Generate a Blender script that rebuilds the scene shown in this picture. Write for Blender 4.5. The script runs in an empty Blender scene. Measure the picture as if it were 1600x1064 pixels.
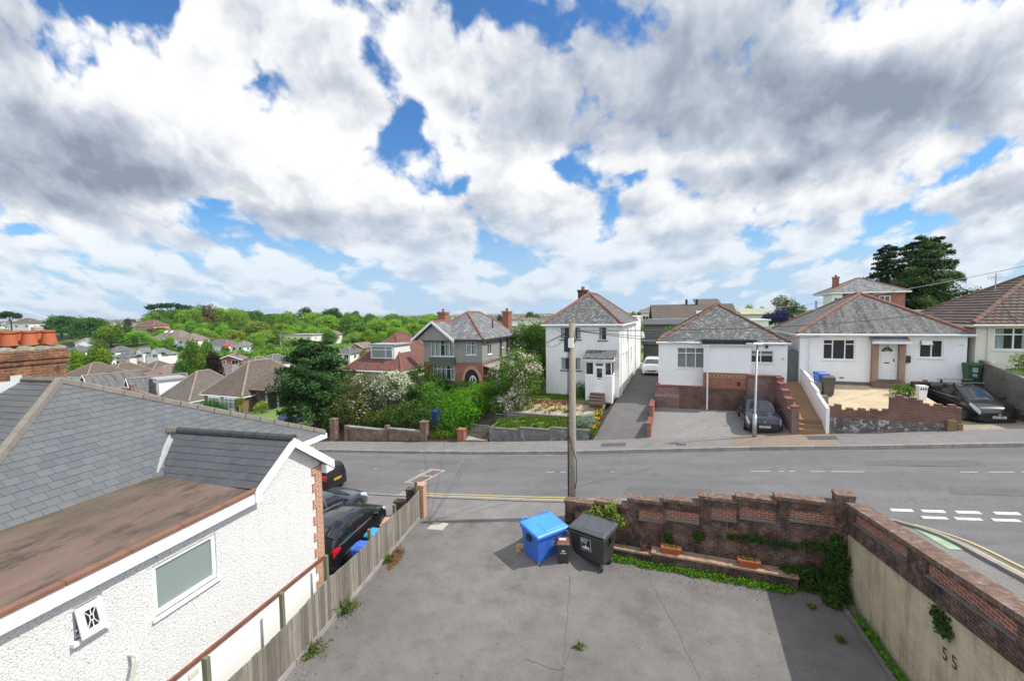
import bpy, bmesh, math, random
import numpy as np
from mathutils import Vector, Matrix
R = math.radians
sc = bpy.context.scene
col = sc.collection
# ---------------------------------------------------------------- camera, sun, sky, exposure
F_PX, PITCH, ROLL, CAM_H = 690.0, R(3.48), R(-0.8), 8.5
cam_d = bpy.data.cameras.new("camera"); cam = bpy.data.objects.new("camera", cam_d); col.objects.link(cam)
cam_d.sensor_width = 36.0; cam_d.lens = F_PX/1600*36.0; cam_d.clip_start = 0.1; cam_d.clip_end = 20000
cam.matrix_world = Matrix.Translation((0, 0, CAM_H)) @ Matrix.Rotation(math.pi/2-PITCH, 4, 'X') @ Matrix.Rotation(ROLL, 4, 'Z')
sc.camera = cam
SUN_AZ, SUN_EL = R(101), R(53)
sdir = Vector((math.cos(SUN_EL)*math.sin(SUN_AZ), math.cos(SUN_EL)*math.cos(SUN_AZ), math.sin(SUN_EL)))
sun_d = bpy.data.lights.new("sun", 'SUN'); sun_d.energy = 4.6; sun_d.angle = R(0.55); sun_d.color = (1.0, 0.955, 0.88)
sun = bpy.data.objects.new("sun", sun_d); col.objects.link(sun)
sun.rotation_euler = (-sdir).to_track_quat('-Z', 'Y').to_euler()
sc.view_settings.view_transform = 'Standard'; sc.view_settings.look = 'None'
sc.view_settings.exposure = 0.0; sc.view_settings.gamma = 1.0
sc.cycles.max_bounces = 6; sc.cycles.diffuse_bounces = 3; sc.cycles.transparent_max_bounces = 8
sc.cycles.use_denoising = True
sc.cycles.caustics_reflective = False; sc.cycles.caustics_refractive = False

class G:
    """tiny node helper: g.n(type, out, **inputs)"""
    def __init__(self, tree):
        self.t = tree; tree.nodes.clear()
    def n(self, typ, props=None, **ins):
        nd = self.t.nodes.new('ShaderNode'+typ)
        for k, v in (props or {}).items(): setattr(nd, k, v)
        for k, v in ins.items():
            key = k.replace('_', ' ')
            s = nd.inputs[int(k[1:])] if k[0] == 'i' and k[1:].isdigit() else nd.inputs[key]
            self.set(s, v)
        return nd
    def set(self, s, v):
        if isinstance(v, bpy.types.NodeSocket): self.t.links.new(v, s)
        elif isinstance(v, bpy.types.Node): self.t.links.new(v.outputs[0], s)
        else:
            if hasattr(s.default_value, '__len__') and not hasattr(v, '__len__'): v = (v,)*len(s.default_value)
            if hasattr(v, '__len__') and len(v) == 3 and len(s.default_value) == 4: v = (*v, 1)
            s.default_value = v
    def m(self, op, a, b=0.0, c=0.0, clamp=False):
        return self.n('Math', dict(operation=op, use_clamp=clamp), i0=a, i1=b, i2=c).outputs[0]
    def ramp(self, fac, stops, interp='LINEAR'):
        nd = self.n('ValToRGB', None, Fac=fac); cr = nd.color_ramp; cr.interpolation = interp
        while len(cr.elements) < len(stops): cr.elements.new(0.5)
        for e, (p, c) in zip(cr.elements, stops):
            e.position = p; e.color = (*c, 1) if hasattr(c, '__len__') else (c, c, c, 1)
        return nd.outputs[0]
    def mix(self, fac, a, b, mode='MIX'):
        nd = self.n('Mix', dict(data_type='RGBA', blend_type=mode))
        self.set(nd.inputs[0], fac); self.set(nd.inputs[6], a); self.set(nd.inputs[7], b)
        return nd.outputs[2]
    def noise(self, vec, scale, detail=4, rough=.55, lo=.3, hi=.7):
        o = self.n('TexNoise', None, Scale=scale, Detail=detail, Roughness=rough)
        if vec is not None: self.set(o.inputs['Vector'], vec)
        return self.n('MapRange', dict(clamp=True), i0=o.outputs[0], i1=lo, i2=hi, i3=0.0, i4=1.0).outputs[0]

# ---- the sky: Nishita blue with broken cumulus over it, laid out by direction (azimuth / elevation tangents)
w = bpy.data.worlds.new("World"); sc.world = w; w.use_nodes = True
g = G(w.node_tree)
sky = g.n('TexSky', dict(sky_type='NISHITA', sun_disc=False, sun_elevation=SUN_EL, sun_rotation=SUN_AZ, air_density=1.2, dust_density=0.6, ozone_density=2.2))
tc = g.n('TexCoord'); sp = g.n('SeparateXYZ', None, Vector=tc.outputs['Generated'])
X, Y, Z = sp.outputs
ya = g.m('MAXIMUM', g.m('ABSOLUTE', Y), 0.12)
A_ = g.m('DIVIDE', X, ya); B_ = g.m('DIVIDE', g.m('MAXIMUM', Z, 0.0), ya)
Bs = g.m('ADD', B_, 0.16)
cx = g.m('MULTIPLY', g.m('DIVIDE', A_, g.m('POWER', Bs, 0.3)), 1.85); cy = g.m('MULTIPLY', g.m('LOGARITHM', Bs, 2.718), 1.3)
wv = g.n('CombineXYZ', None, X=cx, Y=cy, Z=1.3)
wn = g.n('TexNoise', dict(noise_dimensions='2D'), Vector=wv, Scale=2.6, Detail=4, Roughness=.55)
wx = g.m('MULTIPLY', g.m('SUBTRACT', g.n('SeparateColor', None, Color=wn.outputs[1]).outputs[0], .5), .12)
wy = g.m('MULTIPLY', g.m('SUBTRACT', g.n('SeparateColor', None, Color=wn.outputs[1]).outputs[1], .5), .12)
cx = g.m('ADD', cx, wx); cy = g.m('ADD', cy, wy)
def vec2(dx, dy):
    return g.n('CombineXYZ', None, X=g.m('ADD', cx, dx), Y=g.m('ADD', cy, dy), Z=0.0)
def puff(dx, dy):
    v = vec2(dx+3.7, dy+1.9)
    f = g.n('TexNoise', dict(noise_dimensions='2D'), Vector=v, Scale=1.6, Detail=8, Roughness=.54).outputs[0]
    vo = g.n('TexVoronoi', dict(feature='F1', voronoi_dimensions='2D', normalize=True), Vector=v, Scale=3.6, Detail=4.0, Roughness=.5).outputs[0]
    return g.m('ADD', g.m('MULTIPLY', g.m('SUBTRACT', f, .5), 1.9), g.m('MULTIPLY', g.m('SUBTRACT', .30, vo), 1.15))
def fbm(dx, dy, scale, detail, rough, seed):
    return g.n('TexNoise', dict(noise_dimensions='2D'), Vector=vec2(dx, dy), Scale=scale, Detail=detail, Roughness=rough).outputs[0]
def ab(px, py): return (px-800)/690.0, (490-py)/690.0*1.0+((490-py)/690.0)**2*0.0
def blob(px, py, sx, sy, amp, rot=0.0):
    a0, b0 = ab(px, py); c, s = math.cos(R(rot)), math.sin(R(rot))
    da = g.m('SUBTRACT', A_, a0); db = g.m('SUBTRACT', B_, b0)
    p = g.m('ADD', g.m('MULTIPLY', da, c*690.0/sx), g.m('MULTIPLY', db, -s*690.0/sx))
    q = g.m('ADD', g.m('MULTIPLY', da, s*690.0/sy), g.m('MULTIPLY', db, c*690.0/sy))
    r2 = g.m('ADD', g.m('MULTIPLY', p, p), g.m('MULTIPLY', q, q))
    return g.m('MULTIPLY', g.m('EXPONENT', g.m('MULTIPLY', r2, -1.0)), amp)
def total(items):
    s = items[0]
    for i in items[1:]: s = g.m('ADD', s, i)
    return s
GAPS = [(618,142,30,34,-.42,0),(590,90,34,85,-.62,25),(650,200,58,24,-.52,-45),(540,20,60,22,-.36,0),(245,22,80,20,-.5,0),(165,6,60,16,-.36,0),(388,182,24,30,-.46,0),(325,335,50,28,-.42,0),(885,272,44,20,-.34,0),(735,292,36,20,-.42,0),
        (1585,4,60,10,-.36,0),(1490,10,50,10,-.3,0),(60,350,120,14,-.2,0),(1010,300,36,24,-.24,0)]
MASS = [(1480,210,90,50,.22,0),(1500,300,140,40,.14,0),(905,225,60,25,.15,0),(950,120,330,110,.25,0),(1350,130,300,130,.25,0),(150,210,210,130,.28,0),(440,270,260,110,.22,0),(640,345,110,45,.14,0),(810,310,75,55,.26,0),(1240,300,180,60,.2,0),(400,100,110,80,.2,0),(70,60,110,60,.22,0)]
DARK = [(960,90,320,110,.5,3),(1270,150,330,62,.66,6),(900,205,190,50,.44,0),(1180,215,230,40,.5,-6),(1520,120,150,60,.46,-25),(120,245,190,70,.72,2),(70,180,140,70,.46,0),(230,275,130,40,.55,0),(480,345,170,28,.6,0),(620,375,120,14,.42,0),(780,345,80,20,.4,0),(1225,275,110,34,.5,-12),(1500,320,150,40,.5,-6),
        (30,80,90,45,.42,0),(310,372,60,12,.36,0),(985,330,70,16,.3,0),(1090,370,200,14,.26,0)]
BRIGHT = [(300,130,150,110,.6,0),(560,255,140,60,.6,0),(380,250,90,60,.5,0),(1370,62,110,34,.95,-18),(820,275,60,40,.5,0),(620,70,40,60,.5,0),(1570,160,70,35,.6,0),(660,160,30,90,.4,-40),(1120,262,140,14,.5,0),(440,400,220,14,.4,0),(190,350,70,16,.4,0)]
n1 = puff(0, 0); n2 = puff(0.03, 0.10); n3 = fbm(7.0, 2.0, 3.0, 8, .6, 9.1)
dens0 = total([blob(*b) for b in GAPS+MASS])
low = g.n('MapRange', dict(clamp=True), i0=B_, i1=0.0, i2=0.17, i3=0.0, i4=1.0).outputs[0]
cover = g.m('ADD', g.m('MULTIPLY', low, .07), .14)
dens = g.m('ADD', g.m('ADD', n1, dens0), cover)
alpha = g.n('MapRange', dict(interpolation_type='SMOOTHSTEP'), i0=dens, i1=-.07, i2=.20, i3=0, i4=1).outputs[0]
relief = g.m('MULTIPLY', g.m('SUBTRACT', n2, n1), .92)          # more cloud above this point: shaded underside
relief = g.m('MULTIPLY', relief, g.m('SUBTRACT', 1.5, g.m('MULTIPLY', low, .75)))
thick = g.n('MapRange', dict(clamp=True), i0=dens, i1=.10, i2=.9, i3=.07, i4=.36).outputs[0]
d2 = total([blob(*b[:4], b[4]*.74, b[5]) for b in DARK]+[blob(*b[:4], -b[4]*.6, b[5]) for b in BRIGHT])
shade = g.m('ADD', g.m('ADD', thick, relief), g.m('ADD', d2, g.m('MULTIPLY', g.m('SUBTRACT', n3, .5), 1.0)))
front = g.n('MapRange', dict(clamp=True), i0=Y, i1=-.25, i2=.15, i3=0.35, i4=1).outputs[0]
shade = g.m('MULTIPLY', shade, front)
ccol = g.ramp(shade, [(0.0, (1.0, 1.01, 1.03)), (.2, (.86, .88, .91)), (.45, (.60, .655, .74)), (.75, (.42, .475, .57)), (1.0, (.29, .345, .44))])
hz = g.n('MapRange', dict(interpolation_type='SMOOTHSTEP'), i0=B_, i1=0.0, i2=.26, i3=.92, i4=0).outputs[0]
ccol = g.mix(g.m('MULTIPLY', hz, .42), ccol, (.78, .85, .94))
skyc = g.mix(1.0, sky.outputs[0], (.062, .108, .155), 'MULTIPLY')
skyc = g.mix(hz, skyc, (.52, .70, .92))
final = g.mix(g.m('MULTIPLY', alpha, g.m('SUBTRACT', 1.0, g.m('MULTIPLY', hz, .45))), skyc, ccol)
behind = g.n('MapRange', dict(interpolation_type='SMOOTHSTEP'), i0=Y, i1=.05, i2=-.5, i3=10.0, i4=15.5).outputs[0]      # unseen sky behind the camera, brightened to lift the shaded house fronts
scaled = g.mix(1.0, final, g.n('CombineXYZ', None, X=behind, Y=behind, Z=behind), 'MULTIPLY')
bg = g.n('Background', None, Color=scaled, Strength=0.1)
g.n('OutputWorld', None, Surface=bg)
w.cycles.sampling_method = 'MANUAL'; w.cycles.sample_map_resolution = 512
# ---------------------------------------------------------------- street frame: u runs along the road (uphill to the right), v across it
AZ = R(21); CA, SA = math.cos(AZ), math.sin(AZ)
def W(u, v, z=0.0): return Vector((u*CA+v*SA, -u*SA+v*CA, z))
def UV(x, y): return (x*CA-y*SA, x*SA+y*CA)
_ZR = [(-400,-12),(-140,-9),(-90,-6.6),(-60,-4.6),(-36,-2.35),(-24,-1.25),(-17.7,-.72),(-11.5,-.15),(-5.9,.44),(-2,.93),(3.7,1.62),(9,2.2),(13.3,2.72),(30,4.3),(60,6.5),(120,9),(400,12)]
def zr(u):
    for (a, za), (b, zb) in zip(_ZR, _ZR[1:]):
        if u <= b: return za+(zb-za)*(u-a)/(b-a)
    return _ZR[-1][1]
def zside(u, v): return zr(u)+.165*max(0.0, 17.0-v)            # the side road climbs towards the camera
def lerp(a, b, t): return a+(b-a)*t
def sstep(a, b, x):
    t = min(1, max(0, (x-a)/(b-a))); return t*t*(3-2*t)
# ---------------------------------------------------------------- objects
ORG = {}
def props(o, label=None, cat=None, group=None, kind=None):
    if label: o['label'] = label
    if cat: o['category'] = cat
    if group: o['group'] = group
    if kind: o['kind'] = kind
    return o
def thing(name, label, cat, loc=(0,0,0), rz=0.0, group=None, org=(0,0,0)):
    o = bpy.data.objects.new(name, None); col.objects.link(o); o.empty_display_size = .3
    o.location = loc; o.rotation_euler = (0, 0, rz); ORG[o.name] = org
    return props(o, label, cat, group)
def sthing(name, label, cat, u, v, z, group=None):
    """a thing whose parts are written in street coordinates (u, v, z)"""
    return thing(name, label, cat, W(u, v, z), -AZ, group, (u, v, z))
class MB:
    def __init__(s): s.v = []; s.f = []; s.m = []
    def poly(s, pts, m=0):
        i = len(s.v); s.v += [tuple(p) for p in pts]; s.f.append(tuple(range(i, i+len(pts)))); s.m.append(m)
    def box(s, x0, x1, y0, y1, z0, z1, m=0):
        p = [(x, y, z) for z in (z0, z1) for y in (y0, y1) for x in (x0, x1)]
        i = len(s.v); s.v += p
        for f in ((0,2,3,1),(4,5,7,6),(0,1,5,4),(2,6,7,3),(0,4,6,2),(1,3,7,5)): s.f.append(tuple(i+k for k in f)); s.m.append(m)
    def hexa(s, b, t, m=0):
        """four bottom points (counter clockwise from above) and four top points"""
        i = len(s.v); s.v += [tuple(p) for p in b]+[tuple(p) for p in t]
        for f in ((3,2,1,0),(4,5,6,7),(0,1,5,4),(1,2,6,5),(2,3,7,6),(3,0,4,7)): s.f.append(tuple(i+k for k in f)); s.m.append(m)
    def bar(s, a, b, w, h, m=0, up=(0,0,1)):
        """box of section w x h along a-b"""
        a = Vector(a); b = Vector(b); d = (b-a).normalized(); u = Vector(up)
        sx = d.cross(u)
        if sx.length < 1e-4: sx = d.cross(Vector((1,0,0)))
        sx = sx.normalized()*(w/2); sy = sx.cross(d).normalized()*(h/2)
        s.hexa([a-sx-sy, b-sx-sy, b+sx-sy, a+sx-sy], [a-sx+sy, b-sx+sy, b+sx+sy, a+sx+sy], m)
    def prism(s, pts, vec, m=0):
        """extrude polygon pts along vec"""
        n = len(pts); i = len(s.v); vec = Vector(vec)
        s.v += [tuple(p) for p in pts]+[tuple(Vector(p)+vec) for p in pts]
        s.f.append(tuple(i+k for k in range(n-1, -1, -1))); s.m.append(m)
        s.f.append(tuple(i+n+k for k in range(n))); s.m.append(m)
        for k in range(n): s.f.append((i+k, i+(k+1)%n, i+n+(k+1)%n, i+n+k)); s.m.append(m)
    def tube(s, pts, r, n=8, m=0, caps=True):
        pts = [Vector(p) for p in pts]; rs = r if hasattr(r, '__len__') else [r]*len(pts)
        base = len(s.v); prev = None
        for k, p in enumerate(pts):
            d = (pts[min(k+1, len(pts)-1)]-pts[max(k-1, 0)])
            d = d.normalized() if d.length > 1e-9 else Vector((0,0,1))
            if prev is None:
                a = d.orthogonal().normalized()
            else:
                a = prev-d*prev.dot(d); a = a.normalized() if a.length > 1e-6 else d.orthogonal().normalized()
            prev = a; b = d.cross(a)
            for j in range(n):
                t = 2*math.pi*j/n; s.v.append(tuple(p+(a*math.cos(t)+b*math.sin(t))*rs[k]))
        for k in range(len(pts)-1):
            for j in range(n):
                q = base+k*n
                s.f.append((q+j, q+(j+1)%n, q+n+(j+1)%n, q+n+j)); s.m.append(m)
        if caps:
            s.f.append(tuple(base+j for j in range(n-1, -1, -1))); s.m.append(m)
            q = base+(len(pts)-1)*n; s.f.append(tuple(q+j for j in range(n))); s.m.append(m)
    def lathe(s, prof, c=(0,0,0), n=20, m=0, axis='z'):
        base = len(s.v)
        for r, z in prof:
            for j in range(n):
                t = 2*math.pi*j/n; x, y = r*math.cos(t), r*math.sin(t)
                p = (x, y, z) if axis == 'z' else ((x, z, y) if axis == 'y' else (z, x, y))
                s.v.append((c[0]+p[0], c[1]+p[1], c[2]+p[2]))
        for k in range(len(prof)-1):
            for j in range(n):
                q = base+k*n; s.f.append((q+j, q+(j+1)%n, q+n+(j+1)%n, q+n+j)); s.m.append(m)
    def grid(s, rows, m=0):
        """rows of points -> quads"""
        base = len(s.v); nc = len(rows[0])
        for r in rows: s.v += [tuple(p) for p in r]
        for i in range(len(rows)-1):
            for j in range(nc-1):
                q = base+i*nc+j; s.f.append((q, q+1, q+nc+1, q+nc)); s.m.append(m)
    def add(s, o, off=(0,0,0)):
        i = len(s.v); s.v += [(a+off[0], b+off[1], c+off[2]) for a, b, c in o.v]
        s.f += [tuple(i+k for k in f) for f in o.f]; s.m += o.m
    def build(s, name, mats, parent=None, smooth=False, label=None, bevel=0, org=None, world=None, recalc=True):
        if org is None:
            org = (0,0,0); p = parent
            while p is not None:
                if p.name in ORG: org = ORG[p.name]; break
                p = p.parent
        me = bpy.data.meshes.new(name)
        me.from_pydata([(a-org[0], b-org[1], c-org[2]) for a, b, c in s.v], [], s.f)
        if not isinstance(mats, (list, tuple)): mats = [mats]
        for m in mats: me.materials.append(m)
        if len(mats) > 1: me.polygons.foreach_set('material_index', s.m)
        if recalc:
            bm = bmesh.new(); bm.from_mesh(me); bmesh.ops.recalc_face_normals(bm, faces=bm.faces); bm.to_mesh(me); bm.free()
        set_uv(me)
        if smooth: me.polygons.foreach_set('use_smooth', [True]*len(me.polygons))
        o = bpy.data.objects.new(name, me); col.objects.link(o)
        if parent is not None: o.parent = parent
        if world is not None: o.matrix_world = world
        if label: o['label'] = label
        if bevel:
            b = o.modifiers.new('bevel', 'BEVEL'); b.width = bevel; b.segments = 2; b.limit_method = 'ANGLE'; b.angle_limit = R(40)
        return o
def set_uv(me):
    """metres on every face: u along the horizontal of the face, v up its slope"""
    nl = len(me.loops)
    if not nl: return
    nf = len(me.polygons)
    co = np.empty(len(me.vertices)*3, np.float32); me.vertices.foreach_get('co', co); co = co.reshape(-1, 3)
    vi = np.empty(nl, np.int32); me.loops.foreach_get('vertex_index', vi)
    nr = np.empty(nf*3, np.float32); me.polygons.foreach_get('normal', nr); nr = nr.reshape(-1, 3)
    lt = np.empty(nf, np.int32); me.polygons.foreach_get('loop_total', lt)
    n = np.repeat(nr, lt, axis=0)
    t = np.stack([-n[:,1], n[:,0], np.zeros(nl, np.float32)], 1); ln = np.linalg.norm(t, axis=1)
    flat = ln < .06; t[flat] = (1, 0, 0); ln[flat] = 1; t /= ln[:, None]
    b = np.cross(n, t); p = co[vi]
    uv = np.stack([(p*t).sum(1), (p*b).sum(1)], 1).astype(np.float32)
    l = me.uv_layers.new(name='UVMap'); l.data.foreach_set('uv', uv.ravel())
def structure(name, mb, mat, **k):
    """ground, road ...: written in street coordinates"""
    o = mb.build(name, mat, None, org=(0,0,0), **k); o.rotation_euler = (0, 0, -AZ); o['kind'] = 'structure'; return o
def single(name, mb, mat, label, cat, org, group=None, street=True, **k):
    """a thing that is one mesh, written in street coordinates"""
    o = mb.build(name, mat, None, org=org, **k)
    o.location = W(*org) if street else org
    if street: o.rotation_euler = (0, 0, -AZ)
    return props(o, label, cat, group)
def dup(root, loc=None, rz=None, label=None, group=None, scale=None):
    def cp(o, par):
        c = o.copy(); col.objects.link(c)
        if par is not None: c.parent = par
        for ch in o.children: cp(ch, c)
        return c
    c = cp(root, None)
    ORG[c.name] = ORG.get(root.name, (0,0,0))
    if loc is not None: c.location = loc
    if rz is not None: c.rotation_euler = (0, 0, rz)
    if scale is not None: c.scale = scale if hasattr(scale, '__len__') else (scale,)*3
    if label: c['label'] = label
    if group: c['group'] = group
    return c
def text_mesh(txt, size, name, mat, parent, mtx, extrude=.002, width=None):
    cu = bpy.data.curves.new(name, 'FONT'); cu.body = txt; cu.size = size; cu.align_x = 'CENTER'; cu.align_y = 'CENTER'; cu.extrude = extrude; cu.offset = size*.018
    t = bpy.data.objects.new(name+'_t', cu); col.objects.link(t)
    dg = bpy.context.evaluated_depsgraph_get(); me = bpy.data.meshes.new_from_object(t.evaluated_get(dg))
    bpy.data.objects.remove(t); bpy.data.curves.remove(cu)
    if width:
        xs = [v.co.x for v in me.vertices]; k = width/(max(xs)-min(xs))
        for v in me.vertices: v.co.x *= k
    me.name = name; me.materials.clear(); me.materials.append(mat)
    o = bpy.data.objects.new(name, me); col.objects.link(o); o.parent = parent; o.matrix_local = mtx
    return o
def face_mtx(c, xdir, n):
    """placing a flat drawing (x right, y up) on a surface: centre c, x direction, outward normal n"""
    x = Vector(xdir).normalized(); z = Vector(n).normalized(); y = z.cross(x)
    m = Matrix((x, y, z)).transposed().to_4x4(); m.translation = Vector(c); return m
# ---------------------------------------------------------------- materials
MATS = {}
def newmat(name):
    m = bpy.data.materials.new(name); m.use_nodes = True; MATS[name] = m
    return m, G(m.node_tree)
def bsdf_out(g, **k):
    b = g.n('BsdfPrincipled', None, **k); g.n('OutputMaterial', None, Surface=b); return b
def bump(g, h, dist=.01, strength=1.0):
    return g.n('Bump', None, Height=h, Distance=dist, Strength=strength).outputs[0]
def plain(name, c, rough=.7, var=.12, scale=3.0, c2=None, metal=0.0, bmp=0.0, bscale=40.0, spec=.5, coat=0.0, alpha=None):
    m, g = newmat(name); tc = g.n('TexCoord').outputs['Object']
    c2 = c2 or tuple(x*(1-var*2.2) for x in c)
    f = g.noise(tc, scale, 6, .62, .28, .72)
    k = dict(Base_Color=g.mix(f, c, c2), Roughness=rough, Metallic=metal)
    b = bsdf_out(g, **k); b.inputs['Specular IOR Level'].default_value = spec
    if coat: b.inputs['Coat Weight'].default_value = coat; b.inputs['Coat Roughness'].default_value = .03
    if bmp: g.set(b.inputs['Normal'], bump(g, g.noise(tc, bscale, 5, .6, .2, .8), bmp))
    return m
def brickmat(name, c1, c2, mortar, bw=.225, rh=.075, ms=.01, dirt=None, dirt_amt=.5, dscale=1.2, rough=.9, off=.5, bmp=.006, lich=None, lich_amt=.0, lscale=6.0, streak=False, c3=None):
    m, g = newmat(name); t = g.n('TexCoord'); uv = t.outputs['UV']; ob = t.outputs['Object']
    br = g.n('TexBrick', dict(offset=off), Vector=uv, Color1=(0,0,0), Color2=(1,1,1), Mortar=(.5,.5,.5), Scale=1.0, Mortar_Size=ms, Mortar_Smooth=.15, Bias=0.0, Brick_Width=bw, Row_Height=rh)
    tone = g.n('SeparateColor', None, Color=br.outputs[0]).outputs[0]
    cc = g.mix(tone, c1, c2)
    if c3: cc = g.mix(g.noise(ob, 2.3, 5, .6, .42, .62), cc, c3)
    cc = g.mix(g.m('MULTIPLY', g.noise(ob, 30, 4, .6, .25, .8), .35), cc, tuple(x*.6 for x in c1))
    cc = g.mix(br.outputs[1], cc, mortar)
    if dirt: cc = g.mix(g.m('MULTIPLY', g.noise(ob, dscale, 8, .68, .38, .66), dirt_amt), cc, dirt)
    if streak:
        mp = g.n('Mapping', None, Vector=uv, Scale=(2.2, .18, 1)).outputs[0]
        cc = g.mix(g.m('MULTIPLY', g.noise(mp, 1.6, 6, .65, .45, .75), .6), cc, tuple(x*.4 for x in c1))
    if lich: cc = g.mix(g.m('MULTIPLY', g.noise(ob, lscale, 7, .72, .52, .66), lich_amt), cc, lich)
    b = bsdf_out(g, Base_Color=cc, Roughness=rough)
    h = g.m('ADD', g.m('MULTIPLY', g.m('SUBTRACT', 1.0, br.outputs[1]), 1.0), g.m('MULTIPLY', tone, .35))
    h = g.m('ADD', h, g.m('MULTIPLY', g.noise(ob, 60, 3, .6, .2, .8), .3))
    g.set(b.inputs['Normal'], bump(g, h, bmp)); b.inputs['Specular IOR Level'].default_value = .3
    return m
def rendermat(name, c, stain, amt=.5, bmp=.012, bscale=45, rough=.9, speck=0.0, fine=1.0):
    """painted render / roughcast with run-down stains"""
    m, g = newmat(name); t = g.n('TexCoord'); uv = t.outputs['UV']; ob = t.outputs['Object']
    mp = g.n('Mapping', None, Vector=uv, Scale=(2.0, .22, 1)).outputs[0]
    st = g.m('MULTIPLY', g.noise(mp, 2.0, 8, .7, .48, .8), g.noise(ob, .8, 4, .6, .3, .75))
    cc = g.mix(g.m('MULTIPLY', st, amt), c, stain)
    cc = g.mix(g.m('MULTIPLY', g.noise(ob, 1.1, 6, .65, .4, .8), amt*.35), cc, stain)
    h = g.noise(ob, bscale, 3, .55, .25, .75)
    if speck:
        vo = g.n('TexVoronoi', dict(feature='F1'), Vector=ob, Scale=bscale*.55, Randomness=1.0).outputs[0]
        h = g.m('ADD', h, g.m('MULTIPLY', g.m('SUBTRACT', 1.0, vo), .9))
        pit = g.m('MULTIPLY', g.noise(ob, bscale*.5, 4, .65, .57, .66), speck)
        cc = g.mix(pit, cc, tuple(x*.25 for x in c))
    b = bsdf_out(g, Base_Color=cc, Roughness=rough); b.inputs['Specular IOR Level'].default_value = .25
    g.set(b.inputs['Normal'], bump(g, h, bmp*fine)); return m
def tilemat(name, c1, c2, tw=.3, th=.2, dark=(.03,.03,.03), lich=None, lich_amt=.5, lscale=5.0, moss=None, moss_amt=.4, roll=0.0, bmp=.02, rough=.8, stripe=None):
    """slates or tiles by courses; roll > 0 adds the wave of pantiles"""
    m, g = newmat(name); t = g.n('TexCoord'); uv = t.outputs['UV']; ob = t.outputs['Object']
    br = g.n('TexBrick', dict(offset=.5), Vector=uv, Color1=(0,0,0), Color2=(1,1,1), Mortar=(.5,.5,.5), Scale=1.0, Mortar_Size=.007, Mortar_Smooth=.1, Brick_Width=tw, Row_Height=th)
    tone = g.n('SeparateColor', None, Color=br.outputs[0]).outputs[0]
    cc = g.mix(tone, c1, c2)
    cc = g.mix(g.m('MULTIPLY', g.noise(ob, 1.3, 6, .65, .35, .7), .5), cc, tuple((a+b)*.33 for a, b in zip(c1, c2)))
    if stripe:
        mp = g.n('Mapping', None, Vector=uv, Scale=(1.6, .12, 1)).outputs[0]
        cc = g.mix(g.noise(mp, 1.5, 6, .65, .44, .64), cc, stripe)
    if moss: cc = g.mix(g.m('MULTIPLY', g.noise(ob, 2.2, 8, .7, .45, .68), moss_amt), cc, moss)
    if lich: cc = g.mix(g.m('MULTIPLY', g.noise(ob, lscale, 8, .75, .50, .60), lich_amt), cc, lich)
    cc = g.mix(g.m('MULTIPLY', br.outputs[1], .85), cc, dark)
    sx = g.n('SeparateXYZ', None, Vector=uv).outputs
    saw = g.m('FRACT', g.m('DIVIDE', sx[1], th))                    # each course lifts towards its lower edge
    h = g.m('ADD', g.m('MULTIPLY', g.m('SUBTRACT', 1.0, saw), .8), g.m('MULTIPLY', g.m('SUBTRACT', 1.0, br.outputs[1]), .35))
    h = g.m('ADD', h, g.m('MULTIPLY', tone, .25))
    if roll:
        wv = g.m('ABSOLUTE', g.m('SINE', g.m('MULTIPLY', sx[0], math.pi/roll))); h = g.m('ADD', h, g.m('MULTIPLY', wv, 1.6))
    b = bsdf_out(g, Base_Color=cc, Roughness=rough); b.inputs['Specular IOR Level'].default_value = .4
    g.set(b.inputs['Normal'], bump(g, h, bmp)); return m
def leafmat(name, c1, c2, c3=None, f3=.0, trans=.35, rough=.55):
    m, g = newmat(name); ge = g.n('NewGeometry'); ob = g.n('TexCoord').outputs['Object']
    rnd = ge.outputs['Random Per Island']
    cc = g.mix(rnd, c1, c2)
    cc = g.mix(g.m('MULTIPLY', g.noise(ob, .9, 3, .5, .35, .65), .4), cc, tuple(x*.65 for x in c1))
    if c3: cc = g.mix(g.m('GREATER_THAN', g.m('FRACT', g.m('MULTIPLY', rnd, 37.0)), 1-f3), cc, c3)
    oi = g.n('ObjectInfo').outputs['Random']
    cc = g.n('HueSaturation', None, Hue=g.m('ADD', .485, g.m('MULTIPLY', oi, .03)), Saturation=1.0, Value=g.m('ADD', .82, g.m('MULTIPLY', oi, .36)), Color=cc).outputs[0]
    d = g.n('BsdfPrincipled', None, Base_Color=cc, Roughness=.7); d.inputs['Specular IOR Level'].default_value = .08
    tr = g.n('BsdfTranslucent', None, Color=g.mix(1.0, cc, (1.25, 1.35, .6), 'MULTIPLY'))
    mx = g.n('MixShader'); g.set(mx.inputs[0], trans); g.set(mx.inputs[1], d); g.set(mx.inputs[2], tr)
    g.n('OutputMaterial', None, Surface=mx); return m
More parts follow.
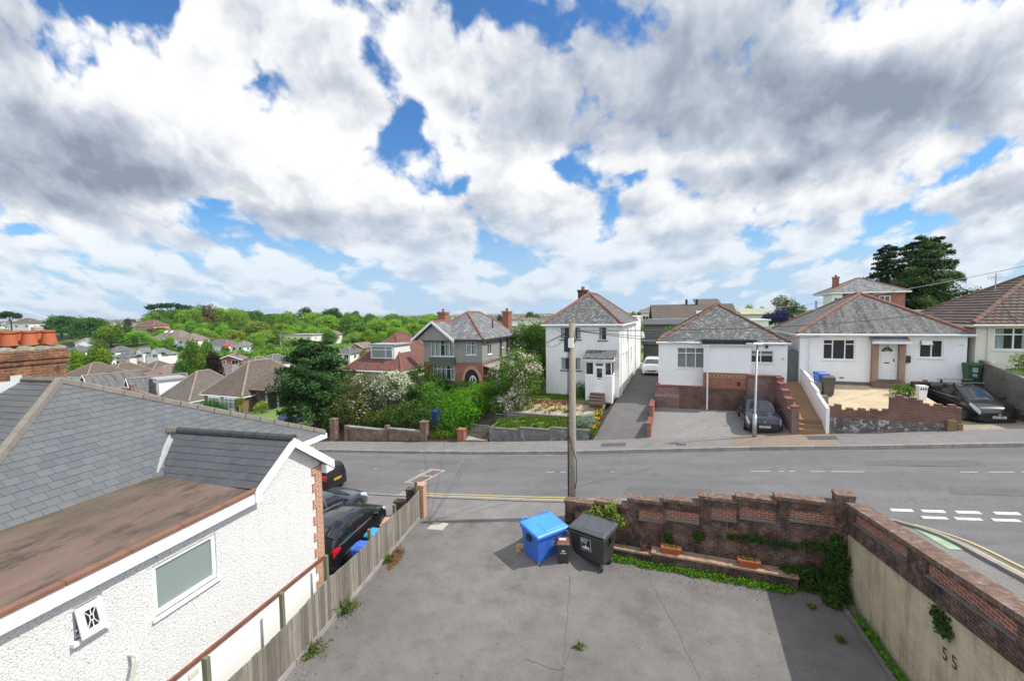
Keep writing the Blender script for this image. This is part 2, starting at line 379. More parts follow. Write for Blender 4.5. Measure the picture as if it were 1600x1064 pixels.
def asphalt(name, c, c2, crack=.0, patch=.4, scale=1.0, dirt=None, track=0.0):
    m, g = newmat(name); ob = g.n('TexCoord').outputs['Object']
    cc = g.mix(g.m('MULTIPLY', g.noise(ob, .22*scale, 8, .66, .36, .64), patch), c, c2)
    cc = g.mix(g.m('MULTIPLY', g.noise(ob, 1.4*scale, 7, .7, .40, .70), .5), cc, tuple(x*.62 for x in c))
    cc = g.mix(g.m('MULTIPLY', g.noise(ob, 38, 4, .8, .50, .62), .6), cc, tuple(min(1, x*2.1) for x in c))
    cc = g.mix(g.m('MULTIPLY', g.noise(ob, 55, 3, .8, .50, .62), .65), cc, tuple(x*.35 for x in c))
    cc = g.mix(g.m('MULTIPLY', g.noise(ob, 4.5*scale, 5, .8, .60, .68), .45), cc, tuple(x*.45 for x in c))
    if dirt: cc = g.mix(g.m('MULTIPLY', g.noise(ob, .55, 7, .7, .52, .72), .55), cc, dirt)
    if track:                                                     # worn wheel paths along the road
        mp = g.n('Mapping', None, Vector=ob, Scale=(.035, .75, 1)).outputs[0]
        cc = g.mix(g.m('MULTIPLY', g.noise(mp, 1.3, 5, .6, .4, .65), track), cc, tuple(x*.72 for x in c))
        cc = g.mix(g.m('MULTIPLY', g.noise(ob, .6, 6, .75, .58, .7), .5), cc, tuple(x*.6 for x in c))
    if crack:
        wp = g.n('TexNoise', None, Vector=ob, Scale=1.2, Detail=6, Roughness=.65)
        v = g.n('VectorMath', dict(operation='ADD')); g.set(v.inputs[0], ob); g.set(v.inputs[1], g.mix(1.0, wp.outputs[1], (.9, .9, .9), 'MULTIPLY'))
        vo = g.n('TexVoronoi', dict(feature='DISTANCE_TO_EDGE'), Vector=v.outputs[0], Scale=.24).outputs[0]
        ln = g.n('MapRange', dict(clamp=True), i0=vo, i1=.0, i2=.0055, i3=1, i4=0).outputs[0]
        ln = g.m('MULTIPLY', ln, g.noise(ob, .35, 3, .5, .48, .6))
        cc = g.mix(g.m('MULTIPLY', ln, crack), cc, tuple(x*.25 for x in c))
    b = bsdf_out(g, Base_Color=cc, Roughness=.92); b.inputs['Specular IOR Level'].default_value = .25
    g.set(b.inputs['Normal'], bump(g, g.noise(ob, 90, 4, .7, .2, .8), .005)); return m
def glassmat(name, tint=(.02,.025,.03), trans=.75, rough=.015, base=.075):
    m, g = newmat(name)
    fc = g.n('LayerWeight', None, Blend=.5).outputs['Facing']; f2 = g.m('ADD', g.m('MULTIPLY', g.m('POWER', fc, 4.0), .8), .075, clamp=True)
    tr = g.n('BsdfTransparent', None, Color=(.82, .88, .87)); df = g.n('BsdfDiffuse', None, Color=tint)
    a = g.n('MixShader'); g.set(a.inputs[0], trans); g.set(a.inputs[1], df); g.set(a.inputs[2], tr)
    gl = g.n('BsdfGlossy', None, Color=(1,1,1), Roughness=rough)
    mx = g.n('MixShader'); g.set(mx.inputs[0], f2); g.set(mx.inputs[1], a); g.set(mx.inputs[2], gl)
    g.n('OutputMaterial', None, Surface=mx); return m
def carpaint(name, c, flake=.0):
    m, g = newmat(name); ob = g.n('TexCoord').outputs['Object']
    cc = g.mix(g.m('MULTIPLY', g.noise(ob, 1.2, 5, .6, .4, .8), .25), c, tuple(x*.8+.012 for x in c))
    b = bsdf_out(g, Base_Color=cc, Roughness=.32, Metallic=flake)
    b.inputs['Specular IOR Level'].default_value = .15; b.inputs['Coat Weight'].default_value = 1.0; b.inputs['Coat Roughness'].default_value = .03
    g.set(b.inputs['Coat Normal'], bump(g, g.noise(ob, 1.7, 2, .5, .2, .8), .004)); return m
# ---------------------------------------------------------------- the materials in use
ASPH_CAR = asphalt('car_park_tarmac', (.142,.133,.126), (.235,.221,.208), crack=0, patch=.95, dirt=(.078,.072,.067))
ASPH_ROAD = asphalt('road_tarmac', (.165,.161,.162), (.205,.20,.199), crack=.4, patch=.65, track=.55)
ASPH_PAVE = asphalt('pavement_tarmac', (.19,.182,.176), (.27,.26,.25), crack=.3, patch=.8, dirt=(.15,.14,.13))
ASPH_DRIVE = asphalt('drive_tarmac', (.125,.12,.116), (.18,.174,.168), crack=.3, patch=.8)
KERB = plain('kerb_concrete', (.36,.345,.32), .9, .2, 2.0, bmp=.004)
KERB_DARK = plain('weathered_kerb', (.16,.15,.14), .9, .25, 3.0, bmp=.004)
CONC = plain('concrete', (.40,.385,.36), .9, .22, 1.5, bmp=.005)
CONC_D = plain('old_concrete', (.20,.19,.17), .95, .3, 2.2, c2=(.09,.09,.075), bmp=.008)
WHITE_LINE = plain('white_road_paint', (.74,.74,.72), .7, .16, 9.0, c2=(.42,.42,.41)); FADED_LINE = plain('faded_road_paint', (.48,.47,.46), .8, .2, 14.0, c2=(.24,.235,.23))
YELLOW_LINE = plain('yellow_road_paint', (.56,.44,.19), .7, .15, 9.0, c2=(.40,.34,.2))
GREENPATCH = plain('mint_green_paving', (.36,.50,.33), .85, .12, 3.0)
def grassmat(name, a, b2, c):
    m, g = newmat(name); ob = g.n('TexCoord').outputs['Object']
    cc = g.mix(g.noise(ob, .35, 8, .7, .36, .66), a, b2); cc = g.mix(g.m('MULTIPLY', g.noise(ob, 2.6, 6, .7, .46, .7), .7), cc, c)
    bb = bsdf_out(g, Base_Color=cc, Roughness=.95); g.set(bb.inputs['Normal'], bump(g, g.noise(ob, 18, 5, .7, .2, .8), .05)); return m
GRASS = grassmat('lawn_grass', (.11,.21,.03), (.17,.26,.045), (.20,.21,.08))
FIELD = grassmat('far_fields', (.055,.10,.022), (.10,.15,.04), (.12,.13,.06))
SOIL = plain('garden_soil', (.11,.085,.06), .95, .3, 4.0, bmp=.02)
def gravelmat():
    m, g = newmat('golden_gravel'); ob = g.n('TexCoord').outputs['Object']
    vo = g.n('TexVoronoi', dict(feature='F1'), Vector=ob, Scale=26.0)
    hue = g.n('SeparateColor', None, Color=vo.outputs[1]).outputs[0]
    cc = g.mix(hue, (.52,.40,.25), (.66,.55,.38)); cc = g.mix(g.m('MULTIPLY', g.noise(ob, .9, 6, .65, .45, .7), .5), cc, (.42,.29,.16))
    b = bsdf_out(g, Base_Color=cc, Roughness=.9); g.set(b.inputs['Normal'], bump(g, g.m('SUBTRACT', 1.0, vo.outputs[0]), .03)); return m
GRAVEL = gravelmat()
PAVER = brickmat('grey_block_paving', (.25,.24,.23), (.31,.30,.285), (.17,.16,.15), .2, .1, .006, dirt=(.20,.19,.175), dirt_amt=.5, dscale=.7, bmp=.004)
PAVER_B = brickmat('buff_block_paving', (.36,.31,.23), (.44,.385,.29), (.20,.18,.14), .2, .1, .008, dirt=(.22,.19,.15), dirt_amt=.5, dscale=.9, bmp=.004)
SAND_PATH = plain('sandy_orange_path', (.36,.20,.095), .95, .3, 1.3, c2=(.20,.15,.10), bmp=.01)
PATIO = brickmat('crazy_patio_slabs', (.40,.36,.29), (.50,.45,.37), (.18,.20,.10), .6, .45, .03, dirt=(.22,.2,.12), dirt_amt=.5, dscale=1.5)
BRICK = brickmat('red_brick', (.34,.085,.042), (.43,.125,.062), (.38,.31,.26), dirt=(.11,.05,.04), dirt_amt=.4)
BRICK_DK = brickmat('sooty_brick', (.115,.055,.042), (.062,.038,.033), (.20,.17,.14), dirt=(.018,.016,.015), dirt_amt=1.0, dscale=1.6, lich=(.40,.34,.27), lich_amt=.3, lscale=4, c3=(.24,.10,.065), ms=.011)
BRICK_MAUVE = brickmat('mauve_brick', (.24,.11,.10), (.30,.15,.13), (.30,.26,.24), dirt=(.09,.06,.055), dirt_amt=.6, lich=(.45,.4,.36), lich_amt=.3)
BRICK_PL = brickmat('dark_plinth_brick', (.20,.075,.05), (.12,.055,.042), (.24,.20,.17), dirt=(.045,.03,.026), dirt_amt=.75, dscale=1.4, ms=.011)
BRICK_OLD = brickmat('old_garden_brick', (.24,.11,.07), (.17,.085,.06), (.33,.28,.23), dirt=(.07,.055,.04), dirt_amt=.7, dscale=2.0, lich=(.45,.40,.34), lich_amt=.5, lscale=3)
BRICK_RUST = brickmat('rust_panel_brick', (.34,.12,.075), (.27,.09,.06), (.46,.36,.29), dirt=(.10,.05,.04), dirt_amt=.45, dscale=2.0)
BRICK_OR = brickmat('orange_brick', (.47,.175,.085), (.55,.235,.12), (.62,.55,.46), ms=.012, dirt=(.2,.09,.05), dirt_amt=.2)
BRICK_CHIM = brickmat('weathered_chimney_brick', (.36,.115,.055), (.25,.08,.042), (.34,.25,.18), dirt=(.055,.042,.028), dirt_amt=.95, dscale=2.4, lich=(.40,.25,.12), lich_amt=.6, lscale=5, bmp=.014)
COPING = brickmat('soldier_coping_brick', (.27,.17,.125), (.20,.115,.085), (.12,.10,.085), bw=.075, rh=.4, ms=.010, off=0, dirt=(.06,.045,.035), dirt_amt=.75, dscale=5.0, lich=(.50,.42,.36), lich_amt=.4)
RUBBLE = brickmat('flaking_stone_wall', (.16,.14,.125), (.23,.20,.18), (.12,.11,.10), .34, .16, .015, dirt=(.07,.065,.06), dirt_amt=.8, dscale=2.5, lich=(.66,.64,.62), lich_amt=.95, lscale=3.6)
GREYSTONE = brickmat('grey_coursed_stone', (.21,.20,.20), (.31,.295,.285), (.11,.105,.10), .42, .085, .008, dirt=(.10,.095,.09), dirt_amt=.6, dscale=1.8, lich=(.6,.59,.57), lich_amt=.5, lscale=2.2)
BLOCKWALL = brickmat('grey_block_wall', (.22,.205,.18), (.27,.25,.22), (.15,.14,.12), .44, .215, .008, dirt=(.10,.10,.075), dirt_amt=.7, dscale=1.2)
ROUGHCAST = rendermat('white_roughcast', (.84,.835,.815), (.50,.48,.42), amt=.3, bmp=.013, bscale=52, speck=.8)
SMOOTHW = rendermat('smooth_white_render', (.87,.87,.86), (.6,.58,.54), amt=.12, bmp=.002)
HOUSE_W = rendermat('white_house_render', (.86,.855,.84), (.46,.445,.41), amt=.42, bmp=.004, bscale=60)
HOUSE_ST = rendermat('stained_white_render', (.80,.80,.78), (.34,.31,.26), amt=.62, bmp=.005, bscale=50)
HOUSE_CR = rendermat('cream_render', (.74,.71,.62), (.5,.45,.35), amt=.25, bmp=.006, bscale=50)
PEBBLE = brickmat('grey_hung_shingle', (.32,.315,.29), (.37,.36,.335), (.22,.215,.20), .2, .09, .007, dirt=(.24,.23,.2), dirt_amt=.4)
GREENTILE = brickmat('green_hung_tiles', (.115,.135,.095), (.15,.17,.12), (.05,.06,.045), .17, .1, .007)
CONC_WALL = rendermat('mottled_render_wall', (.60,.52,.36), (.15,.125,.08), amt=1.5, bmp=.02, bscale=16)
SLATE_NEW = plain('slate_grey_tile', (.155,.165,.175), .55, .2, 1.3, c2=(.185,.19,.19), bmp=.003, bscale=70)
RIDGE_NEW = plain('weathered_ridge_tile', (.215,.195,.17), .9, .2, 3.0, c2=(.15,.135,.115), bmp=.004)
RIDGE_DK = plain('dark_ridge_tile', (.06,.062,.065), .7, .2, 3.0, bmp=.004)
SLATE_OLD = tilemat('lichened_slate', (.075,.079,.085), (.115,.116,.118), .28, .2, lich=(.36,.35,.33), lich_amt=.6, lscale=4.5, moss=(.07,.07,.06), moss_amt=.6)
SLATE_STR = tilemat('streaked_slate', (.12,.12,.122), (.17,.168,.165), .28, .2, lich=(.33,.32,.30), lich_amt=.4, lscale=6, stripe=(.036,.035,.035))
SLATE_BLUE = tilemat('blue_grey_slate', (.145,.155,.17), (.20,.205,.215), .28, .2, lich=(.40,.39,.37), lich_amt=.5, lscale=2.2, stripe=(.10,.105,.105))
TILE_BR = tilemat('brown_roof_tile', (.098,.074,.058), (.135,.104,.084), .26, .18, moss=(.10,.085,.06), moss_amt=.6, lich=(.33,.27,.22), lich_amt=.35)
TILE_RED = tilemat('mossy_red_tile', (.22,.07,.056), (.16,.06,.05), .26, .16, moss=(.065,.042,.036), moss_amt=.95, lich=(.36,.26,.22), lich_amt=.3, lscale=7)
TILE_GREY = tilemat('grey_roof_tile', (.10,.105,.115), (.145,.15,.16), .3, .2, moss=(.08,.08,.075), moss_amt=.3)
TILE_PINK = tilemat('pinkish_roof_tile', (.20,.145,.125), (.25,.185,.16), .26, .18, moss=(.18,.13,.11), moss_amt=.4)
PANTILE = tilemat('brown_pantile', (.105,.064,.048), (.14,.088,.066), .3, .34, roll=.3, bmp=.06, dark=(.02,.015,.012), moss=(.07,.055,.045), moss_amt=.35)
PANTILE_G = tilemat('greyish_pantile', (.165,.14,.12), (.205,.175,.15), .3, .34, roll=.3, bmp=.06, dark=(.03,.025,.02), moss=(.08,.07,.055), moss_amt=.5)
TERRA = plain('terracotta_ridge', (.31,.125,.08), .85, .22, 2.5, c2=(.20,.105,.08), bmp=.004)
TERRA_POT = plain('terracotta_pot', (.47,.125,.045), .75, .14, 3.0, c2=(.34,.085,.035), bmp=.003)
STONE_RIDGE = plain('buff_ridge_tile', (.34,.27,.215), .9, .2, 2.5)
def feltmat():
    m, g = newmat('felt_roof'); t = g.n('TexCoord'); ob = t.outputs['Object']
    mp = g.n('Mapping', None, Vector=ob, Scale=(.9, .32, 1), Rotation=(0, 0, .35)).outputs[0]
    cc = g.mix(g.noise(mp, 1.1, 8, .68, .34, .66), (.185,.122,.096), (.092,.070,.052))
    cc = g.mix(g.m('MULTIPLY', g.noise(mp, 2.1, 9, .75, .50, .62), .85), cc, (.045,.038,.028))
    sx = g.n('SeparateXYZ', None, Vector=ob).outputs
    edge = g.n('MapRange', dict(clamp=True), i0=sx[0], i1=-1.7, i2=-2.85, i3=0, i4=1).outputs[0]
    cc = g.mix(g.m('MULTIPLY', g.m('MULTIPLY', edge, g.noise(ob, 2.0, 7, .7, .3, .65)), .75), cc, (.075,.072,.04))
    cc = g.mix(g.m('MULTIPLY', g.noise(ob, 3.6, 8, .8, .63, .68), .6), cc, (.34,.27,.2))
    b = bsdf_out(g, Base_Color=cc, Roughness=.9); g.set(b.inputs['Normal'], bump(g, g.noise(ob, 55, 4, .7, .2, .8), .006)); return m
FELT = feltmat()
FELT_EDGE = plain('felt_edge_strip', (.25,.125,.08), .9, .2, 5.0, c2=(.16,.085,.06))
UPVC = plain('white_upvc', (.86,.87,.87), .35, .05, 3.0)
WOODW = plain('white_painted_wood', (.82,.83,.83), .5, .08, 3.0)
LEAD = plain('lead_flashing', (.40,.42,.43), .6, .15, 4.0)
MORTAR_P = plain('pale_mortar', (.42,.39,.32), .95, .2, 9.0, c2=(.10,.085,.05), bmp=.02)
RAIL_RED = plain('red_oxide_paint', (.23,.095,.062), .75, .2, 5.0)
def woodmat(name, a, b2, c):
    m, g = newmat(name); t = g.n('TexCoord'); ob = t.outputs['Object']; rnd = g.n('NewGeometry').outputs['Random Per Island']
    mp = g.n('Mapping', None, Vector=ob, Scale=(9, 9, .7)).outputs[0]
    cc = g.mix(rnd, a, b2); cc = g.mix(g.m('MULTIPLY', g.noise(mp, 2.2, 7, .7, .42, .68), .6), cc, c)
    cc = g.mix(g.m('MULTIPLY', g.noise(ob, 1.2, 5, .6, .5, .72), .4), cc, (.09,.10,.05))
    b = bsdf_out(g, Base_Color=cc, Roughness=.9); g.set(b.inputs['Normal'], bump(g, g.noise(mp, 4, 5, .7, .2, .8), .006)); return m
FENCE = woodmat('weathered_boards', (.15,.132,.112), (.34,.305,.255), (.09,.078,.064))
POSTW = woodmat('green_treated_post', (.16,.17,.10), (.20,.205,.13), (.10,.10,.065))
POLEW = woodmat('telegraph_pole_wood', (.30,.265,.215), (.30,.265,.215), (.17,.145,.115))
GATEW = plain('grey_green_gate', (.13,.165,.16), .7, .15, 3.0)
BARK = plain('tree_bark', (.13,.10,.075), .95, .3, 5.0, bmp=.02)
GLASS = glassmat('window_glass'); GLASS_F = glassmat('frosted_glass', (.24,.30,.285), .0, .10)
GLASS_CAR = glassmat('car_glass', (.014,.017,.021), .30, base=.30)
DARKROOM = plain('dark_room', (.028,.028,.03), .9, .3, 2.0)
CURTAIN = plain('net_curtain', (.86,.88,.89), .9, .06, 4.0); BLIND = plain('window_blind', (.80,.80,.79), .8, .05, 3.0)
BLACKP = plain('black_plastic', (.018,.018,.02), .45, .2, 6.0); RUBBER = plain('tyre_rubber', (.02,.02,.021), .8, .2, 8.0)
BINBLACK = plain('faded_black_bin', (.030,.031,.034), .42, .3, 3.0, c2=(.055,.055,.058)); BINBLUE = plain('blue_bin_plastic', (.035,.12,.52), .38, .12, 2.0, c2=(.05,.16,.60))
BINLID = plain('grey_black_lid', (.062,.068,.075), .36, .25, 2.5, c2=(.09,.097,.105)); LIDBLUE = plain('blue_bin_lid', (.045,.24,.72), .38, .12, 2.5, c2=(.07,.3,.8))
BINGREEN = plain('green_bin_plastic', (.035,.11,.035), .45, .2, 2.0); LIDBROWN = plain('brown_bin_lid', (.20,.075,.045), .5, .2, 4.0)
STEEL = plain('galvanised_steel', (.46,.48,.50), .42, .12, 5.0, metal=.75); ALLOY = plain('alloy_rim', (.50,.51,.53), .3, .1, 5.0, metal=.85)
PAINT_BLACK = carpaint('black_car_paint', (.010,.0105,.013)); PAINT_NAVY = carpaint('dark_navy_paint', (.010,.014,.03)); PAINT_GREY = carpaint('blue_grey_paint', (.082,.098,.13), .55)
PAINT_WHITE = carpaint('white_car_paint', (.74,.75,.77)); PAINT_BLUE = carpaint('deep_blue_paint', (.02,.035,.13)); PAINT_RED = carpaint('red_car_paint', (.5,.02,.015)); PAINT_SILV = carpaint('silver_paint', (.45,.46,.48), .5)
def lampglass(name, c, rough=.12):
    m, g = newmat(name); b = bsdf_out(g, Base_Color=c, Roughness=rough); b.inputs['Coat Weight'].default_value = 1; return m
TAIL = lampglass('red_lamp_lens', (.42,.012,.014)); HEADL = lampglass('headlamp_lens', (.55,.58,.60)); PLATE_Y = lampglass('yellow_plate', (.78,.52,.03), .4); PLATE_W = lampglass('white_plate', (.80,.80,.78), .4)
LETTER = plain('black_lettering', (.012,.012,.012), .6, .1); LETTER_W = plain('white_lettering', (.78,.79,.80), .6, .05)
FLOW_Y = plain('golden_petals', (.80,.45,.02), .7, .2, 9.0); FLOW_O = plain('orange_petals', (.75,.22,.02), .7, .2, 9.0)
L_MID = leafmat('mid_green_leaves', (.085,.19,.028), (.16,.29,.045)); L_BRIGHT = leafmat('spring_green_leaves', (.17,.335,.028), (.29,.47,.055)); L_DARK = leafmat('dark_conifer_needles', (.022,.055,.020), (.048,.105,.032), trans=.12)
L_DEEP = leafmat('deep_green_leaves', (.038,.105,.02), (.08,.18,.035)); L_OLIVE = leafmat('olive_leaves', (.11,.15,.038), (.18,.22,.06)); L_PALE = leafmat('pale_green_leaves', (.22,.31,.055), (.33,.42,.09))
L_HEDGE = leafmat('hedge_leaves', (.10,.26,.018), (.19,.41,.035)); L_CREAM = leafmat('cream_blossom', (.62,.62,.46), (.74,.73,.60), trans=.2); L_PINK = leafmat('pale_pink_blossom', (.70,.56,.54), (.78,.70,.66), trans=.2)
L_BROWN = leafmat('bronze_leaves', (.16,.125,.05), (.22,.17,.07)); L_PURPLE = leafmat('purple_blossom', (.035,.028,.14), (.075,.055,.25), trans=.15); L_COPPER = leafmat('copper_leaves', (.028,.022,.018), (.055,.04,.032)); L_SILVER = leafmat('silver_grey_leaves', (.20,.27,.24), (.30,.37,.33))
L_YUCCA = leafmat('yellow_green_blades', (.24,.27,.05), (.36,.36,.09)); L_IVY = leafmat('ivy_leaves', (.08,.24,.015), (.17,.38,.03)); L_CEDAR = leafmat('cypress_sprays', (.055,.115,.032), (.11,.20,.05), trans=.15)
# ---------------------------------------------------------------- ground sheet to the horizon
CM = cam.matrix_world.to_3x3()
def at(px, py, Y):
    """the place at distance Y ahead of the viewpoint that lies in this direction"""
    d = CM @ Vector(((px-800)/F_PX, -(py-532)/F_PX, -1.0)); return Vector((0, 0, CAM_H))+d*(Y/d.y)
# far houses: key, px of the middle, py of the base, distance, width, depth, eaves, roof rise, turn (deg), roof form, roof, wall, label
FH = [
('bungalow', 120, 606, 96, 6.4, 8, 2.5, 2.6, -12, 'hip', 'TILE_BR', 'HOUSE_W', 'white bungalow with a brown hipped roof nearest the terracotta chimney pots'),
('bungalow', 166, 601, 103, 6.0, 8, 2.5, 2.2, -18, 'hip', 'TILE_BR', 'HOUSE_CR', 'cream bungalow with a brown hipped roof behind the orange panel fence'),
('bungalow', 222, 597, 112, 7.8, 8, 2.5, 2.6, -20, 'hip', 'TILE_BR', 'HOUSE_CR', 'bungalow with a broad grey-brown hipped roof below the white double-bay house'),
('detached_house', 192, 576, 150, 6.4, 6.5, 4.0, 1.9, -12, 'hip', 'TILE_GREY', 'HOUSE_CR', 'cream two-storey house with a round brick porch arch down in the valley'),
('detached_house', 236, 573, 152, 8.6, 6.5, 4.0, 2.1, -12, 'hip', 'SLATE_BLUE', 'HOUSE_W', 'white two-storey house with two gabled bays and dark roof in the valley'),
('detached_house', 109, 570, 170, 7, 8, 4.8, 2.3, -8, 'hip', 'TILE_GREY', 'HOUSE_W', 'white two-storey house partly hidden between the chimney stack and a round tree'),
('detached_house', 135, 547, 230, 9.5, 9, 3.6, 2.6, 12, 'gable', 'TILE_PINK', 'HOUSE_W', 'white gabled house with a pale roof standing alone above the round tree'),
('detached_house', 174, 567, 190, 5.5, 8, 4.8, 2.0, -12, 'hip', 'TILE_GREY', 'HOUSE_W', 'narrow white house peeping out right of the round green tree'),
('bungalow', 136, 630, 75, 6.2, 7.5, 2.4, 2.4, -30, 'gable', 'SLATE_STR', 'HOUSE_W', 'dark-roofed white-gabled bungalow just beyond the near slate ridge'),
('bungalow', 152, 658, 66, 6.5, 7, 2.3, 2.3, -20, 'hip', 'TILE_BR', 'HOUSE_W', 'low brown-roofed bungalow mostly hidden by the near slate ridge'),
('chalet_house', 204, 634, 75, 5.6, 8, 2.0, 2.7, -38, 'gable', 'SLATE_STR', 'HOUSE_W', 'white A-gabled chalet with dark slate slopes and a flat-roofed dormer'),
('bungalow', 238, 606, 92, 5.8, 7, 2.4, 2.0, -15, 'hip', 'TILE_PINK', 'HOUSE_W', 'pinkish-brown hipped bungalow roof right behind the white chalet'),
('detached_house', 283, 559, 200, 4.5, 7, 3.6, 2.8, 15, 'gable', 'SLATE_BLUE', 'HOUSE_W', 'small white house with a white chimney among the valley trees'),
('flats', 226, 520, 262, 13.5, 10, 4.2, 3.2, -10, 'hip', 'TILE_RED', 'BRICK_OR', 'orange-brick block with a red roof below the wooded hill'),
('detached_house', 260, 533, 214, 16, 10, 1.6, 3.6, -14, 'hip', 'TILE_PINK', 'HOUSE_W', 'wide pinkish chalet roof with rooflights below the wooded hill'),
('bungalow', 288, 540, 196, 8, 9, 2.2, 3.0, -18, 'hip', 'TILE_PINK', 'HOUSE_W', 'second pinkish hipped roof, lower, right of the wide chalet roof'),
('bungalow', 358, 576, 108, 5.4, 7, 2.0, 1.3, 20, 'gable', 'TILE_PINK', 'BRICK', 'low house with a red gable and pale walls before the bright hedge'),
('bungalow', 355, 602, 88, 3.0, 5, 2.4, 1.5, -20, 'hip', 'SLATE_BLUE', 'HOUSE_W', 'small blue-grey hipped roof beside the copper tree'),
('bungalow', 410, 585, 98, 5.8, 7, 2.4, 1.8, -20, 'hip', 'TILE_GREY', 'HOUSE_W', 'dark grey hipped bungalow roof just below the bright hedge'),
('bungalow', 335, 549, 186, 13, 8, 2.6, 2.2, -15, 'hip', 'TILE_GREY', 'HOUSE_W', 'pale-walled bungalow left of the red awning at the edge of the wood'),
('bungalow', 371, 551, 178, 6, 7, 2.5, 1.9, -15, 'hip', 'SLATE_BLUE', 'HOUSE_W', 'blue-grey hipped roof right of the red awning'),
('school_block', 462, 540, 232, 19, 12, 5.4, 0.3, -12, 'flat', 'CONC', 'HOUSE_CR', 'long flat-roofed pale school block in front of the wood'),
('school_hall', 503, 535, 245, 15.5, 12, 4.0, 3.0, -12, 'hip', 'TILE_PINK', 'HOUSE_CR', 'tan hipped school building beside the flat-roofed block'),
('bungalow', 536, 566, 120, 4.8, 6, 2.4, 1.6, -20, 'hip', 'TILE_GREY', 'HOUSE_CR', 'small dark hipped roof right of the big dark conifer'),
('bungalow', 557, 554, 150, 5.8, 7, 2.2, 1.7, -15, 'gable', 'TILE_PINK', 'BRICK', 'small pink-roofed brick house left of the red bungalow roof'),
('bungalow', 516, 570, 120, 3, 6, 2.4, 1.5, -15, 'hip', 'TILE_PINK', 'HOUSE_CR', 'tiny pinkish roof peeping out over the dark conifer'),
('detached_house', 1016, 507, 110, 4.4, 6, 3.2, 1.3, -18, 'hip', 'TILE_PINK', 'HOUSE_CR', 'cream house with a tan hipped roof right of the tall white house'),
('bungalow', 30, 514, 250, 13, 9, 3.0, 3.0, -6, 'hip', 'TILE_BR', 'HOUSE_W', 'brown-roofed white house on the far left above the chimney pots'),
('bungalow', 132, 574, 140, 6.5, 7, 2.5, 2.0, -14, 'hip', 'TILE_GREY', 'HOUSE_W', 'grey-roofed white bungalow tucked under the round leafy valley tree'),
('bungalow', 292, 578, 128, 6, 7, 2.5, 2.0, -16, 'hip', 'TILE_PINK', 'HOUSE_CR', 'small pink-tiled bungalow right of the white double-bay house'),
('bungalow', 306, 563, 160, 7, 7, 2.6, 2.0, -16, 'gable', 'SLATE_BLUE', 'HOUSE_W', 'white gabled bungalow half hidden behind the willow-green tree'),
('bungalow', 384, 590, 92, 5, 6, 2.4, 1.7, -20, 'hip', 'TILE_BR', 'HOUSE_W', 'small brown hipped roof between the copper tree and the dark grey bungalow'),
('bungalow', 318, 600, 92, 4.5, 6, 2.4, 1.8, -20, 'hip', 'TILE_GREY', 'HOUSE_CR', 'small grey hipped roof left of the copper tree'),
('bungalow', 206, 592, 122, 5.5, 6, 2.4, 1.8, -16, 'hip', 'TILE_BR', 'HOUSE_W', 'small brown-roofed white bungalow below the cream house with the brick arch'),
]
_cp = []
for u in range(-76, 60, 8):
    for v in (17, 25): _cp.append((u, v, zr(u)-.7))
    for v, dz in ((33, 1.0), (44, 1.3), (60, 1.3)):
        if u > -26: _cp.append((u, v, zr(u)+dz-.8))
for u in (8, 14, 22, 30):
    for v in (12, 4, -6, -16): _cp.append((u, v, zside(u, v)-.7))
for u in (-24, -16, -8, 0, 4):
    for v in (14, 8, 0, -10): _cp.append((u, v, -.7))
for x, y, z in ((-25, 50, -2.9), (-36, 45, -3.2), (-45, 60, -4.6), (-60, 55, -5.2), (-80, 90, -7), (-100, 110, -7.2), (-115, 140, -7.2), (-95, 150, -7), (-150, 190, -5), (-170, 200, -3.6), (-60, 100, -7.4), (-40, 140, -8), (-10, 150, -6), (-200, 280, -6), (-160, 280, -7),
                (-200, 350, 1), (-120, 330, 0), (-260, 330, 0), (-90, 250, -7), (-50, 340, -4), (20, 340, -3), (0, 250, -6), (60, 200, 0), (50, 100, 3), (90, 160, 4), (-330, 300, -1), (120, 300, 2), (40, 90, 3), (100, 60, 7), (-60, 30, -5.5), (-90, 20, -7), (-60, -30, -3), (60, -60, 6)):
    uu, vv = UV(x, y); _cp.append((uu, vv, z))
for f in FH:
    p = at(f[1], f[2], f[3]+f[5]*.4); uu, vv = UV(p.x, p.y); _cp.append((uu, vv, p.z-.1)); _cp.append((uu-3, vv-4, p.z-.3)); _cp.append((uu+4, vv+5, p.z-.1))
for k in range(24):
    for r_, z in ((700, -1), (1500, 0), (4000, 1)):
        t = k*math.pi/12; uu, vv = UV(r_*math.sin(t), r_*math.cos(t)); _cp.append((uu, vv, z))
_cp = np.array(_cp, float)
def gz(u, v):
    d2 = (_cp[:,0]-u)**2+(_cp[:,1]-v)**2+4.0
    w_ = 1/d2**1.6
    z = float((w_*_cp[:,2]).sum()/w_.sum())
    if -34 < u < 6.5 and -16 < v < 17: z = min(z, zr(u)-.5 if v > 14 else -.6)
    return z
def gzw(x, y): return gz(*UV(x, y))
mb = MB(); rows = []
rad = [0.5]+[2*1.13**k for k in range(72)]
for r_ in rad:
    rows.append([(*UV(r_*math.sin(2*math.pi*k/120), r_*math.cos(2*math.pi*k/120)), 0) for k in range(121)])
rows = [[(a, b, gz(a, b)) for a, b, _ in r_] for r_ in rows]
mb.grid(rows); structure('ground', mb, FIELD, smooth=True)
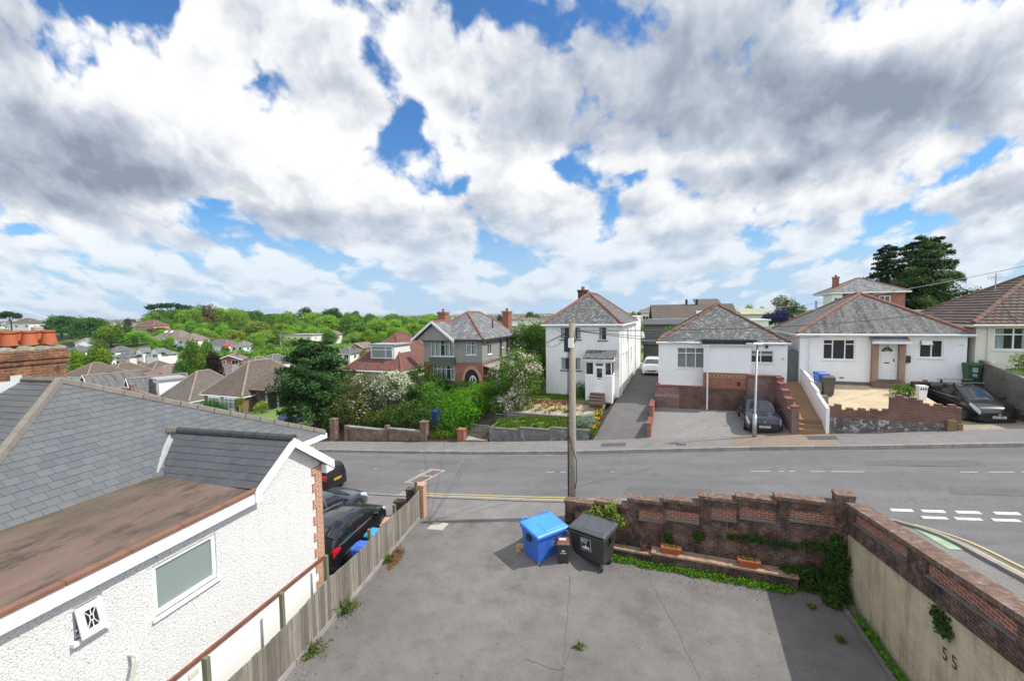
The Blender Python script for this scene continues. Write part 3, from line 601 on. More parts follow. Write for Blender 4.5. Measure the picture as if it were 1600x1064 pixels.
# ---------------------------------------------------------------- roads
def sheet(u0, u1, v0, v1, zf, du=1.0, dv=.8):
    m = MB(); nu = max(1, round(abs(u1-u0)/du)); nv = max(1, round(abs(v1-v0)/dv))
    m.grid([[(lerp(u0,u1,i/nu), lerp(v0,v1,j/nv), zf(lerp(u0,u1,i/nu), lerp(v0,v1,j/nv))) for i in range(nu+1)] for j in range(nv+1)]); return m
V_N, V_F, V_B = 17.5, 24.3, 26.6
zroad = lambda u, v: zr(u)+.05*(1-((v-20.9)/3.4)**2)
structure('road', sheet(-140, 60, 17.0, V_F, zroad), ASPH_ROAD, smooth=True)
structure('side_road', (lambda m: (m.grid([[(lerp(4.75+.0805*max(0, 15.43-v)+(.1 if v < 15.4 else 0), 22, i/17), v, zside(lerp(4.75+.0805*max(0, 15.43-v), 22, i/17), v)) for i in range(18)] for v in [-14+k*.8 for k in range(38)]+[16.4, 17.0]]), m)[1])(MB()), ASPH_ROAD, smooth=True)
zp = lambda u, v: zr(u)+.11+.02*(v-V_F)
structure('far_pavement', sheet(-140, 60, V_F+.13, V_B, zp), ASPH_PAVE, smooth=True)
def kerbline(name, pts, mat, wdt=.13, h=.13):
    m = MB()
    for a, b in zip(pts, pts[1:]):
        a, b = Vector(a)+Vector((0, 0, .12-h/2)), Vector(b)+Vector((0, 0, .12-h/2)); n = max(1, round((b-a).length/.92)); d = (b-a)/n
        for i in range(n): m.bar(a+d*i, a+d*(i+1)-d.normalized()*.014, wdt, h+.1)
    structure(name, m, mat)
kerbline('far_kerb', [(u, V_F+.065, zr(u)) for u in range(-140, 61, 2)], KERB)
# near pavement, round the corner of the wall into the side road
inner, outer = [], []
for u in [x*.5 for x in range(-8, 7)]: inner.append((u, 15.86)); outer.append((u, V_N))
cxx, cyy, rr = 3.2, 14.1, 3.4
for k in range(0, 9):
    t = k/8*math.pi/2; outer.append((cxx+rr*math.sin(t), cyy+rr*math.cos(t))); inner.append((min(5.02, 3.2+k*.3), 15.86 if k < 7 else lerp(15.86, 14.1, (k-6)/2)))
for v in range(13, -14, -1): outer.append((6.6+(13.5-v)*.03 if v < 14 else 6.6, v)); inner.append((5.0+.0805*(15.43-v), v))
zc = lambda u, v: max(zr(u), zside(u, v) if v < 17 else zr(u))+.10
mb = MB(); mb.grid([[(a[0], a[1], zc(*a)) for a in inner], [((a[0]+b[0])/2, (a[1]+b[1])/2, zc((a[0]+b[0])/2, (a[1]+b[1])/2)) for a, b in zip(inner, outer)], [(b[0], b[1], zc(*b)) for b in outer]])
structure('near_pavement', mb, ASPH_PAVE, smooth=True)
kerbline('near_kerb', [(b[0], b[1], zc(*b)-.1) for b in outer], KERB)
structure('forecourt_pavement', sheet(-60, -4.0, 15.6, V_N, lambda u, v: zr(u)+.03+.0*v), ASPH_PAVE, smooth=True)
kerbline('dropped_kerb', [(u, V_N, zr(u)-.09) for u in range(-60, -3, 2)], KERB, .11, .12)
fence_u = lambda v: -10.1+(15.28-v)*.178
zcar = lambda u, v: sstep(12.5, 15.6, v)*(zr(u)+.03)*(1 if u < -3.4 else max(0, 1-(u+3.4)/.6))
mb = MB(); mb.grid([[(lerp(fence_u(v)-.04, 4.72+.0805*max(0, 15.43-v), i/30), v, zcar(lerp(fence_u(v)-.04, 4.72+.0805*max(0, 15.43-v), i/30), v)) for i in range(31)] for v in [x*.5 for x in range(-12, 32)]+[15.62]])
structure('car_park', mb, ASPH_CAR, smooth=True)
zfore = lambda u, v: sstep(10.5, 15.6, v)*(zr(u)+.03)-.004
mb = MB(); mb.grid([[(lerp(-30, fence_u(v)-.04, i/20), v, zfore(lerp(-30, fence_u(v)-.04, i/20), v)) for i in range(21)] for v in [x*.5 for x in range(-12, 32)]+[15.62]])
structure('forecourt', mb, plain('dusty_concrete', (.27,.245,.215), .95, .25, 1.5, bmp=.004), smooth=True)
# painted markings
def marks(name, quads, mat, zf, lift=.006):
    m = MB()
    for q in quads: m.poly([(a, b, zf(a, b)+lift) for a, b in q])
    structure(name, m, mat)
dash = lambda u0, u1, v, wd=.1: [(u0, v-wd/2), (u1, v-wd/2), (u1, v+wd/2), (u0, v+wd/2)]
marks('centre_line', [dash(a, b, 21.1, .09) for a, b in ((2.85,3.6),(3.9,4.1),(4.3,4.5),(5.05,5.55),(5.75,6.85),(9.8,10.3),(10.6,11.3),(11.5,12.6),(12.9,14.6),(-3.1,-2.95),(-6.3,-5.9),(-5.6,-5.3),(-13.8,-13.6),(-17,-16.8))], FADED_LINE, zroad)
def ystrip(pts, wd=.085):
    out = []
    for a, b in zip(pts, pts[1:]):
        d = Vector((b[0]-a[0], b[1]-a[1])).normalized(); n = Vector((-d.y, d.x))*wd/2
        out.append([(a[0]-n.x, a[1]-n.y), (b[0]-n.x, b[1]-n.y), (b[0]+n.x, b[1]+n.y), (a[0]+n.x, a[1]+n.y)])
    return out
marks('double_yellow_line', ystrip([(-12.9+k*.8, V_N+.30) for k in range(12)])+ystrip([(-12.9+k*.8, V_N+.52) for k in range(12)]), YELLOW_LINE, zroad)
zj = lambda u, v: (zroad(u, v) if v > 17.0 else zside(u, v))
GV = [(6.2, 16.75), (6.72, 16.75)]
marks('give_way_line', [dash(a, a+.58, 17.55, .2) for a in (6.45, 7.25, 8.1, 9.0, 9.9, 10.8)]+[dash(a, a+.62, 17.05, .2) for a in (7.05, 7.85, 8.7, 9.55, 10.45)], WHITE_LINE, lambda u, v: max(zroad(u, v), zside(u, v)))
yc = [(cxx+(rr+.33)*math.sin(t), cyy+(rr+.33)*math.cos(t)) for t in (.95, 1.1, 1.25, 1.4, 1.57)]+[(6.95+(13.5-v)*.03, v) for v in range(13, -6, -1)]
yc2 = [(cxx+(rr+.57)*math.sin(t), cyy+(rr+.57)*math.cos(t)) for t in (1.0, 1.1, 1.25, 1.4, 1.57)]+[(7.19+(13.5-v)*.03, v) for v in range(13, -6, -1)]
marks('side_yellow_line', ystrip(yc)+ystrip(yc2), YELLOW_LINE, lambda u, v: max(zr(u), zside(u, v)))
marks('mint_tactile_patch', [[(6.22, 13.7), (6.5, 13.7), (6.5, 15.6), (6.22, 15.6)]], GREENPATCH, zc, .012)
marks('road_patch', [[(-13.6, 19.2), (-12.5, 19.0), (-12.2, 21.2), (-13.3, 21.4)]], CONC, zroad)
marks('manhole_covers', [[(-13.3, 19.35), (-12.65, 19.25), (-12.5, 20.1), (-13.15, 20.2)], [(-13.1, 20.4), (-12.5, 20.3), (-12.4, 21.0), (-12.95, 21.1)]], plain('rusty_iron', (.20,.135,.115), .8, .2, 9, bmp=.01), zroad, .012)
marks('drain_cover', [[(-9.3, 14.55), (-8.6, 14.55), (-8.6, 15.1), (-9.3, 15.1)]], plain('pale_steel_cover', (.48,.45,.40), .7, .1, 5), zcar, .014)
marks('reinstated_trench', [[(-5.9, 17.6), (-5.45, 17.6), (-6.9, 24.2), (-7.35, 24.2)]], plain('pale_tarmac', (.235,.23,.225), .95, .1, 3), zroad, .004)
marks('road_repairs', [[(-2.2, 18.4), (1.1, 18.3), (1.2, 19.1), (-2.1, 19.2)], [(7.2, 21.9), (10.9, 21.7), (11.0, 22.5), (7.3, 22.6)], [(8.6, 19.0), (12.8, 18.7), (12.9, 19.3), (8.8, 19.6)], [(-16.5, 22.4), (-12.2, 22.2), (-12.1, 22.9), (-16.4, 23.1)]], asphalt('repair_tarmac', (.135,.132,.133), (.165,.16,.16), patch=.6), zroad, .004)
marks('pavement_patches', [[(-4.3, 25.2), (-2.9, 25.2), (-2.9, 25.8), (-4.3, 25.8)], [(6.0, 25.5), (7.25, 25.5), (7.25, 26.2), (6.0, 26.2)], [(-.2, 25.0), (.3, 25.0), (.3, 25.4), (-.2, 25.4)]], asphalt('dark_patch', (.10,.097,.095), (.13,.126,.122)), zp)
def wiggle(pts, wd, seed):
    rg = random.Random(seed); out = []; fine = []
    for a, b in zip(pts, pts[1:]):
        n = max(2, int(math.dist(a, b)/.3)); fine += [(lerp(a[0], b[0], k/n)+rg.uniform(-.03, .03), lerp(a[1], b[1], k/n)+rg.uniform(-.03, .03)) for k in range(n)]
    fine.append(pts[-1])
    return ystrip(fine, wd)
marks('tarmac_seams', wiggle([UV(1.75, 13.6), UV(1.35, 11.4), UV(.95, 9.2), UV(.6, 7.2)], .009, 1)+wiggle([UV(4.25, 13.6), UV(4.3, 11.5), UV(4.25, 9.7)], .009, 2)+wiggle([UV(.2, 10.4), UV(1.1, 10.0), UV(1.35, 10.6)], .012, 3)+wiggle([UV(-4.4, 9.6), UV(-2.6, 9.1), UV(-1.4, 8.6)], .012, 4), plain('tar_line', (.10,.094,.088), .9, .3, 4), zcar, .004)
marks('sand_stain', [[(2.6+k*.5, 24.5+.25*math.sin(k)), (3.1+k*.5, 24.5+.25*math.sin(k+1)), (3.1+k*.5, 26.55), (2.6+k*.5, 26.55)] for k in range(9)], asphalt('sand_stained_tarmac', (.27,.205,.145), (.22,.19,.16), patch=.9), zp, .004)
mb = MB()
for k in range(9): mb.box(6.75+.0*k, 7.2, 11.5+k*.09, 11.545+k*.09, zside(7, 11.9)-.02, zside(7, 11.9)+.012)
structure('road_gully', mb, plain('iron_bars', (.05,.045,.04), .7, .2))
# ---------------------------------------------------------------- plots behind the far pavement
def plot(name, pts_near, pts_far, mat, n=10, zn=None, zf_=None, curve=0.0):
    """ruled sheet between a near edge and a far edge (each ((u,v,z),(u,v,z)))"""
    m = MB(); rows = []
    for j in range(n+1):
        t = j/n; a = [lerp(p, q, t) for p, q in zip(pts_near[0], pts_far[0])]; b = [lerp(p, q, t) for p, q in zip(pts_near[1], pts_far[1])]
        rows.append([tuple(lerp(p, q, i/10) for p, q in zip(a, b)) for i in range(11)])
    m.grid(rows); structure(name, m, mat, smooth=True)
zb = lambda u: zr(u)+.15
plot('driveway', ((-5.0,26.55,zb(-5)), (-1.72,26.55,zb(-1.72))), ((-4.2,32,2.4), (-1.6,32,2.45)), ASPH_DRIVE)
plot('driveway_rear', ((-4.2,32,2.4), (-1.6,32,2.45)), ((-3.9,50,3.1), (-.9,50,3.15)), ASPH_DRIVE)
plot('block_paved_drive', ((-1.72,26.55,zb(-1.72)), (5.6,26.55,zb(5.6))), ((-1.72,31.3,2.02), (5.6,31.3,2.12)), PAVER)
plot('buff_paved_drive', ((12.4,26.55,zb(12.4)), (17,26.55,zb(17))), ((12.4,31.4,2.92), (15.5,31.4,3.0)), PAVER_B)
plot('drive_border', ((-5.35,26.95,.5), (-4.9,26.7,.55)), ((-4.9,32,2.32), (-4.1,32,2.38)), SOIL)
plot('gravel_garden', ((7.1,26.95,3.15), (12.4,26.95,3.3)), ((7.1,32,3.9), (12.4,32,3.95)), GRAVEL)
plot('sandy_path', ((5.6,27.6,2.63), (7.0,27.6,2.63)), ((5.6,32.6,4.08), (7.0,32.6,4.08)), SAND_PATH)
mb = MB()
for k in range(3): mb.box(5.72, 6.94, 26.62+k*.33, 27.62, 1.6, zb(6.3)+.02+.19*(k+1))
single('garden_steps', mb, SAND_PATH, 'orange sandy steps climbing from the pavement between two garden walls', 'steps', (6.3, 26.6, zb(6.3)))
plot('terrace_lawn', ((-12.0,27.2,.72), (-5.3,27.2,1.1)), ((-12.0,28.8,1.2), (-5.3,28.8,1.5)), GRASS)
plot('patio', ((-11.6,28.95,1.5), (-4.9,28.95,1.6)), ((-11.6,30.25,1.95), (-4.8,30.25,2.2)), PATIO)
plot('front_lawn', ((-12.5,30.3,2.25), (-4.5,30.3,2.32)), ((-12.5,32.6,2.42), (-4.1,32.6,2.42)), GRASS)
plot('shrubbery_ground', ((-30,26.55,zb(-30)), (-12.15,26.55,zb(-12.15))), ((-30,33,.1), (-12.3,33,2.5)), SOIL)
plot('verge', ((-46,26.55,zb(-46)), (-30,26.55,zb(-30))), ((-46,40,-2.6), (-30,40,-1.2)), GRASS)
plot('rear_gardens', ((-30,33,.1), (-1,33,2.2)), ((-30,75,-.3), (0,75,3.6)), GRASS)
plot('upper_gardens', ((-1.4,33,3.3), (40,33,5.4)), ((-1.4,75,4.2), (40,75,7.5)), GRASS)
plot('raised_garden', ((15.45,26.9,4.85), (30,26.9,5.8)), ((15.45,34,5.15), (30,34,6.2)), GRASS)
# ---------------------------------------------------------------- shared builders
def wall(mb, a, b, z0, z1, openings=(), n=None, depth=.12, m=0):
    """vertical wall face from a to b (2d), with openings (s0, s1, h0, h1) and reveals going inwards; outward normal is to the right of a->b"""
    a = Vector((a[0], a[1])); b = Vector((b[0], b[1])); d = (b-a); L = d.length; d /= L; nrm = Vector((d.y, -d.x))
    P = lambda s, z, k=0.0: (a.x+d.x*s-nrm.x*k, a.y+d.y*s-nrm.y*k, z)
    ss = sorted({0.0, L, *[o[0] for o in openings], *[o[1] for o in openings]}); zz = sorted({z0, z1, *[o[2] for o in openings], *[o[3] for o in openings]})
    for s0, s1 in zip(ss, ss[1:]):
        for h0, h1 in zip(zz, zz[1:]):
            sm, hm = (s0+s1)/2, (h0+h1)/2
            if any(o[0] < sm < o[1] and o[2] < hm < o[3] for o in openings): continue
            mb.poly([P(s0, h0), P(s1, h0), P(s1, h1), P(s0, h1)], m)
    for s0, s1, h0, h1 in openings:
        mb.poly([P(s0, h0), P(s0, h0, depth), P(s0, h1, depth), P(s0, h1)], m); mb.poly([P(s1, h0), P(s1, h1), P(s1, h1, depth), P(s1, h0, depth)], m)
        mb.poly([P(s0, h0), P(s1, h0), P(s1, h0, depth), P(s0, h0, depth)], m); mb.poly([P(s0, h1), P(s0, h1, depth), P(s1, h1, depth), P(s1, h1)], m)
    return P
def window(par, a, d, n, z0, w_, h_, cols=(.33, .66), transom=None, mat=None, glass=None, curtain=None, inset=.07, fr=.055, sill=True, blind=0.0, name='window', drop_cols=None):
    """a window set into a wall opening: a is the left bottom corner on the wall face (2d), d along the wall, n outwards"""
    mat = mat or UPVC; glass = glass or GLASS
    a = Vector((a[0], a[1], 0)); d = Vector((d[0], d[1], 0)).normalized(); n = Vector((n[0], n[1], 0)).normalized()
    P = lambda s, z, k: a+d*s+n*k+Vector((0, 0, z0+z))
    def bx(m, s0, s1, h0, h1, k0, k1):
        m.hexa([P(s0,h0,k0), P(s1,h0,k0), P(s1,h0,k1), P(s0,h0,k1)], [P(s0,h1,k0), P(s1,h1,k0), P(s1,h1,k1), P(s0,h1,k1)])
    f = MB(); k0, k1 = -inset-.05, -inset+.02
    bx(f, 0, w_, 0, fr, k0, k1); bx(f, 0, w_, h_-fr, h_, k0, k1); bx(f, 0, fr, fr, h_-fr, k0, k1); bx(f, w_-fr, w_, fr, h_-fr, k0, k1)
    for c in cols: bx(f, w_*c-fr*.45, w_*c+fr*.45, fr, h_-fr, k0, k1-.003)
    if transom:
        edges = [0, *cols, 1]
        for i, (c0, c1) in enumerate(zip(edges, edges[1:])):
            if drop_cols and i in drop_cols: continue
            bx(f, w_*c0+fr*.5, w_*c1-fr*.5, h_*transom-fr*.4, h_*transom+fr*.4, k0, k1-.006)
    fo = f.build(name, mat, par)
    p = MB(); k = -inset-.02; p.poly([P(fr*.5,fr*.5,k), P(w_-fr*.5,fr*.5,k), P(w_-fr*.5,h_-fr*.5,k), P(fr*.5,h_-fr*.5,k)]); p.build('pane', glass, fo)
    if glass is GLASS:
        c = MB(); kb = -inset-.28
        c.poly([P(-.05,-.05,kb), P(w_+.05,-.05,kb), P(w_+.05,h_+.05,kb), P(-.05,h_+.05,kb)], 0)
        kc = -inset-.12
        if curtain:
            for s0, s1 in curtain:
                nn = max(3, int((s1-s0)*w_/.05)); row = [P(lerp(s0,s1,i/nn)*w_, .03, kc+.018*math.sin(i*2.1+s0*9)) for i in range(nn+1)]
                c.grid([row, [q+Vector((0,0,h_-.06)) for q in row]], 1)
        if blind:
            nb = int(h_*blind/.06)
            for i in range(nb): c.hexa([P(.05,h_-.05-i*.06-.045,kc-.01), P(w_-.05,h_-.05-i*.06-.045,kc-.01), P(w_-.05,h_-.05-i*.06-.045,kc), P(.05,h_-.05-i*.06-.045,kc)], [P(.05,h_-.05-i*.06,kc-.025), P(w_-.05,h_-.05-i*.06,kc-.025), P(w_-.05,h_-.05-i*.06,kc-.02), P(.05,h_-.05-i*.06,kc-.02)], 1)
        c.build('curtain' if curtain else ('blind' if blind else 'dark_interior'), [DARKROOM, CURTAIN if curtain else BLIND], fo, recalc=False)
    if sill:
        q = MB(); bx(q, -.06, w_+.06, -.06, 0, -inset, .06); q.build('sill', mat if sill is True else sill, fo)
    return fo
def ridge(mb, a, b, r=.11, seg=.42, n=9, gap=.012, m=0, lift=.0):
    a = Vector(a)+Vector((0,0,lift)); b = Vector(b)+Vector((0,0,lift)); L = (b-a).length; k = max(1, round(L/seg)); d = (b-a)/k
    for i in range(k):
        p = a+d*i; q = a+d*(i+1)-d.normalized()*gap
        mb.tube([p, p+(q-p)*.1, q], [r*1.1, r*1.02, r], n, m)
def slab(mb, pts, th=.07, m=0):
    """roof slope polygon with thickness"""
    pts = [Vector(p) for p in pts]; nn = (pts[1]-pts[0]).cross(pts[2]-pts[0]).normalized()
    if nn.z < 0: pts = pts[::-1]; nn = -nn
    mb.prism(pts, -nn*th, m)
def tilefield(name, mat, parent, org, t, up, s_rng, h_rng, tw, th, clips, gap=.006, lift=.014, thick=.012):
    """real overlapping tiles over a slope, cut along its edges"""
    org = Vector(org); t = Vector(t).normalized(); up = Vector(up).normalized(); n = t.cross(up).normalized()
    if n.z < 0: n = -n
    bm = bmesh.new(); r0 = int(math.floor(h_rng[0]/th)); r1 = int(math.ceil(h_rng[1]/th)); rng = random.Random(3)
    for k in range(r0, r1):
        off = (k % 2)*tw*.5
        for j in range(int(math.floor((s_rng[0]-off)/tw)), int(math.ceil((s_rng[1]-off)/tw))):
            a0 = off+j*tw+gap/2; a1 = a0+tw-gap; l = lift+rng.uniform(-.003, .003)
            P = lambda s, h, z: bm.verts.new(org+t*s+up*h+n*z)
            b0, b1, c0, c1 = P(a0, k*th, l), P(a1, k*th, l), P(a1, (k+1)*th+.03, .003), P(a0, (k+1)*th+.03, .003)
            d0, d1 = P(a0, k*th, l-thick), P(a1, k*th, l-thick); e0, e1 = P(a1, (k+1)*th, -.006), P(a0, (k+1)*th, -.006)
            bm.faces.new((b0, b1, c0, c1)); bm.faces.new((d0, d1, b1, b0)); bm.faces.new((b1, d1, e0, c0)); bm.faces.new((d0, b0, c1, e1))
    for co, no in clips:
        bmesh.ops.bisect_plane(bm, geom=bm.verts[:]+bm.edges[:]+bm.faces[:], plane_co=co, plane_no=no, clear_outer=True)
    me = bpy.data.meshes.new(name); bm.normal_update(); bm.to_mesh(me); bm.free(); me.materials.append(mat); set_uv(me)
    o = bpy.data.objects.new(name, me); col.objects.link(o); o.parent = parent; return o
def leafblades(pts, rng, mat, name, parent, h=.3, n=30, spread=.2, wd=.02, droop=.5):
    m = MB()
    for p in pts:
        for _ in range(n):
            a = rng.uniform(0, 6.283); r = rng.uniform(0, spread*.4); hh = h*rng.uniform(.5, 1.1); lean = rng.uniform(.1, droop)
            b = Vector((p[0]+r*math.cos(a), p[1]+r*math.sin(a), p[2])); dr = Vector((math.cos(a), math.sin(a), 0)); sd = Vector((-dr.y, dr.x, 0))*wd
            m1 = b+dr*lean*hh*.4+Vector((0,0,hh*.6)); m2 = b+dr*lean*hh*1.1+Vector((0,0,hh*(1-.35*lean)))
            m.poly([b-sd, b+sd, m1+sd*.8, m1-sd*.8]); m.poly([m1-sd*.8, m1+sd*.8, m2])
    return m.build(name, mat, parent, recalc=False)
# ---- leaf clouds with numpy
def leafmesh(name, c, nrm, size, mats, mi=None, aspect=.55):
    n = len(c); rng = np.random.default_rng(n)
    nrm = nrm/np.maximum(np.linalg.norm(nrm, axis=1, keepdims=True), 1e-6)
    r = rng.normal(size=(n, 3)); t = np.cross(nrm, r); t /= np.maximum(np.linalg.norm(t, axis=1, keepdims=True), 1e-6); b = np.cross(nrm, t)
    s = size[:, None]
    v = np.empty((n, 4, 3), np.float32)
    v[:,0] = c-t*s*.5; v[:,1] = c+b*s*aspect*.5+nrm*s*.10; v[:,2] = c+t*s*.5; v[:,3] = c-b*s*aspect*.5+nrm*s*.10
    me = bpy.data.meshes.new(name); me.vertices.add(n*4); me.vertices.foreach_set('co', v.ravel())
    me.loops.add(n*4); me.loops.foreach_set('vertex_index', np.arange(n*4, dtype=np.int32))
    me.polygons.add(n); me.polygons.foreach_set('loop_start', np.arange(n, dtype=np.int32)*4)
    for m in (mats if isinstance(mats, (list, tuple)) else [mats]): me.materials.append(m)
    if mi is not None: me.polygons.foreach_set('material_index', np.asarray(mi, np.int32))
    me.update(calc_edges=True); return me
def cloud(lobes, n, size, seed, shell=.5, bias=.9, flat=0.0, jit=.35):
    """leaf centres, normals, sizes for ellipsoid lobes (x,y,z,rx,ry,rz)"""
    rng = np.random.default_rng(seed); L = np.array(lobes, float)
    wgt = (L[:,3]*L[:,4]*L[:,5])**(2/3); idx = rng.choice(len(L), n, p=wgt/wgt.sum())
    d = rng.normal(size=(n, 3)); d /= np.linalg.norm(d, axis=1, keepdims=True)
    r = shell+(1-shell)*rng.random(n)**.55
    ph = rng.random((len(L), 3))*6.28
    bump_ = 1+.13*np.sin(d[:,0]*4.3+ph[idx,0])+.11*np.sin(d[:,1]*5.1+ph[idx,1])+.10*np.sin(d[:,2]*6.7+ph[idx,2])
    c = L[idx,:3]+d*L[idx,3:6]*(r*bump_)[:,None]+rng.normal(size=(n,3))*size*jit
    nn = d*bias+rng.normal(size=(n,3))*.75; nn[:,2] += .25
    return c, nn, size*rng.uniform(.6, 1.35, n)
def leafobj(name, lobes, n, size, seed, mats, parent, frac=None, **k):
    c, nn, s = cloud(lobes, n, size, seed, **k)
    mi = None
    if frac:                                                       # second material on leaf clusters picked by clumps
        rng = np.random.default_rng(seed+5); ctr = c[rng.choice(len(c), frac[0])]; hit = np.zeros(len(c), bool)
        for q in ctr: hit |= ((c-q)**2).sum(1) < (frac[1]*rng.uniform(.6, 1.3))**2
        mi = (hit & (rng.random(len(c)) < frac[2])).astype(np.int32)
    me = leafmesh(name, c.astype(np.float32), nn, s, mats, mi)
    o = bpy.data.objects.new(name, me); col.objects.link(o); o.parent = parent; return o
# ---------------------------------------------------------------- the pebble-dashed bungalow on the left
bun = thing('bungalow', 'white pebble-dashed bungalow with grey slate hipped roof and brown felt flat roof beside the fence', 'house', (-5.47, 12.8, 0), R(-14.4))
YE, YA = -.38, -1.56
mb = MB()
ops = [(6.95, 8.26, 2.94, 3.92), (5.73, 6.14, 3.40, 3.95)]
# wall runs along local y at x=0; s measured from y=-12
wall(mb, (0, -12), (0, YE), 1.58, 4.24, ops)
mb.poly([(0, -2.80, 4.24), (0, YE, 4.24), (0, YE, 4.34), (0, YA, 5.2), (0, -2.80, 4.34)])
mb.poly([(0, YE, 0), (-2.3, YE, 0), (-2.3, YE, 4.3), (0, YE, 4.3)])
mb.build('roughcast_wall', ROUGHCAST, bun)
mb = MB(); mb.box(-.02, .012, -12, YE-.02, 0, 1.5); mb.build('plinth', SMOOTHW, bun)
mb = MB(); mb.box(-.01, .055, -12, YE+.03, 1.5, 1.585); mb.build('painted_band', RAIL_RED, bun)
mb = MB()
for k in range(18):
    z = .06+k*.235; wd = .36 if k % 2 else .24
    mb.box(-.3, .035, YE-wd, YE+.02, z, min(z+.235, 4.26))
mb.build('brick_quoin', BRICK_OR, bun)
mb = MB(); mb.box(-9.6, -2.42, -7.0, 2.4, 0, 4.15); mb.box(-2.45, -.5, -12, YE-.03, .0, 4.1); mb.build('house_body', SMOOTHW, bun)
# flat roof, its edge and fascia
mb = MB(); mb.hexa([(-3.2, -12, 4.45), (.17, -12, 4.36), (.17, -2.78, 4.36), (-3.2, -2.78, 4.45)], [(-3.2, -12, 4.60), (.17, -12, 4.455), (.17, -2.78, 4.455), (-3.2, -2.78, 4.60)]); mb.build('flat_roof', FELT, bun)
mb = MB()
for k in range(10): mb.box(.05, .2, -12+k*.93, -12.008+(k+1)*.93 if k < 9 else -2.74, 4.44, 4.505)
mb.build('felt_edging', FELT_EDGE, bun)
mb = MB(); mb.box(.155, .18, -12, -2.62, 4.19, 4.45); mb.box(0.002, .155, -12, -2.62, 4.19, 4.215)
# gable barge boards and soffits
for y0, z0, y1, z1 in ((-2.86, 4.24, YA, 5.20), (-.02, 4.08, YA, 5.20)):
    mb.hexa([(.17, y0, z0-.02), (.225, y0, z0-.02), (.225, y1, z1-.06), (.17, y1, z1-.06)], [(.17, y0, z0+.22), (.225, y0, z0+.22), (.225, y1, z1+.18), (.17, y1, z1+.18)])
    mb.hexa([(.002, y0, z0+.10), (.15, y0, z0+.10), (.15, y1, z1+.02), (.002, y1, z1+.02)], [(.002, y0, z0+.13), (.15, y0, z0+.13), (.15, y1, z1+.05), (.002, y1, z1+.05)])
mb.box(-.1, .20, YE+.03, -.03, 4.02, 4.26)
mb.build('fascia', UPVC, bun)
# cross gable roof
gz0 = 5.36; zl, zr2 = 4.46, 4.21
mb = MB()
slab(mb, [(.19, YA, gz0), (.19, -2.75, 4.47), (-3.0, -2.75, 4.47), (-3.95, YA, gz0)], .06)
slab(mb, [(.19, YA, gz0), (.19, .02, zr2), (-2.3, .02, zr2), (-3.95, YA, gz0)], .06)
mb.build('gable_roof', RIDGE_DK, bun)
up = Vector((0, 2.75+YA, .89)).normalized()
SLATE_TILE, g_ = newmat('slate_tiles'); rnd = g_.n('NewGeometry').outputs['Random Per Island']; ob = g_.n('TexCoord').outputs['Object']
cc = g_.mix(rnd, (.092,.102,.112), (.118,.128,.136)); cc = g_.mix(g_.m('MULTIPLY', g_.noise(ob, .9, 6, .65, .4, .7), .4), cc, (.15,.148,.138)); cc = g_.mix(g_.m('MULTIPLY', g_.noise(ob, 14, 4, .7, .64, .72), .4), cc, (.26,.26,.245))
b_ = bsdf_out(g_, Base_Color=cc, Roughness=.5); g_.set(b_.inputs['Normal'], bump(g_, g_.noise(ob, 60, 4, .6, .2, .8), .002))
SLATE_TILE2, g_ = newmat('new_dark_slate_tiles'); rnd = g_.n('NewGeometry').outputs['Random Per Island']; ob = g_.n('TexCoord').outputs['Object']
bsdf_out(g_, Base_Color=g_.mix(g_.m('MULTIPLY', g_.noise(ob, 1.5, 5, .6, .4, .7), .4), g_.mix(rnd, (.060,.064,.072), (.078,.083,.091)), (.10,.10,.098)), Roughness=.5)
tilefield('gable_tiles', SLATE_TILE2, bun, (0, -2.75, 4.478), (-1, 0, 0), up, (-.19, 4.1), (0, 1.52), .26, .20, [((-2.95, -2.75, 4.47), Vector((-1.19, -.95, 0))), ((0, YA, 5), (0, 1, 0)), ((.19, 0, 0), (1, 0, 0))])
mb = MB(); ridge(mb, (.2, YA, gz0), (-3.72, YA, gz0), .10, .40); mb.build('gable_ridge', RIDGE_DK, bun, smooth=False)
mb = MB(); mb.tube([(-3.9, YA, gz0-.02), (-3.62, YA, gz0+.02)], [.15, .125], 8); mb.build('ridge_end', RIDGE_NEW, bun)
mb = MB(); mb.hexa([(-3.92, -1.5, 5.33), (-3.72, -1.5, 5.31), (-2.88, -2.72, 4.58), (-3.06, -2.72, 4.60)], [(-3.93, -1.5, 5.40), (-3.72, -1.5, 5.38), (-2.88, -2.72, 4.64), (-3.07, -2.72, 4.69)]); mb.build('lead_valley', LEAD, bun)
# main hipped roof
AP = Vector((-6.14, -2.72, 6.88)); CR = Vector((-2.30, 2.88, 4.19)); CL = Vector((-2.30, -7.32, 4.19)); RB = Vector((-12.0, -2.72, 6.88)); BL = Vector((-12.0, -7.32, 4.19)); BR = Vector((-12, 2.88, 4.19))
mb = MB(); slab(mb, [CL, CR, AP]); slab(mb, [CL, AP, RB, BL]); slab(mb, [CR, AP, RB, BR]); mb.build('roof', SLATE_NEW, bun)
upm = (AP-Vector((-2.3, -2.72, 4.19))).normalized()
nL = Vector((-(AP-CL).y, (AP-CL).x, 0)); nR = Vector(((AP-CR).y, -(AP-CR).x, 0))
if nL.dot(CR-CL) > 0: nL = -nL
if nR.dot(CL-CR) > 0: nR = -nR
tilefield('roof_tiles', SLATE_TILE, bun, (-2.3, 0, 4.195), (0, 1, 0), upm, (-7.4, 3.0), (0, 4.75), .27, .205, [(CL, nL), (CR, nR)])
ups = Vector((0, 4.6, 2.69)).normalized()
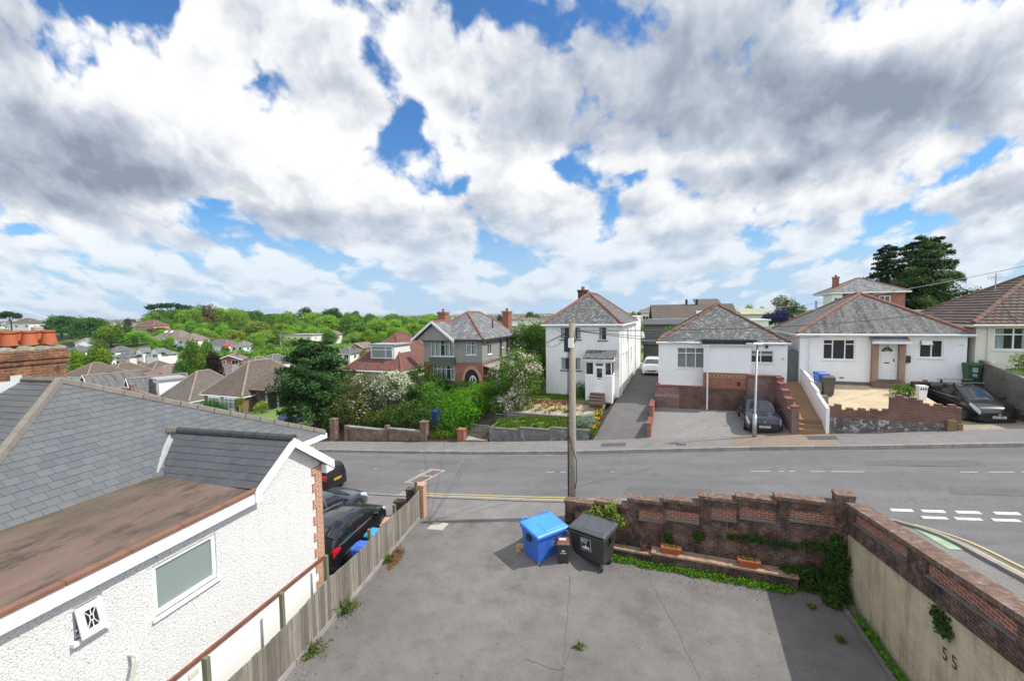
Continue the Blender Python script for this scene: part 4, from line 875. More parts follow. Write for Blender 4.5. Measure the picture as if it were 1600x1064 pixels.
tilefield('side_roof_tiles', SLATE_TILE, bun, (0, -7.32, 4.195), (1, 0, 0), ups, (-9.2, -2.2), (0, 5.33), .27, .205, [(CL, -nL), ((0, -2.72, 0), (0, 1, 0)), ((-9.0, 0, 0), (-1, 0, 0))])
mb = MB(); ridge(mb, AP, CR, .11, .46, 6, .02, lift=.0); ridge(mb, AP, CL, .115, .46, 6, .02); ridge(mb, AP, (-7.45, -2.72, 6.88), .11, .46, 6, .02); mb.build('ridge_tiles', RIDGE_NEW, bun)
mb = MB(); mb.box(-2.34, -2.28, .3, 2.95, 3.98, 4.17); mb.box(-9, -2.28, 2.9, 2.96, 3.98, 4.17); mb.build('main_fascia', UPVC, bun)
window(bun, (0, -5.05), (0, 1), (1, 0), 2.94, 1.31, .98, cols=(), glass=GLASS_F, fr=.085, inset=.05)
# the little leaded window, its sash pushed open at the bottom
f = MB(); f.box(-.09, -.03, -6.27, -6.22, 3.40, 3.95); f.box(-.09, -.03, -5.91, -5.86, 3.40, 3.95); f.box(-.09, -.03, -6.22, -5.91, 3.90, 3.95); f.box(-.09, -.03, -6.22, -5.91, 3.40, 3.44)
fo = f.build('small_window', WOODW, bun)
q = MB(); q.box(-.1, .09, -6.33, -5.80, 3.34, 3.40); q.build('sill', WOODW, fo)
th = R(15); PS = lambda y, h, k: (.0+math.sin(th)*(.5-h)*1.0+k*math.cos(th), y, 3.40+.5-(.5-h)*math.cos(th)+k*math.sin(th))
def sb(m, y0, y1, h0, h1, k0=0.0, k1=.03, mi=0): m.hexa([PS(y0,h0,k0), PS(y1,h0,k0), PS(y1,h0,k1), PS(y0,h0,k1)], [PS(y0,h1,k0), PS(y1,h1,k0), PS(y1,h1,k1), PS(y0,h1,k1)], mi)
f = MB(); sb(f, -6.25, -6.15, 0, .5); sb(f, -5.98, -5.88, 0, .5); sb(f, -6.15, -5.98, 0, .11); sb(f, -6.15, -5.98, .40, .5)
fs = f.build('open_sash', WOODW, fo)
f = MB(); f.poly([PS(-6.16,.10,.012), PS(-5.97,.10,.012), PS(-5.97,.41,.012), PS(-6.16,.41,.012)]); f.build('pane', GLASS_CAR, fs)
f = MB()
for a, b in (((-6.15,.11),(-6.09,.22)), ((-5.98,.11),(-6.04,.22)), ((-6.15,.40),(-6.09,.30)), ((-5.98,.40),(-6.04,.30)), ((-6.09,.22),(-6.04,.22)), ((-6.09,.30),(-6.04,.30)), ((-6.09,.22),(-6.09,.30)), ((-6.04,.22),(-6.04,.30)), ((-6.065,.30),(-6.065,.40)), ((-6.065,.11),(-6.065,.22))): f.bar(PS(*a, .018), PS(*b, .018), .011, .011)
f.build('leading', WOODW, fs)
mb = MB(); mb.tube([(0, -5.52, 2.60), (.16, -5.50, 2.58), (.19, -5.52, 2.53), (.16, -5.72, 1.9)], .03, 8); mb.build('overflow_pipe', plain('cream_plastic', (.70,.68,.58), .5), bun)
mb = MB(); mb.box(.012, .03, -4.52, -4.30, 1.26, 1.38)
for k in range(4): mb.box(.03, .036, -4.51, -4.31, 1.275+k*.026, 1.29+k*.026)
mb.build('vent_grille', plain('cream_vent', (.72,.69,.56), .5), bun)
# chimney stack with its row of pots
mb = MB(); mb.box(-8.45, -7.46, -6.5, -1.76, 5.4, 7.28); mb.box(-8.49, -7.42, -6.54, -1.72, 7.28, 7.42); mb.box(-8.53, -7.38, -6.58, -1.68, 7.42, 7.56); mb.box(-8.5, -7.41, -6.55, -1.71, 7.56, 7.68)
ch = mb.build('chimney', BRICK_CHIM, bun)
rows = []; rg = random.Random(8)
for i in range(41):
    y = lerp(-6.55, -1.70, i/40); rows.append([(x, y, 7.64+ (0.16 if 0 < k < 6 else 0)*rg.uniform(.3, 1.05)) for k, x in enumerate((-8.5, -8.35, -8.2, -7.95, -7.7, -7.55, -7.4))])
mb = MB(); mb.grid(rows); mb.build('mortar_flaunching', MORTAR_P, ch, smooth=True)
POT = [(.165, 0), (.16, .03), (.12, .26), (.105, .27), (.11, .29), (.135, .30), (.135, .345), (.10, .35), (.095, .12)]
for x, ys in ((-7.7, (-1.99, -2.43, -2.86, -3.3)), (-8.2, (-1.96, -2.37, -2.77, -3.2))):
    for y in ys:
        mb = MB(); mb.lathe([(r_*1.12, z*1.12) for r_, z in POT], (x, y, 7.82), 24); mb.build('chimney_pot', TERRA_POT, ch, smooth=True).data.set_sharp_from_angle(angle=R(40))
mb = MB(); mb.lathe([(.09, .34), (.13, .36), (.13, .46), (.0, .50)], (-8.2, -1.96, 7.84), 16); mb.build('pot_cowl', CONC, ch)
mb = MB()
for k in range(6):
    y = -2.72-.05-k*.24; z = 6.88-.587*(-2.72-y); mb.box(-7.46, -7.44, y-.24, y, z-.12, z+.17)
mb.build('stepped_flashing', plain('white_flashing', (.66,.67,.67), .5, .1), ch)
# ---------------------------------------------------------------- the board fence and what stands along it
fen = thing('board_fence', 'weathered grey close-boarded fence running along the car park beside the white bungalow', 'fence', (-3.96, 17.88, 0), R(-10.83))
rg = random.Random(5); mb = MB(); y = -13.5
while y < -.05:
    wd = rg.uniform(.12, .16); h = 1.25+.05*math.sin(y*1.7)+rg.uniform(-.015, .015); k = rg.uniform(-.006, .006)
    mb.box(-.012+k, .012+k, y, y+wd-.004, .14, h); y += wd
mb.build('fence_boards', FENCE, fen)
mb = MB()
for k in range(7): mb.box(-.035, .035, -13.5+k*1.93, -13.5+(k+1)*1.93-.02, -.02, .14)
mb.build('gravel_board', CONC, fen)
for yy, hh in ((-10.0, 2.02), (-7.95, 1.98), (-6.2, 1.92), (-3.85, 1.5), (-2.0, 1.52), (.0, 1.62), (-11.9, 2.0)):
    mb = MB(); mb.hexa([(-.14, yy-.045, -.05), (-.045, yy-.045, -.05), (-.045, yy+.045, -.05), (-.14, yy+.045, -.05)], [(-.15+rg.uniform(-.03,.03), yy-.045, hh), (-.055, yy-.045, hh), (-.055, yy+.045, hh), (-.15, yy+.045, hh)]); mb.build('post', POSTW, fen)
mb = MB(); mb.box(-.17, .17, .08, .42, -.05, 1.38); mb.box(-.2, .2, .05, .45, 1.38, 1.44)
o = mb.build('brick_pier', BRICK_OR); o.location = (-3.96, 17.88, 0); o.rotation_euler = (0, 0, R(-10.83)); props(o, 'orange-red brick pier at the road end of the board fence', 'pier')
mb = MB(); mb.box(-1.2, -.65, .2, .5, -.4, .55); mb.box(-.65, -.22, .2, .5, -.4, 1.1); mb.box(-1.23, -.65, .18, .52, .55, .62); mb.box(-.67, -.2, .18, .52, 1.1, 1.17)
o = mb.build('brick_wall', BRICK_DK); o.location = (-3.96, 17.88, 0); o.rotation_euler = (0, 0, R(-10.83)); props(o, 'short stepped dark brick wall behind the end of the board fence', 'wall')
WEED = leafmat('weed_leaves', (.085,.15,.03), (.16,.23,.06), (.30,.26,.11), .18)
def weed(name, label, x, y, z, seed, h=.35, r=.25, n=260, cat='weed', mat=None):
    t = thing(name, label, cat, (x, y, z))
    leafblades([(0, 0, 0)], random.Random(seed), mat or WEED, 'blades', t, h, 34, r, .016, .9)
    leafobj('leaves', [(0, 0, h*.25, r, r*.8, h*.3), (r*.4, r*.6, h*.15, r*.6, r*.6, h*.2)], n, .07, seed, mat or WEED, t)
    return t
for k, (yy, h, r, lb) in enumerate(((-3.1, .3, .25, 'small yellowing weed tuft by the fence foot near the pale drain cover'), (-5.75, .55, .34, 'tallest weed clump at the fence foot, beside a patch of brown litter'), (-7.3, .28, .42, 'low bright green weed patch along the middle of the fence foot'), (-8.95, .5, .28, 'grassy weed tuft at the fence foot next to the plain white plinth'), (-9.95, .38, .26, 'weed tuft with seed stalks at the fence foot nearest the photo edge'))):
    x = -3.96+math.sin(R(10.83))*yy+.13*math.cos(R(10.83)); y = 17.88+math.cos(R(10.83))*yy-.13*math.sin(R(10.83))
    weed('weed_clump', lb, x, y, 0, 20+k, h, r)
c, nn, s = cloud([(-4.2, 15.1, .01, .22, .75, .012)], 700, .07, 4); me = leafmesh('leaf_litter', c.astype(np.float32), nn*[.2,.2,1]+[0,0,.6], s, leafmat('dead_leaves', (.16,.08,.03), (.26,.15,.06), trans=.05)); o = bpy.data.objects.new('leaf_litter', me); col.objects.link(o); o['kind'] = 'stuff'
# ---------------------------------------------------------------- walls of the car park
wl = sthing('street_wall', 'sooty stepped brick wall with rust-red panels along the street side of the car park', 'wall', 0, 15.68, 0)
UE = [-3.95, -2.8, -1.69, -.53, .61, 1.72, 2.81, 4.37]; ZT = [1.62, 1.76, 2.03, 2.17, 2.42, 2.56, 2.70]
mb = MB(); pn = MB(); cp_ = MB(); ld = MB()
for k in range(7):
    a, b, z = UE[k], UE[k+1], ZT[k]
    pil = .36 if k in (0, 2, 4, 6) else .08                           # pilasters stand proud of every other bay
    mb.box(a, b, 15.55, 15.85, 0, z-.11)
    mb.box(a, a+pil, 15.5, 15.552, 0, z-.11); mb.box(a+pil, b, 15.5, 15.552, 0, z-.72); mb.box(a+pil, b, 15.5, 15.552, z-.36, z-.11)
    pn.box(a+pil, b, 15.535, 15.56, z-.72, z-.36)
    ld.hexa([(a+pil, 15.46, z-.74), (b, 15.46, z-.74), (b, 15.56, z-.74), (a+pil, 15.56, z-.74)], [(a+pil, 15.46, z-.70), (b, 15.46, z-.70), (b, 15.56, z-.66), (a+pil, 15.56, z-.66)])
    cp_.box(a-.03, b+.01, 15.47, 15.88, z-.11, z)
mb.box(4.37, 4.84, 15.46, 15.88, 0, 2.88); cp_.box(4.355, 4.855, 15.445, 15.895, 2.88, 2.98)
wo = mb.build('brickwork', BRICK_DK, wl); pn.build('brick_panels', BRICK_RUST, wl); cp_.build('coping', COPING, wl); ld.build('panel_ledge', CONC_D, wl)
sw = sthing('side_wall', 'brick wall on a tall mottled rendered base climbing along the side street', 'wall', 4.65, 15.43, 0)
sw.rotation_euler = (0, 0, -AZ+R(4.6))
SL = .128; sh = lambda v, z: z+SL*(15.43-v)
def shbox(m, u0, u1, v0, v1, z0, z1):
    m.hexa([(u0, v0, sh(v0, z0)), (u1, v0, sh(v0, z0)), (u1, v1, sh(v1, z0)), (u0, v1, sh(v1, z0))], [(u0, v0, sh(v0, z1)), (u1, v0, sh(v0, z1)), (u1, v1, sh(v1, z1)), (u0, v1, sh(v1, z1))])
mb = MB(); mb.hexa([(4.69, -8, -.2), (5.0, -8, -.2), (5.0, 15.45, -.2), (4.69, 15.45, -.2)], [(4.69, -8, sh(-8, 1.88)), (5.0, -8, sh(-8, 1.88)), (5.0, 15.45, sh(15.45, 1.88)), (4.69, 15.45, sh(15.45, 1.88))]); base = mb.build('rendered_base', CONC_WALL, sw)
mb = MB(); pn = MB(); ld = MB()
shbox(mb, 4.70, 5.0, -8, 15.45, 1.88, 2.69); bays = [(14.94, 12.34), (11.64, 9.27), (8.4, 6.0), (5.2, 2.8)]
shbox(mb, 4.62, 4.703, -8, 15.45, 2.62, 2.69); shbox(mb, 4.62, 4.703, -8, 15.45, 1.88, 2.32); prev = 15.45
for a, b in bays:
    shbox(mb, 4.62, 4.703, a, prev, 2.32, 2.62); prev = b; shbox(pn, 4.675, 4.71, b, a, 2.32, 2.62); shbox(ld, 4.60, 4.71, b, a, 2.305, 2.345)
shbox(mb, 4.62, 4.703, -8, prev, 2.32, 2.62)
mb.build('brickwork', BRICK_DK, sw); pn.build('brick_panels', BRICK_RUST, sw); ld.build('panel_ledge', CONC_D, sw)
mb = MB(); shbox(mb, 4.57, 5.06, -8, 15.42, 2.69, 2.80); mb.build('coping', COPING, sw)
text_mesh('5 5', .36, 'painted_number', plain('worn_black_paint', (.05,.044,.035), .9, .35, 12, c2=(.14,.12,.085)), sw, Matrix.Translation((0, 0, 0)) @ face_mtx((4.69-4.65-.004, -4.52, 1.52), (0, -1, SL), (-1, 0, 0)), .001)
mb = MB(); mb.box(4.25, 4.36, 2, 15.1, -.05, .1); ek = single('edging_kerb', mb, CONC_D, 'low mossy concrete kerb at the foot of the rendered side wall', 'kerb', (4.65, 15.43, 0)); ek.rotation_euler = (0, 0, -AZ+R(4.6))
lw = sthing('brick_planter_ledge', 'low brick planter ledge in front of the sooty street wall', 'planter', 1, 15.35, 0)
mb = MB(); mb.box(-.85, 3.35, 15.04, 15.46, 0, .40); mb.box(-2.6, -.85, 15.2, 15.46, 0, .27); mb.build('brickwork', BRICK_DK, lw)
mb = MB(); mb.box(-.88, 3.38, 15.01, 15.46, .40, .46); mb.box(-2.62, -.88, 15.12, 15.46, .27, .33); mb.build('coping', plain('sunlit_pale_coping', (.46,.31,.21), .9, .3, 4.0), lw)
def trough(label, u, v, z):
    t = sthing('terracotta_trough', label, 'planter', u, v, z)
    m = MB(); w0, w1, d0, d1, h = .25, .30, .09, .12, .2
    m.hexa([(u-w0, v-d0, z), (u+w0, v-d0, z), (u+w0, v+d0, z), (u-w0, v+d0, z)], [(u-w1, v-d1, z+h), (u+w1, v-d1, z+h), (u+w1, v+d1, z+h), (u-w1, v+d1, z+h)]); m.build('trough_body', TERRA_POT, t)
    m = MB(); m.box(u-.32, u+.32, v-.14, v-.115, z+h-.05, z+h+.012); m.box(u-.32, u+.32, v+.115, v+.14, z+h-.05, z+h+.012); m.box(u-.32, u-.295, v-.115, v+.115, z+h-.05, z+h+.012); m.box(u+.295, u+.32, v-.115, v+.115, z+h-.05, z+h+.012); m.build('rim', TERRA_POT, t)
    leafobj('seedlings', [(0, 0, h+.0, .26, .09, .05)], 220, .06, 3, WEED, t)
trough('terracotta trough on the bin end of the brick ledge', -.25, 15.22, .46); trough('terracotta trough near the ivy end of the brick ledge', 2.05, 15.22, .46)
t = sthing('flower_pot', 'small brown plastic flower pot standing on the low ledge near the black bin', 'pot', -1.15, 15.3, .33)
mb = MB(); mb.lathe([(.075, 0), (.11, .2), (.12, .2), (.12, .25), (.1, .25), (.09, .18), (0, .18)], (-1.15, 15.3, .33), 16); mb.build('pot_body', plain('brown_plastic', (.16,.075,.055), .5), t)
# ---------------------------------------------------------------- bins
def wheelie(label, loc, rz, body, lid, w_=.58, d_=.72, h=1.06, number=None, sticker=None, group=None):
    t = thing('wheelie_bin', label, 'bin', loc, rz, group)             # front faces local -y
    m = MB(); a, b, c, d = w_*.40, w_*.5, d_*.36, d_*.5
    m.hexa([(-a, -c, .05), (a, -c, .05), (a, c*.8, .05), (-a, c*.8, .05)], [(-b, -d, h*.93), (b, -d, h*.93), (b, d, h*.93), (-b, d, h*.93)])
    m.box(-b-.015, b+.015, -d-.015, d+.015, h*.89, h*.935); m.build('body', body, t, bevel=.015)
    m = MB(); m.hexa([(-b-.02, -d-.03, h*.94), (b+.02, -d-.03, h*.94), (b+.02, d+.02, h*.94), (-b-.02, d+.02, h*.94)], [(-b+.02, -d+.03, h), (b-.02, -d+.03, h), (b-.02, d-.02, h*1.01), (-b+.02, d-.02, h*1.01)]); lo = m.build('lid', lid, t, bevel=.012)
    m = MB(); m.box(-b*.8, b*.8, d+.02, d+.06, h*.93, h*.97); m.build('handle', body, t)
    for sx in (-1, 1):
        m = MB(); m.lathe([(.0, -.03), (.1, -.03), (.1, .03), (.0, .03)], (sx*(a+.01), c*.8, .1), 16, axis='x'); m.build('wheel', RUBBER, t)
    if number: text_mesh(number, .2, 'painted_number', LETTER_W, t, face_mtx((0, -d*.86-.028, h*.42), (1, 0, 0), (0, -1, .10)))
    if sticker:
        m = MB(); m.box(-.11, .11, -d*.93-.012, -d*.93+.04, h*.58, h*.80); m.build('sticker', plain('pale_recycling_sticker', (.45,.62,.72), .5, .3, 14), t)
    return t
rng_ = np.random.default_rng(9); pb_ = []
for k in range(520):
    v = rng_.uniform(4, 15.2); pb_.append((fence_u(v)+.1+abs(rng_.normal())*.28, v, .008))
for k in range(520): pb_.append((rng_.uniform(-2.4, 4.2), 14.86-abs(rng_.normal())*.3, .008))
for k in range(700): pb_.append((rng_.uniform(-9, 4.2), rng_.uniform(5, 15), .006))
pb_ = np.array([tuple(W(*q)) for q in pb_], np.float32); nn_ = rng_.normal(size=pb_.shape)*.35+[0, 0, 1]
me = leafmesh('grit_and_leaf_debris', pb_, nn_, rng_.uniform(.015, .055, len(pb_)), [plain('pale_grit', (.30,.28,.25), .95), plain('dry_debris', (.13,.095,.06), .95)], (rng_.random(len(pb_)) < .6).astype(int), .8); o = bpy.data.objects.new('grit_and_leaf_debris', me); col.objects.link(o); o['kind'] = 'stuff'
bb, kb = Vector((1.02, 14.72, 0)), Vector((2.66, 14.56, 0))
def eurobin(label, loc, rz, body, lid, open_=0.0):
    t = thing('wheeled_skip_bin', label, 'bin', loc, rz)                 # front faces local -y
    m = MB(); m.hexa([(-.55, -.33, .24), (.55, -.33, .24), (.55, .38, .24), (-.55, .38, .24)], [(-.645, -.46, 1.12), (.645, -.46, 1.12), (.645, .47, 1.26), (-.645, .47, 1.26)])
    m.hexa([(-.69, -.51, 1.10), (.69, -.51, 1.10), (.69, .50, 1.24), (-.69, .50, 1.24)], [(-.69, -.51, 1.17), (.69, -.51, 1.17), (.69, .50, 1.31), (-.69, .50, 1.31)])
    bo = m.build('body', body, t, bevel=.025)
    o = open_; m = MB()
    m.hexa([(-.70, -.53, 1.18+o), (.70, -.53, 1.18+o), (.70, .52, 1.32), (-.70, .52, 1.32)], [(-.66, -.47, 1.25+o), (.66, -.47, 1.25+o), (.66, .50, 1.40), (-.66, .50, 1.40)])
    lo = m.build('lid', lid, t, bevel=.03)
    m = MB(); m.hexa([(-.25, -.40, 1.255+o), (.62, -.40, 1.255+o), (.62, .1, 1.33+o*.6), (-.25, .1, 1.33+o*.6)], [(-.23, -.38, 1.28+o), (.60, -.38, 1.28+o), (.60, .08, 1.35+o*.6), (-.23, .08, 1.35+o*.6)]); m.build('small_flap', lid, lo, bevel=.012)
    for sx in (-.48, .42):
        m = MB(); m.tube([(sx-.11, .46, 1.36), (sx-.11, .5, 1.47), (sx+.11, .5, 1.47), (sx+.11, .46, 1.36)], .02, 8); m.build('lid_handle', lid, lo)
    m = MB(); m.tube([(-.68, .53, 1.36), (.68, .53, 1.36)], .025, 8); m.build('hinge_bar', body, t)
    for sx in (-1, 1):
        m = MB(); m.box(min(sx*.65, sx*.72), max(sx*.65, sx*.72), -.1, .1, .93, 1.13); m.build('trunnion', BLACKP, t, bevel=.01)
        for sy in (-.3, .33):
            m = MB(); m.box(sx*.5-.035, sx*.5+.035, sy-.03, sy+.03, .12, .25); co = m.build('caster', STEEL, t)
            m = MB(); m.lathe([(.0, -.022), (.085, -.022), (.1, -.01), (.1, .01), (.085, .022), (.0, .022)], (sx*.5, sy-.03, .1), 18, axis='x'); m.build('wheel', RUBBER, co)
    return t
blue = eurobin('large blue wheeled bin with two lid handles beside the end of the street wall', bb, R(35), BINBLUE, LIDBLUE)
black = eurobin('large black wheeled bin with a white council sticker against the street wall', kb, R(-39), BINBLACK, BINLID, .05)
m = MB(); m.box(-.21, .21, -.478, -.44, .60, .98)
st = MB(); st.box(-.2, .2, -.462, -.458, .56, 1.0)
nrm = Vector((0, -.88, -.13)).normalized()
def on_front(x, z, k=.006): return Vector((x, -.33-.13*(z-.24)/.88-k, z))
def flat(m, pts, k): m.prism([on_front(x, z, k) for x, z in pts], (0, -.003, 0))
m = MB(); flat(m, [(-.22, .58), (.14, .58), (.14, 1.02), (-.22, 1.02)], .004); so = m.build('sticker', plain('sticker_white', (.72,.74,.76), .5, .04), black)
m = MB(); flat(m, [(-.205, .595), (.125, .595), (.125, 1.005), (-.205, 1.005)], .009); m.build('sticker_ground', plain('sticker_black', (.02,.022,.028), .4), so)
m = MB(); flat(m, [(-.19, .66), (-.14, .74), (-.09, .72), (-.05, .80), (0, .735), (.05, .74), (.11, .66), (.06, .64), (.0, .665), (-.08, .63), (-.14, .65)], .014); m.build('sticker_emblem', LETTER_W, so)
text_mesh('BCP', .125, 'sticker_lettering', LETTER_W, so, face_mtx(on_front(-.085, .93, .015), (1, 0, 0), (0, -1, -.14)), .001)
text_mesh('Council', .055, 'sticker_lettering', LETTER_W, so, face_mtx(on_front(-.085, .855, .015), (1, 0, 0), (0, -1, -.14)), .001)
m = MB(); flat(m, [(-.1, .62), (.28, .62), (.28, .88), (-.1, .88)], .004); so = m.build('sticker', plain('blue_sticker', (.07,.24,.5), .5, .04), blue)
def arrow(m, cx_, cz_, rot, s_):
    pts = [(-.5, -.12), (.15, -.12), (.15, -.3), (.6, .05), (.15, .4), (.15, .2), (-.5, .2)]
    c_, s2 = math.cos(R(rot)), math.sin(R(rot)); flat(m, [(cx_+(x*c_-y*s2)*s_, cz_+(x*s2+y*c_)*s_) for x, y in pts], .008)
m = MB()
for k in range(3): arrow(m, .09+.065*math.cos(R(90+120*k)), .76+.065*math.sin(R(90+120*k)), 120*k-10, .105)
m.build('recycling_arrows', LETTER_W, so)
sb_ = wheelie('slim black wheelie bin with a reddish brown lid before the two large bins', (1.60, 14.24, 0), R(-4), BINBLACK, LIDBROWN, .40, .42, .99)
m = MB(); m.box(-.05, .05, -.20, -.195, .68, .73); m.box(-.1, .1, -.196, -.191, .62, .635); m.build('embossed_mark', LETTER_W, sb_)
m = MB(); m.box(-.12, .1, -.06, .08, 1.0, 1.006); m.build('lid_label', plain('paper_label', (.7,.7,.68), .6), sb_)
wheelie('blue wheelie bin tucked behind the fence by the rear wheel of the black hatchback', (-5.02, 14.35, -.22), R(80), BINBLUE, BINBLUE, .58, .72, 1.06)
wheelie('wheelie bin with a cyan lid behind the fence, beyond the blue one', (-4.88, 15.25, -.22), R(80), BINBLACK, plain('cyan_bin_lid', (.03,.36,.72), .4, .1), .58, .72, 1.06)
m = MB(); m.box(-5.0, -4.65, 15.9, 16.6, 0, .75); m.box(-4.95, -4.7, 15.65, 15.88, 0, .6)
single('brick_stack', m, BRICK_OR, 'low stack of orange bricks on the forecourt behind the board fence', 'bricks', (0, 0, 0), street=False)
t = single('loose_bricks', (lambda m: (m.box(.10, .32, 14.98, 15.1, 0, .3), m.box(.02, .2, 14.8, 14.95, 0, .42), m.box(.06, .3, 14.82, 14.94, .42, .5), m)[-1])(MB()), BRICK_OR, 'broken orange brick stub beside the large blue bin', 'bricks', (0, 0, 0), street=False)
# ---------------------------------------------------------------- ivy and plants at the foot of the walls
def ivyobj(name, label, lobes, n, size, seed, mat, cat='ivy', stuff=False):
    t = sthing(name, None, None, lobes[0][0], lobes[0][1], 0) if not stuff else None
    o_ = (lobes[0][0], lobes[0][1], 0)
    o = leafobj('foliage' if not stuff else name, [(a-o_[0], b-o_[1], c, *r_) for a, b, c, *r_ in lobes], n, size, seed, mat, t, shell=.35)
    if stuff: o.location = W(*o_); o.rotation_euler = (0, 0, -AZ); o['kind'] = 'stuff'
    else: props(t, label, cat)
    return o
rg = random.Random(2)
ivyobj('ground_ivy', None, [(-2.5+k*.2, 14.94+rg.uniform(-.06,.06), .05, .16, .16+.05*rg.random(), .09+.08*rg.random()) for k in range(29)], 5200, .07, 11, L_IVY, stuff=True)
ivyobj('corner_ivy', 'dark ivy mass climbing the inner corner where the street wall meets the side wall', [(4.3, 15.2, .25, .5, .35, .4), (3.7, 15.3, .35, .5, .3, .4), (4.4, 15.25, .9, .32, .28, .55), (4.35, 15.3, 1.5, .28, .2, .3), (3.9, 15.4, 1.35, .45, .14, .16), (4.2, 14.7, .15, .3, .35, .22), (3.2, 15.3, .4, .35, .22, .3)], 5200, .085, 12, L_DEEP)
ivyobj('wall_ivy', 'thin green ivy strip hugging the foot of the mottled rendered wall', [(4.48+.0805*(1.2+k*.33), 14.2-k*.33, .08, .13, .26, .10+.05*rg.random()) for k in range(30)], 3600, .07, 13, L_IVY)
ivyobj('wall_creeper', 'creeper with tiny lilac flowers hanging on the middle of the street wall', [(2.2, 15.46, 1.25, .5, .07, .12), (3.0, 15.46, 1.2, .4, .07, .1), (.6, 15.46, 1.05, .22, .08, .2), (1.6, 15.46, 1.2, .2, .06, .1), (-.35, 15.46, .8, .16, .08, .22)], 1900, .065, 14, [L_DEEP, L_IVY, ])
ivyobj('wall_shrub', 'dark shrub tuft rooted in the brickwork above the painted 55', [(4.98, 11.2, 2.2, .10, .28, .22), (4.97, 11.0, 2.05, .10, .2, .15)], 700, .07, 15, L_DEEP, 'shrub')
ivyobj('buddleia', 'pale leafy self-sown shrub growing behind the black bin', [(-2.7, 15.38, 1.35, .35, .16, .3), (-2.25, 15.4, 1.55, .22, .14, .28), (-3.1, 15.36, 1.15, .25, .15, .2), (-2.0, 15.38, 1.2, .26, .15, .22)], 900, .13, 16, [L_PALE, L_MID], 'shrub')
ivyobj('bin_weeds', 'ragged weeds beside the blue bin at the wall end', [(-4.55, 14.35, .18, .22, .22, .2), (-4.75, 14.2, .12, .2, .2, .16), (-4.45, 14.75, .3, .2, .2, .3)], 900, .075, 17, L_IVY, 'weed')
for k, (u, v, lb) in enumerate(((3.55, 14.35, 'small weed sprouting through the shaded tarmac near the corner ivy'), (3.9, 13.1, 'tiny flat weed on the shaded tarmac by the rendered wall'), (-2.35, 10.6, 'tiny weed in the tarmac crack at the bottom of the car park'))):
    p = W(u, v, 0); weed('tarmac_weed', lb, p.x, p.y, 0, 40+k, .16, .14, 90)
# ---------------------------------------------------------------- houses along the far side of the street
def hiproof(par, u0, u1, v0, v1, z, ra, rb, mat, rmat, ov=.28, th=.08, rr_=.10, fascia=True, fmat=None, name='roof', front=True):
    """eaves rectangle with overhang and ridge from ra to rb (u,v,z), ra nearer the street"""
    a0, a1, b0, b1 = u0-ov, u1+ov, v0-ov, v1+ov; ze = z
    A, B, C, D = Vector((a0,b0,ze)), Vector((a1,b0,ze)), Vector((a1,b1,ze)), Vector((a0,b1,ze)); ra, rb = Vector(ra), Vector(rb)
    m = MB(); slab(m, [A, B, ra], th); slab(m, [C, D, rb], th)
    if (rb-ra).length > .05: slab(m, [B, C, rb, ra], th); slab(m, [D, A, ra, rb], th)
    else: slab(m, [B, C, ra], th); slab(m, [D, A, ra], th)
    ro = m.build(name, mat, par)
    m = MB()
    for p, q in ((A,ra),(B,ra),(C,rb),(D,rb)): ridge(m, p+(q-p)*.01, q, rr_, .40, 8)
    if (rb-ra).length > .05: ridge(m, ra, rb, rr_, .40, 8)
    m.build('ridge_tiles', rmat, ro)
    if fascia:
        m = MB(); f = .09
        m.box(a0-.02, a1+.02, b0-.03, b0+.06, ze-.17, ze-.03); m.box(a0-.02, a1+.02, b1-.06, b1+.03, ze-.17, ze-.03); m.box(a0-.03, a0+.06, b0+.06, b1-.06, ze-.17, ze-.03); m.box(a1-.06, a1+.03, b0+.06, b1-.06, ze-.17, ze-.03)
        m.box(a0+.06, a1-.06, b0+.06, v0+.02, ze-.19, ze-.16); m.box(a1-.3, u1+.3 if False else a1-.06, v0, b1-.06, ze-.19, ze-.16); m.box(a0+.06, u0+.02, v0, b1-.06, ze-.19, ze-.16)
        m.tube([(a0-.02, b0-.08, ze-.08), (a1+.02, b0-.08, ze-.08)], .055, 8)
        m.build('gutter', fmat or UPVC, ro)
    return ro
def shell(par, u0, u1, v0, v1, z0, z1, mat, front=(), right=(), left=(), name='walls'):
    m = MB()
    wall(m, (u0, v0), (u1, v0), z0, z1, front); wall(m, (u1, v0), (u1, v1), z0, z1, right)
    wall(m, (u1, v1), (u0, v1), z0, z1); wall(m, (u0, v1), (u0, v0), z0, z1, left)
    return m.build(name, mat, par)
def stack(par, u, v, z0, z1, w_=.6, d_=.9, mat=None, pots=2, potmat=None):
    m = MB(); m.box(u-w_/2, u+w_/2, v-d_/2, v+d_/2, z0, z1-.2); m.box(u-w_/2-.06, u+w_/2+.06, v-d_/2-.06, v+d_/2+.06, z1-.2, z1)
    c = m.build('chimney', mat or BRICK, par)
    for k in range(pots):
        m = MB(); y = v+(k-(pots-1)/2)*.36; m.lathe([(.12, 0), (.10, .2), (.13, .22), (.13, .27), (.09, .27), (.0, .2)], (u, y, z1), 14); m.build('chimney_pot', potmat or TERRA, c)
    return c
def pipe(par, pts, r=.035, mat=None, name='downpipe'):
    m = MB(); m.tube(pts, r, 8); return m.build(name, mat or UPVC, par)
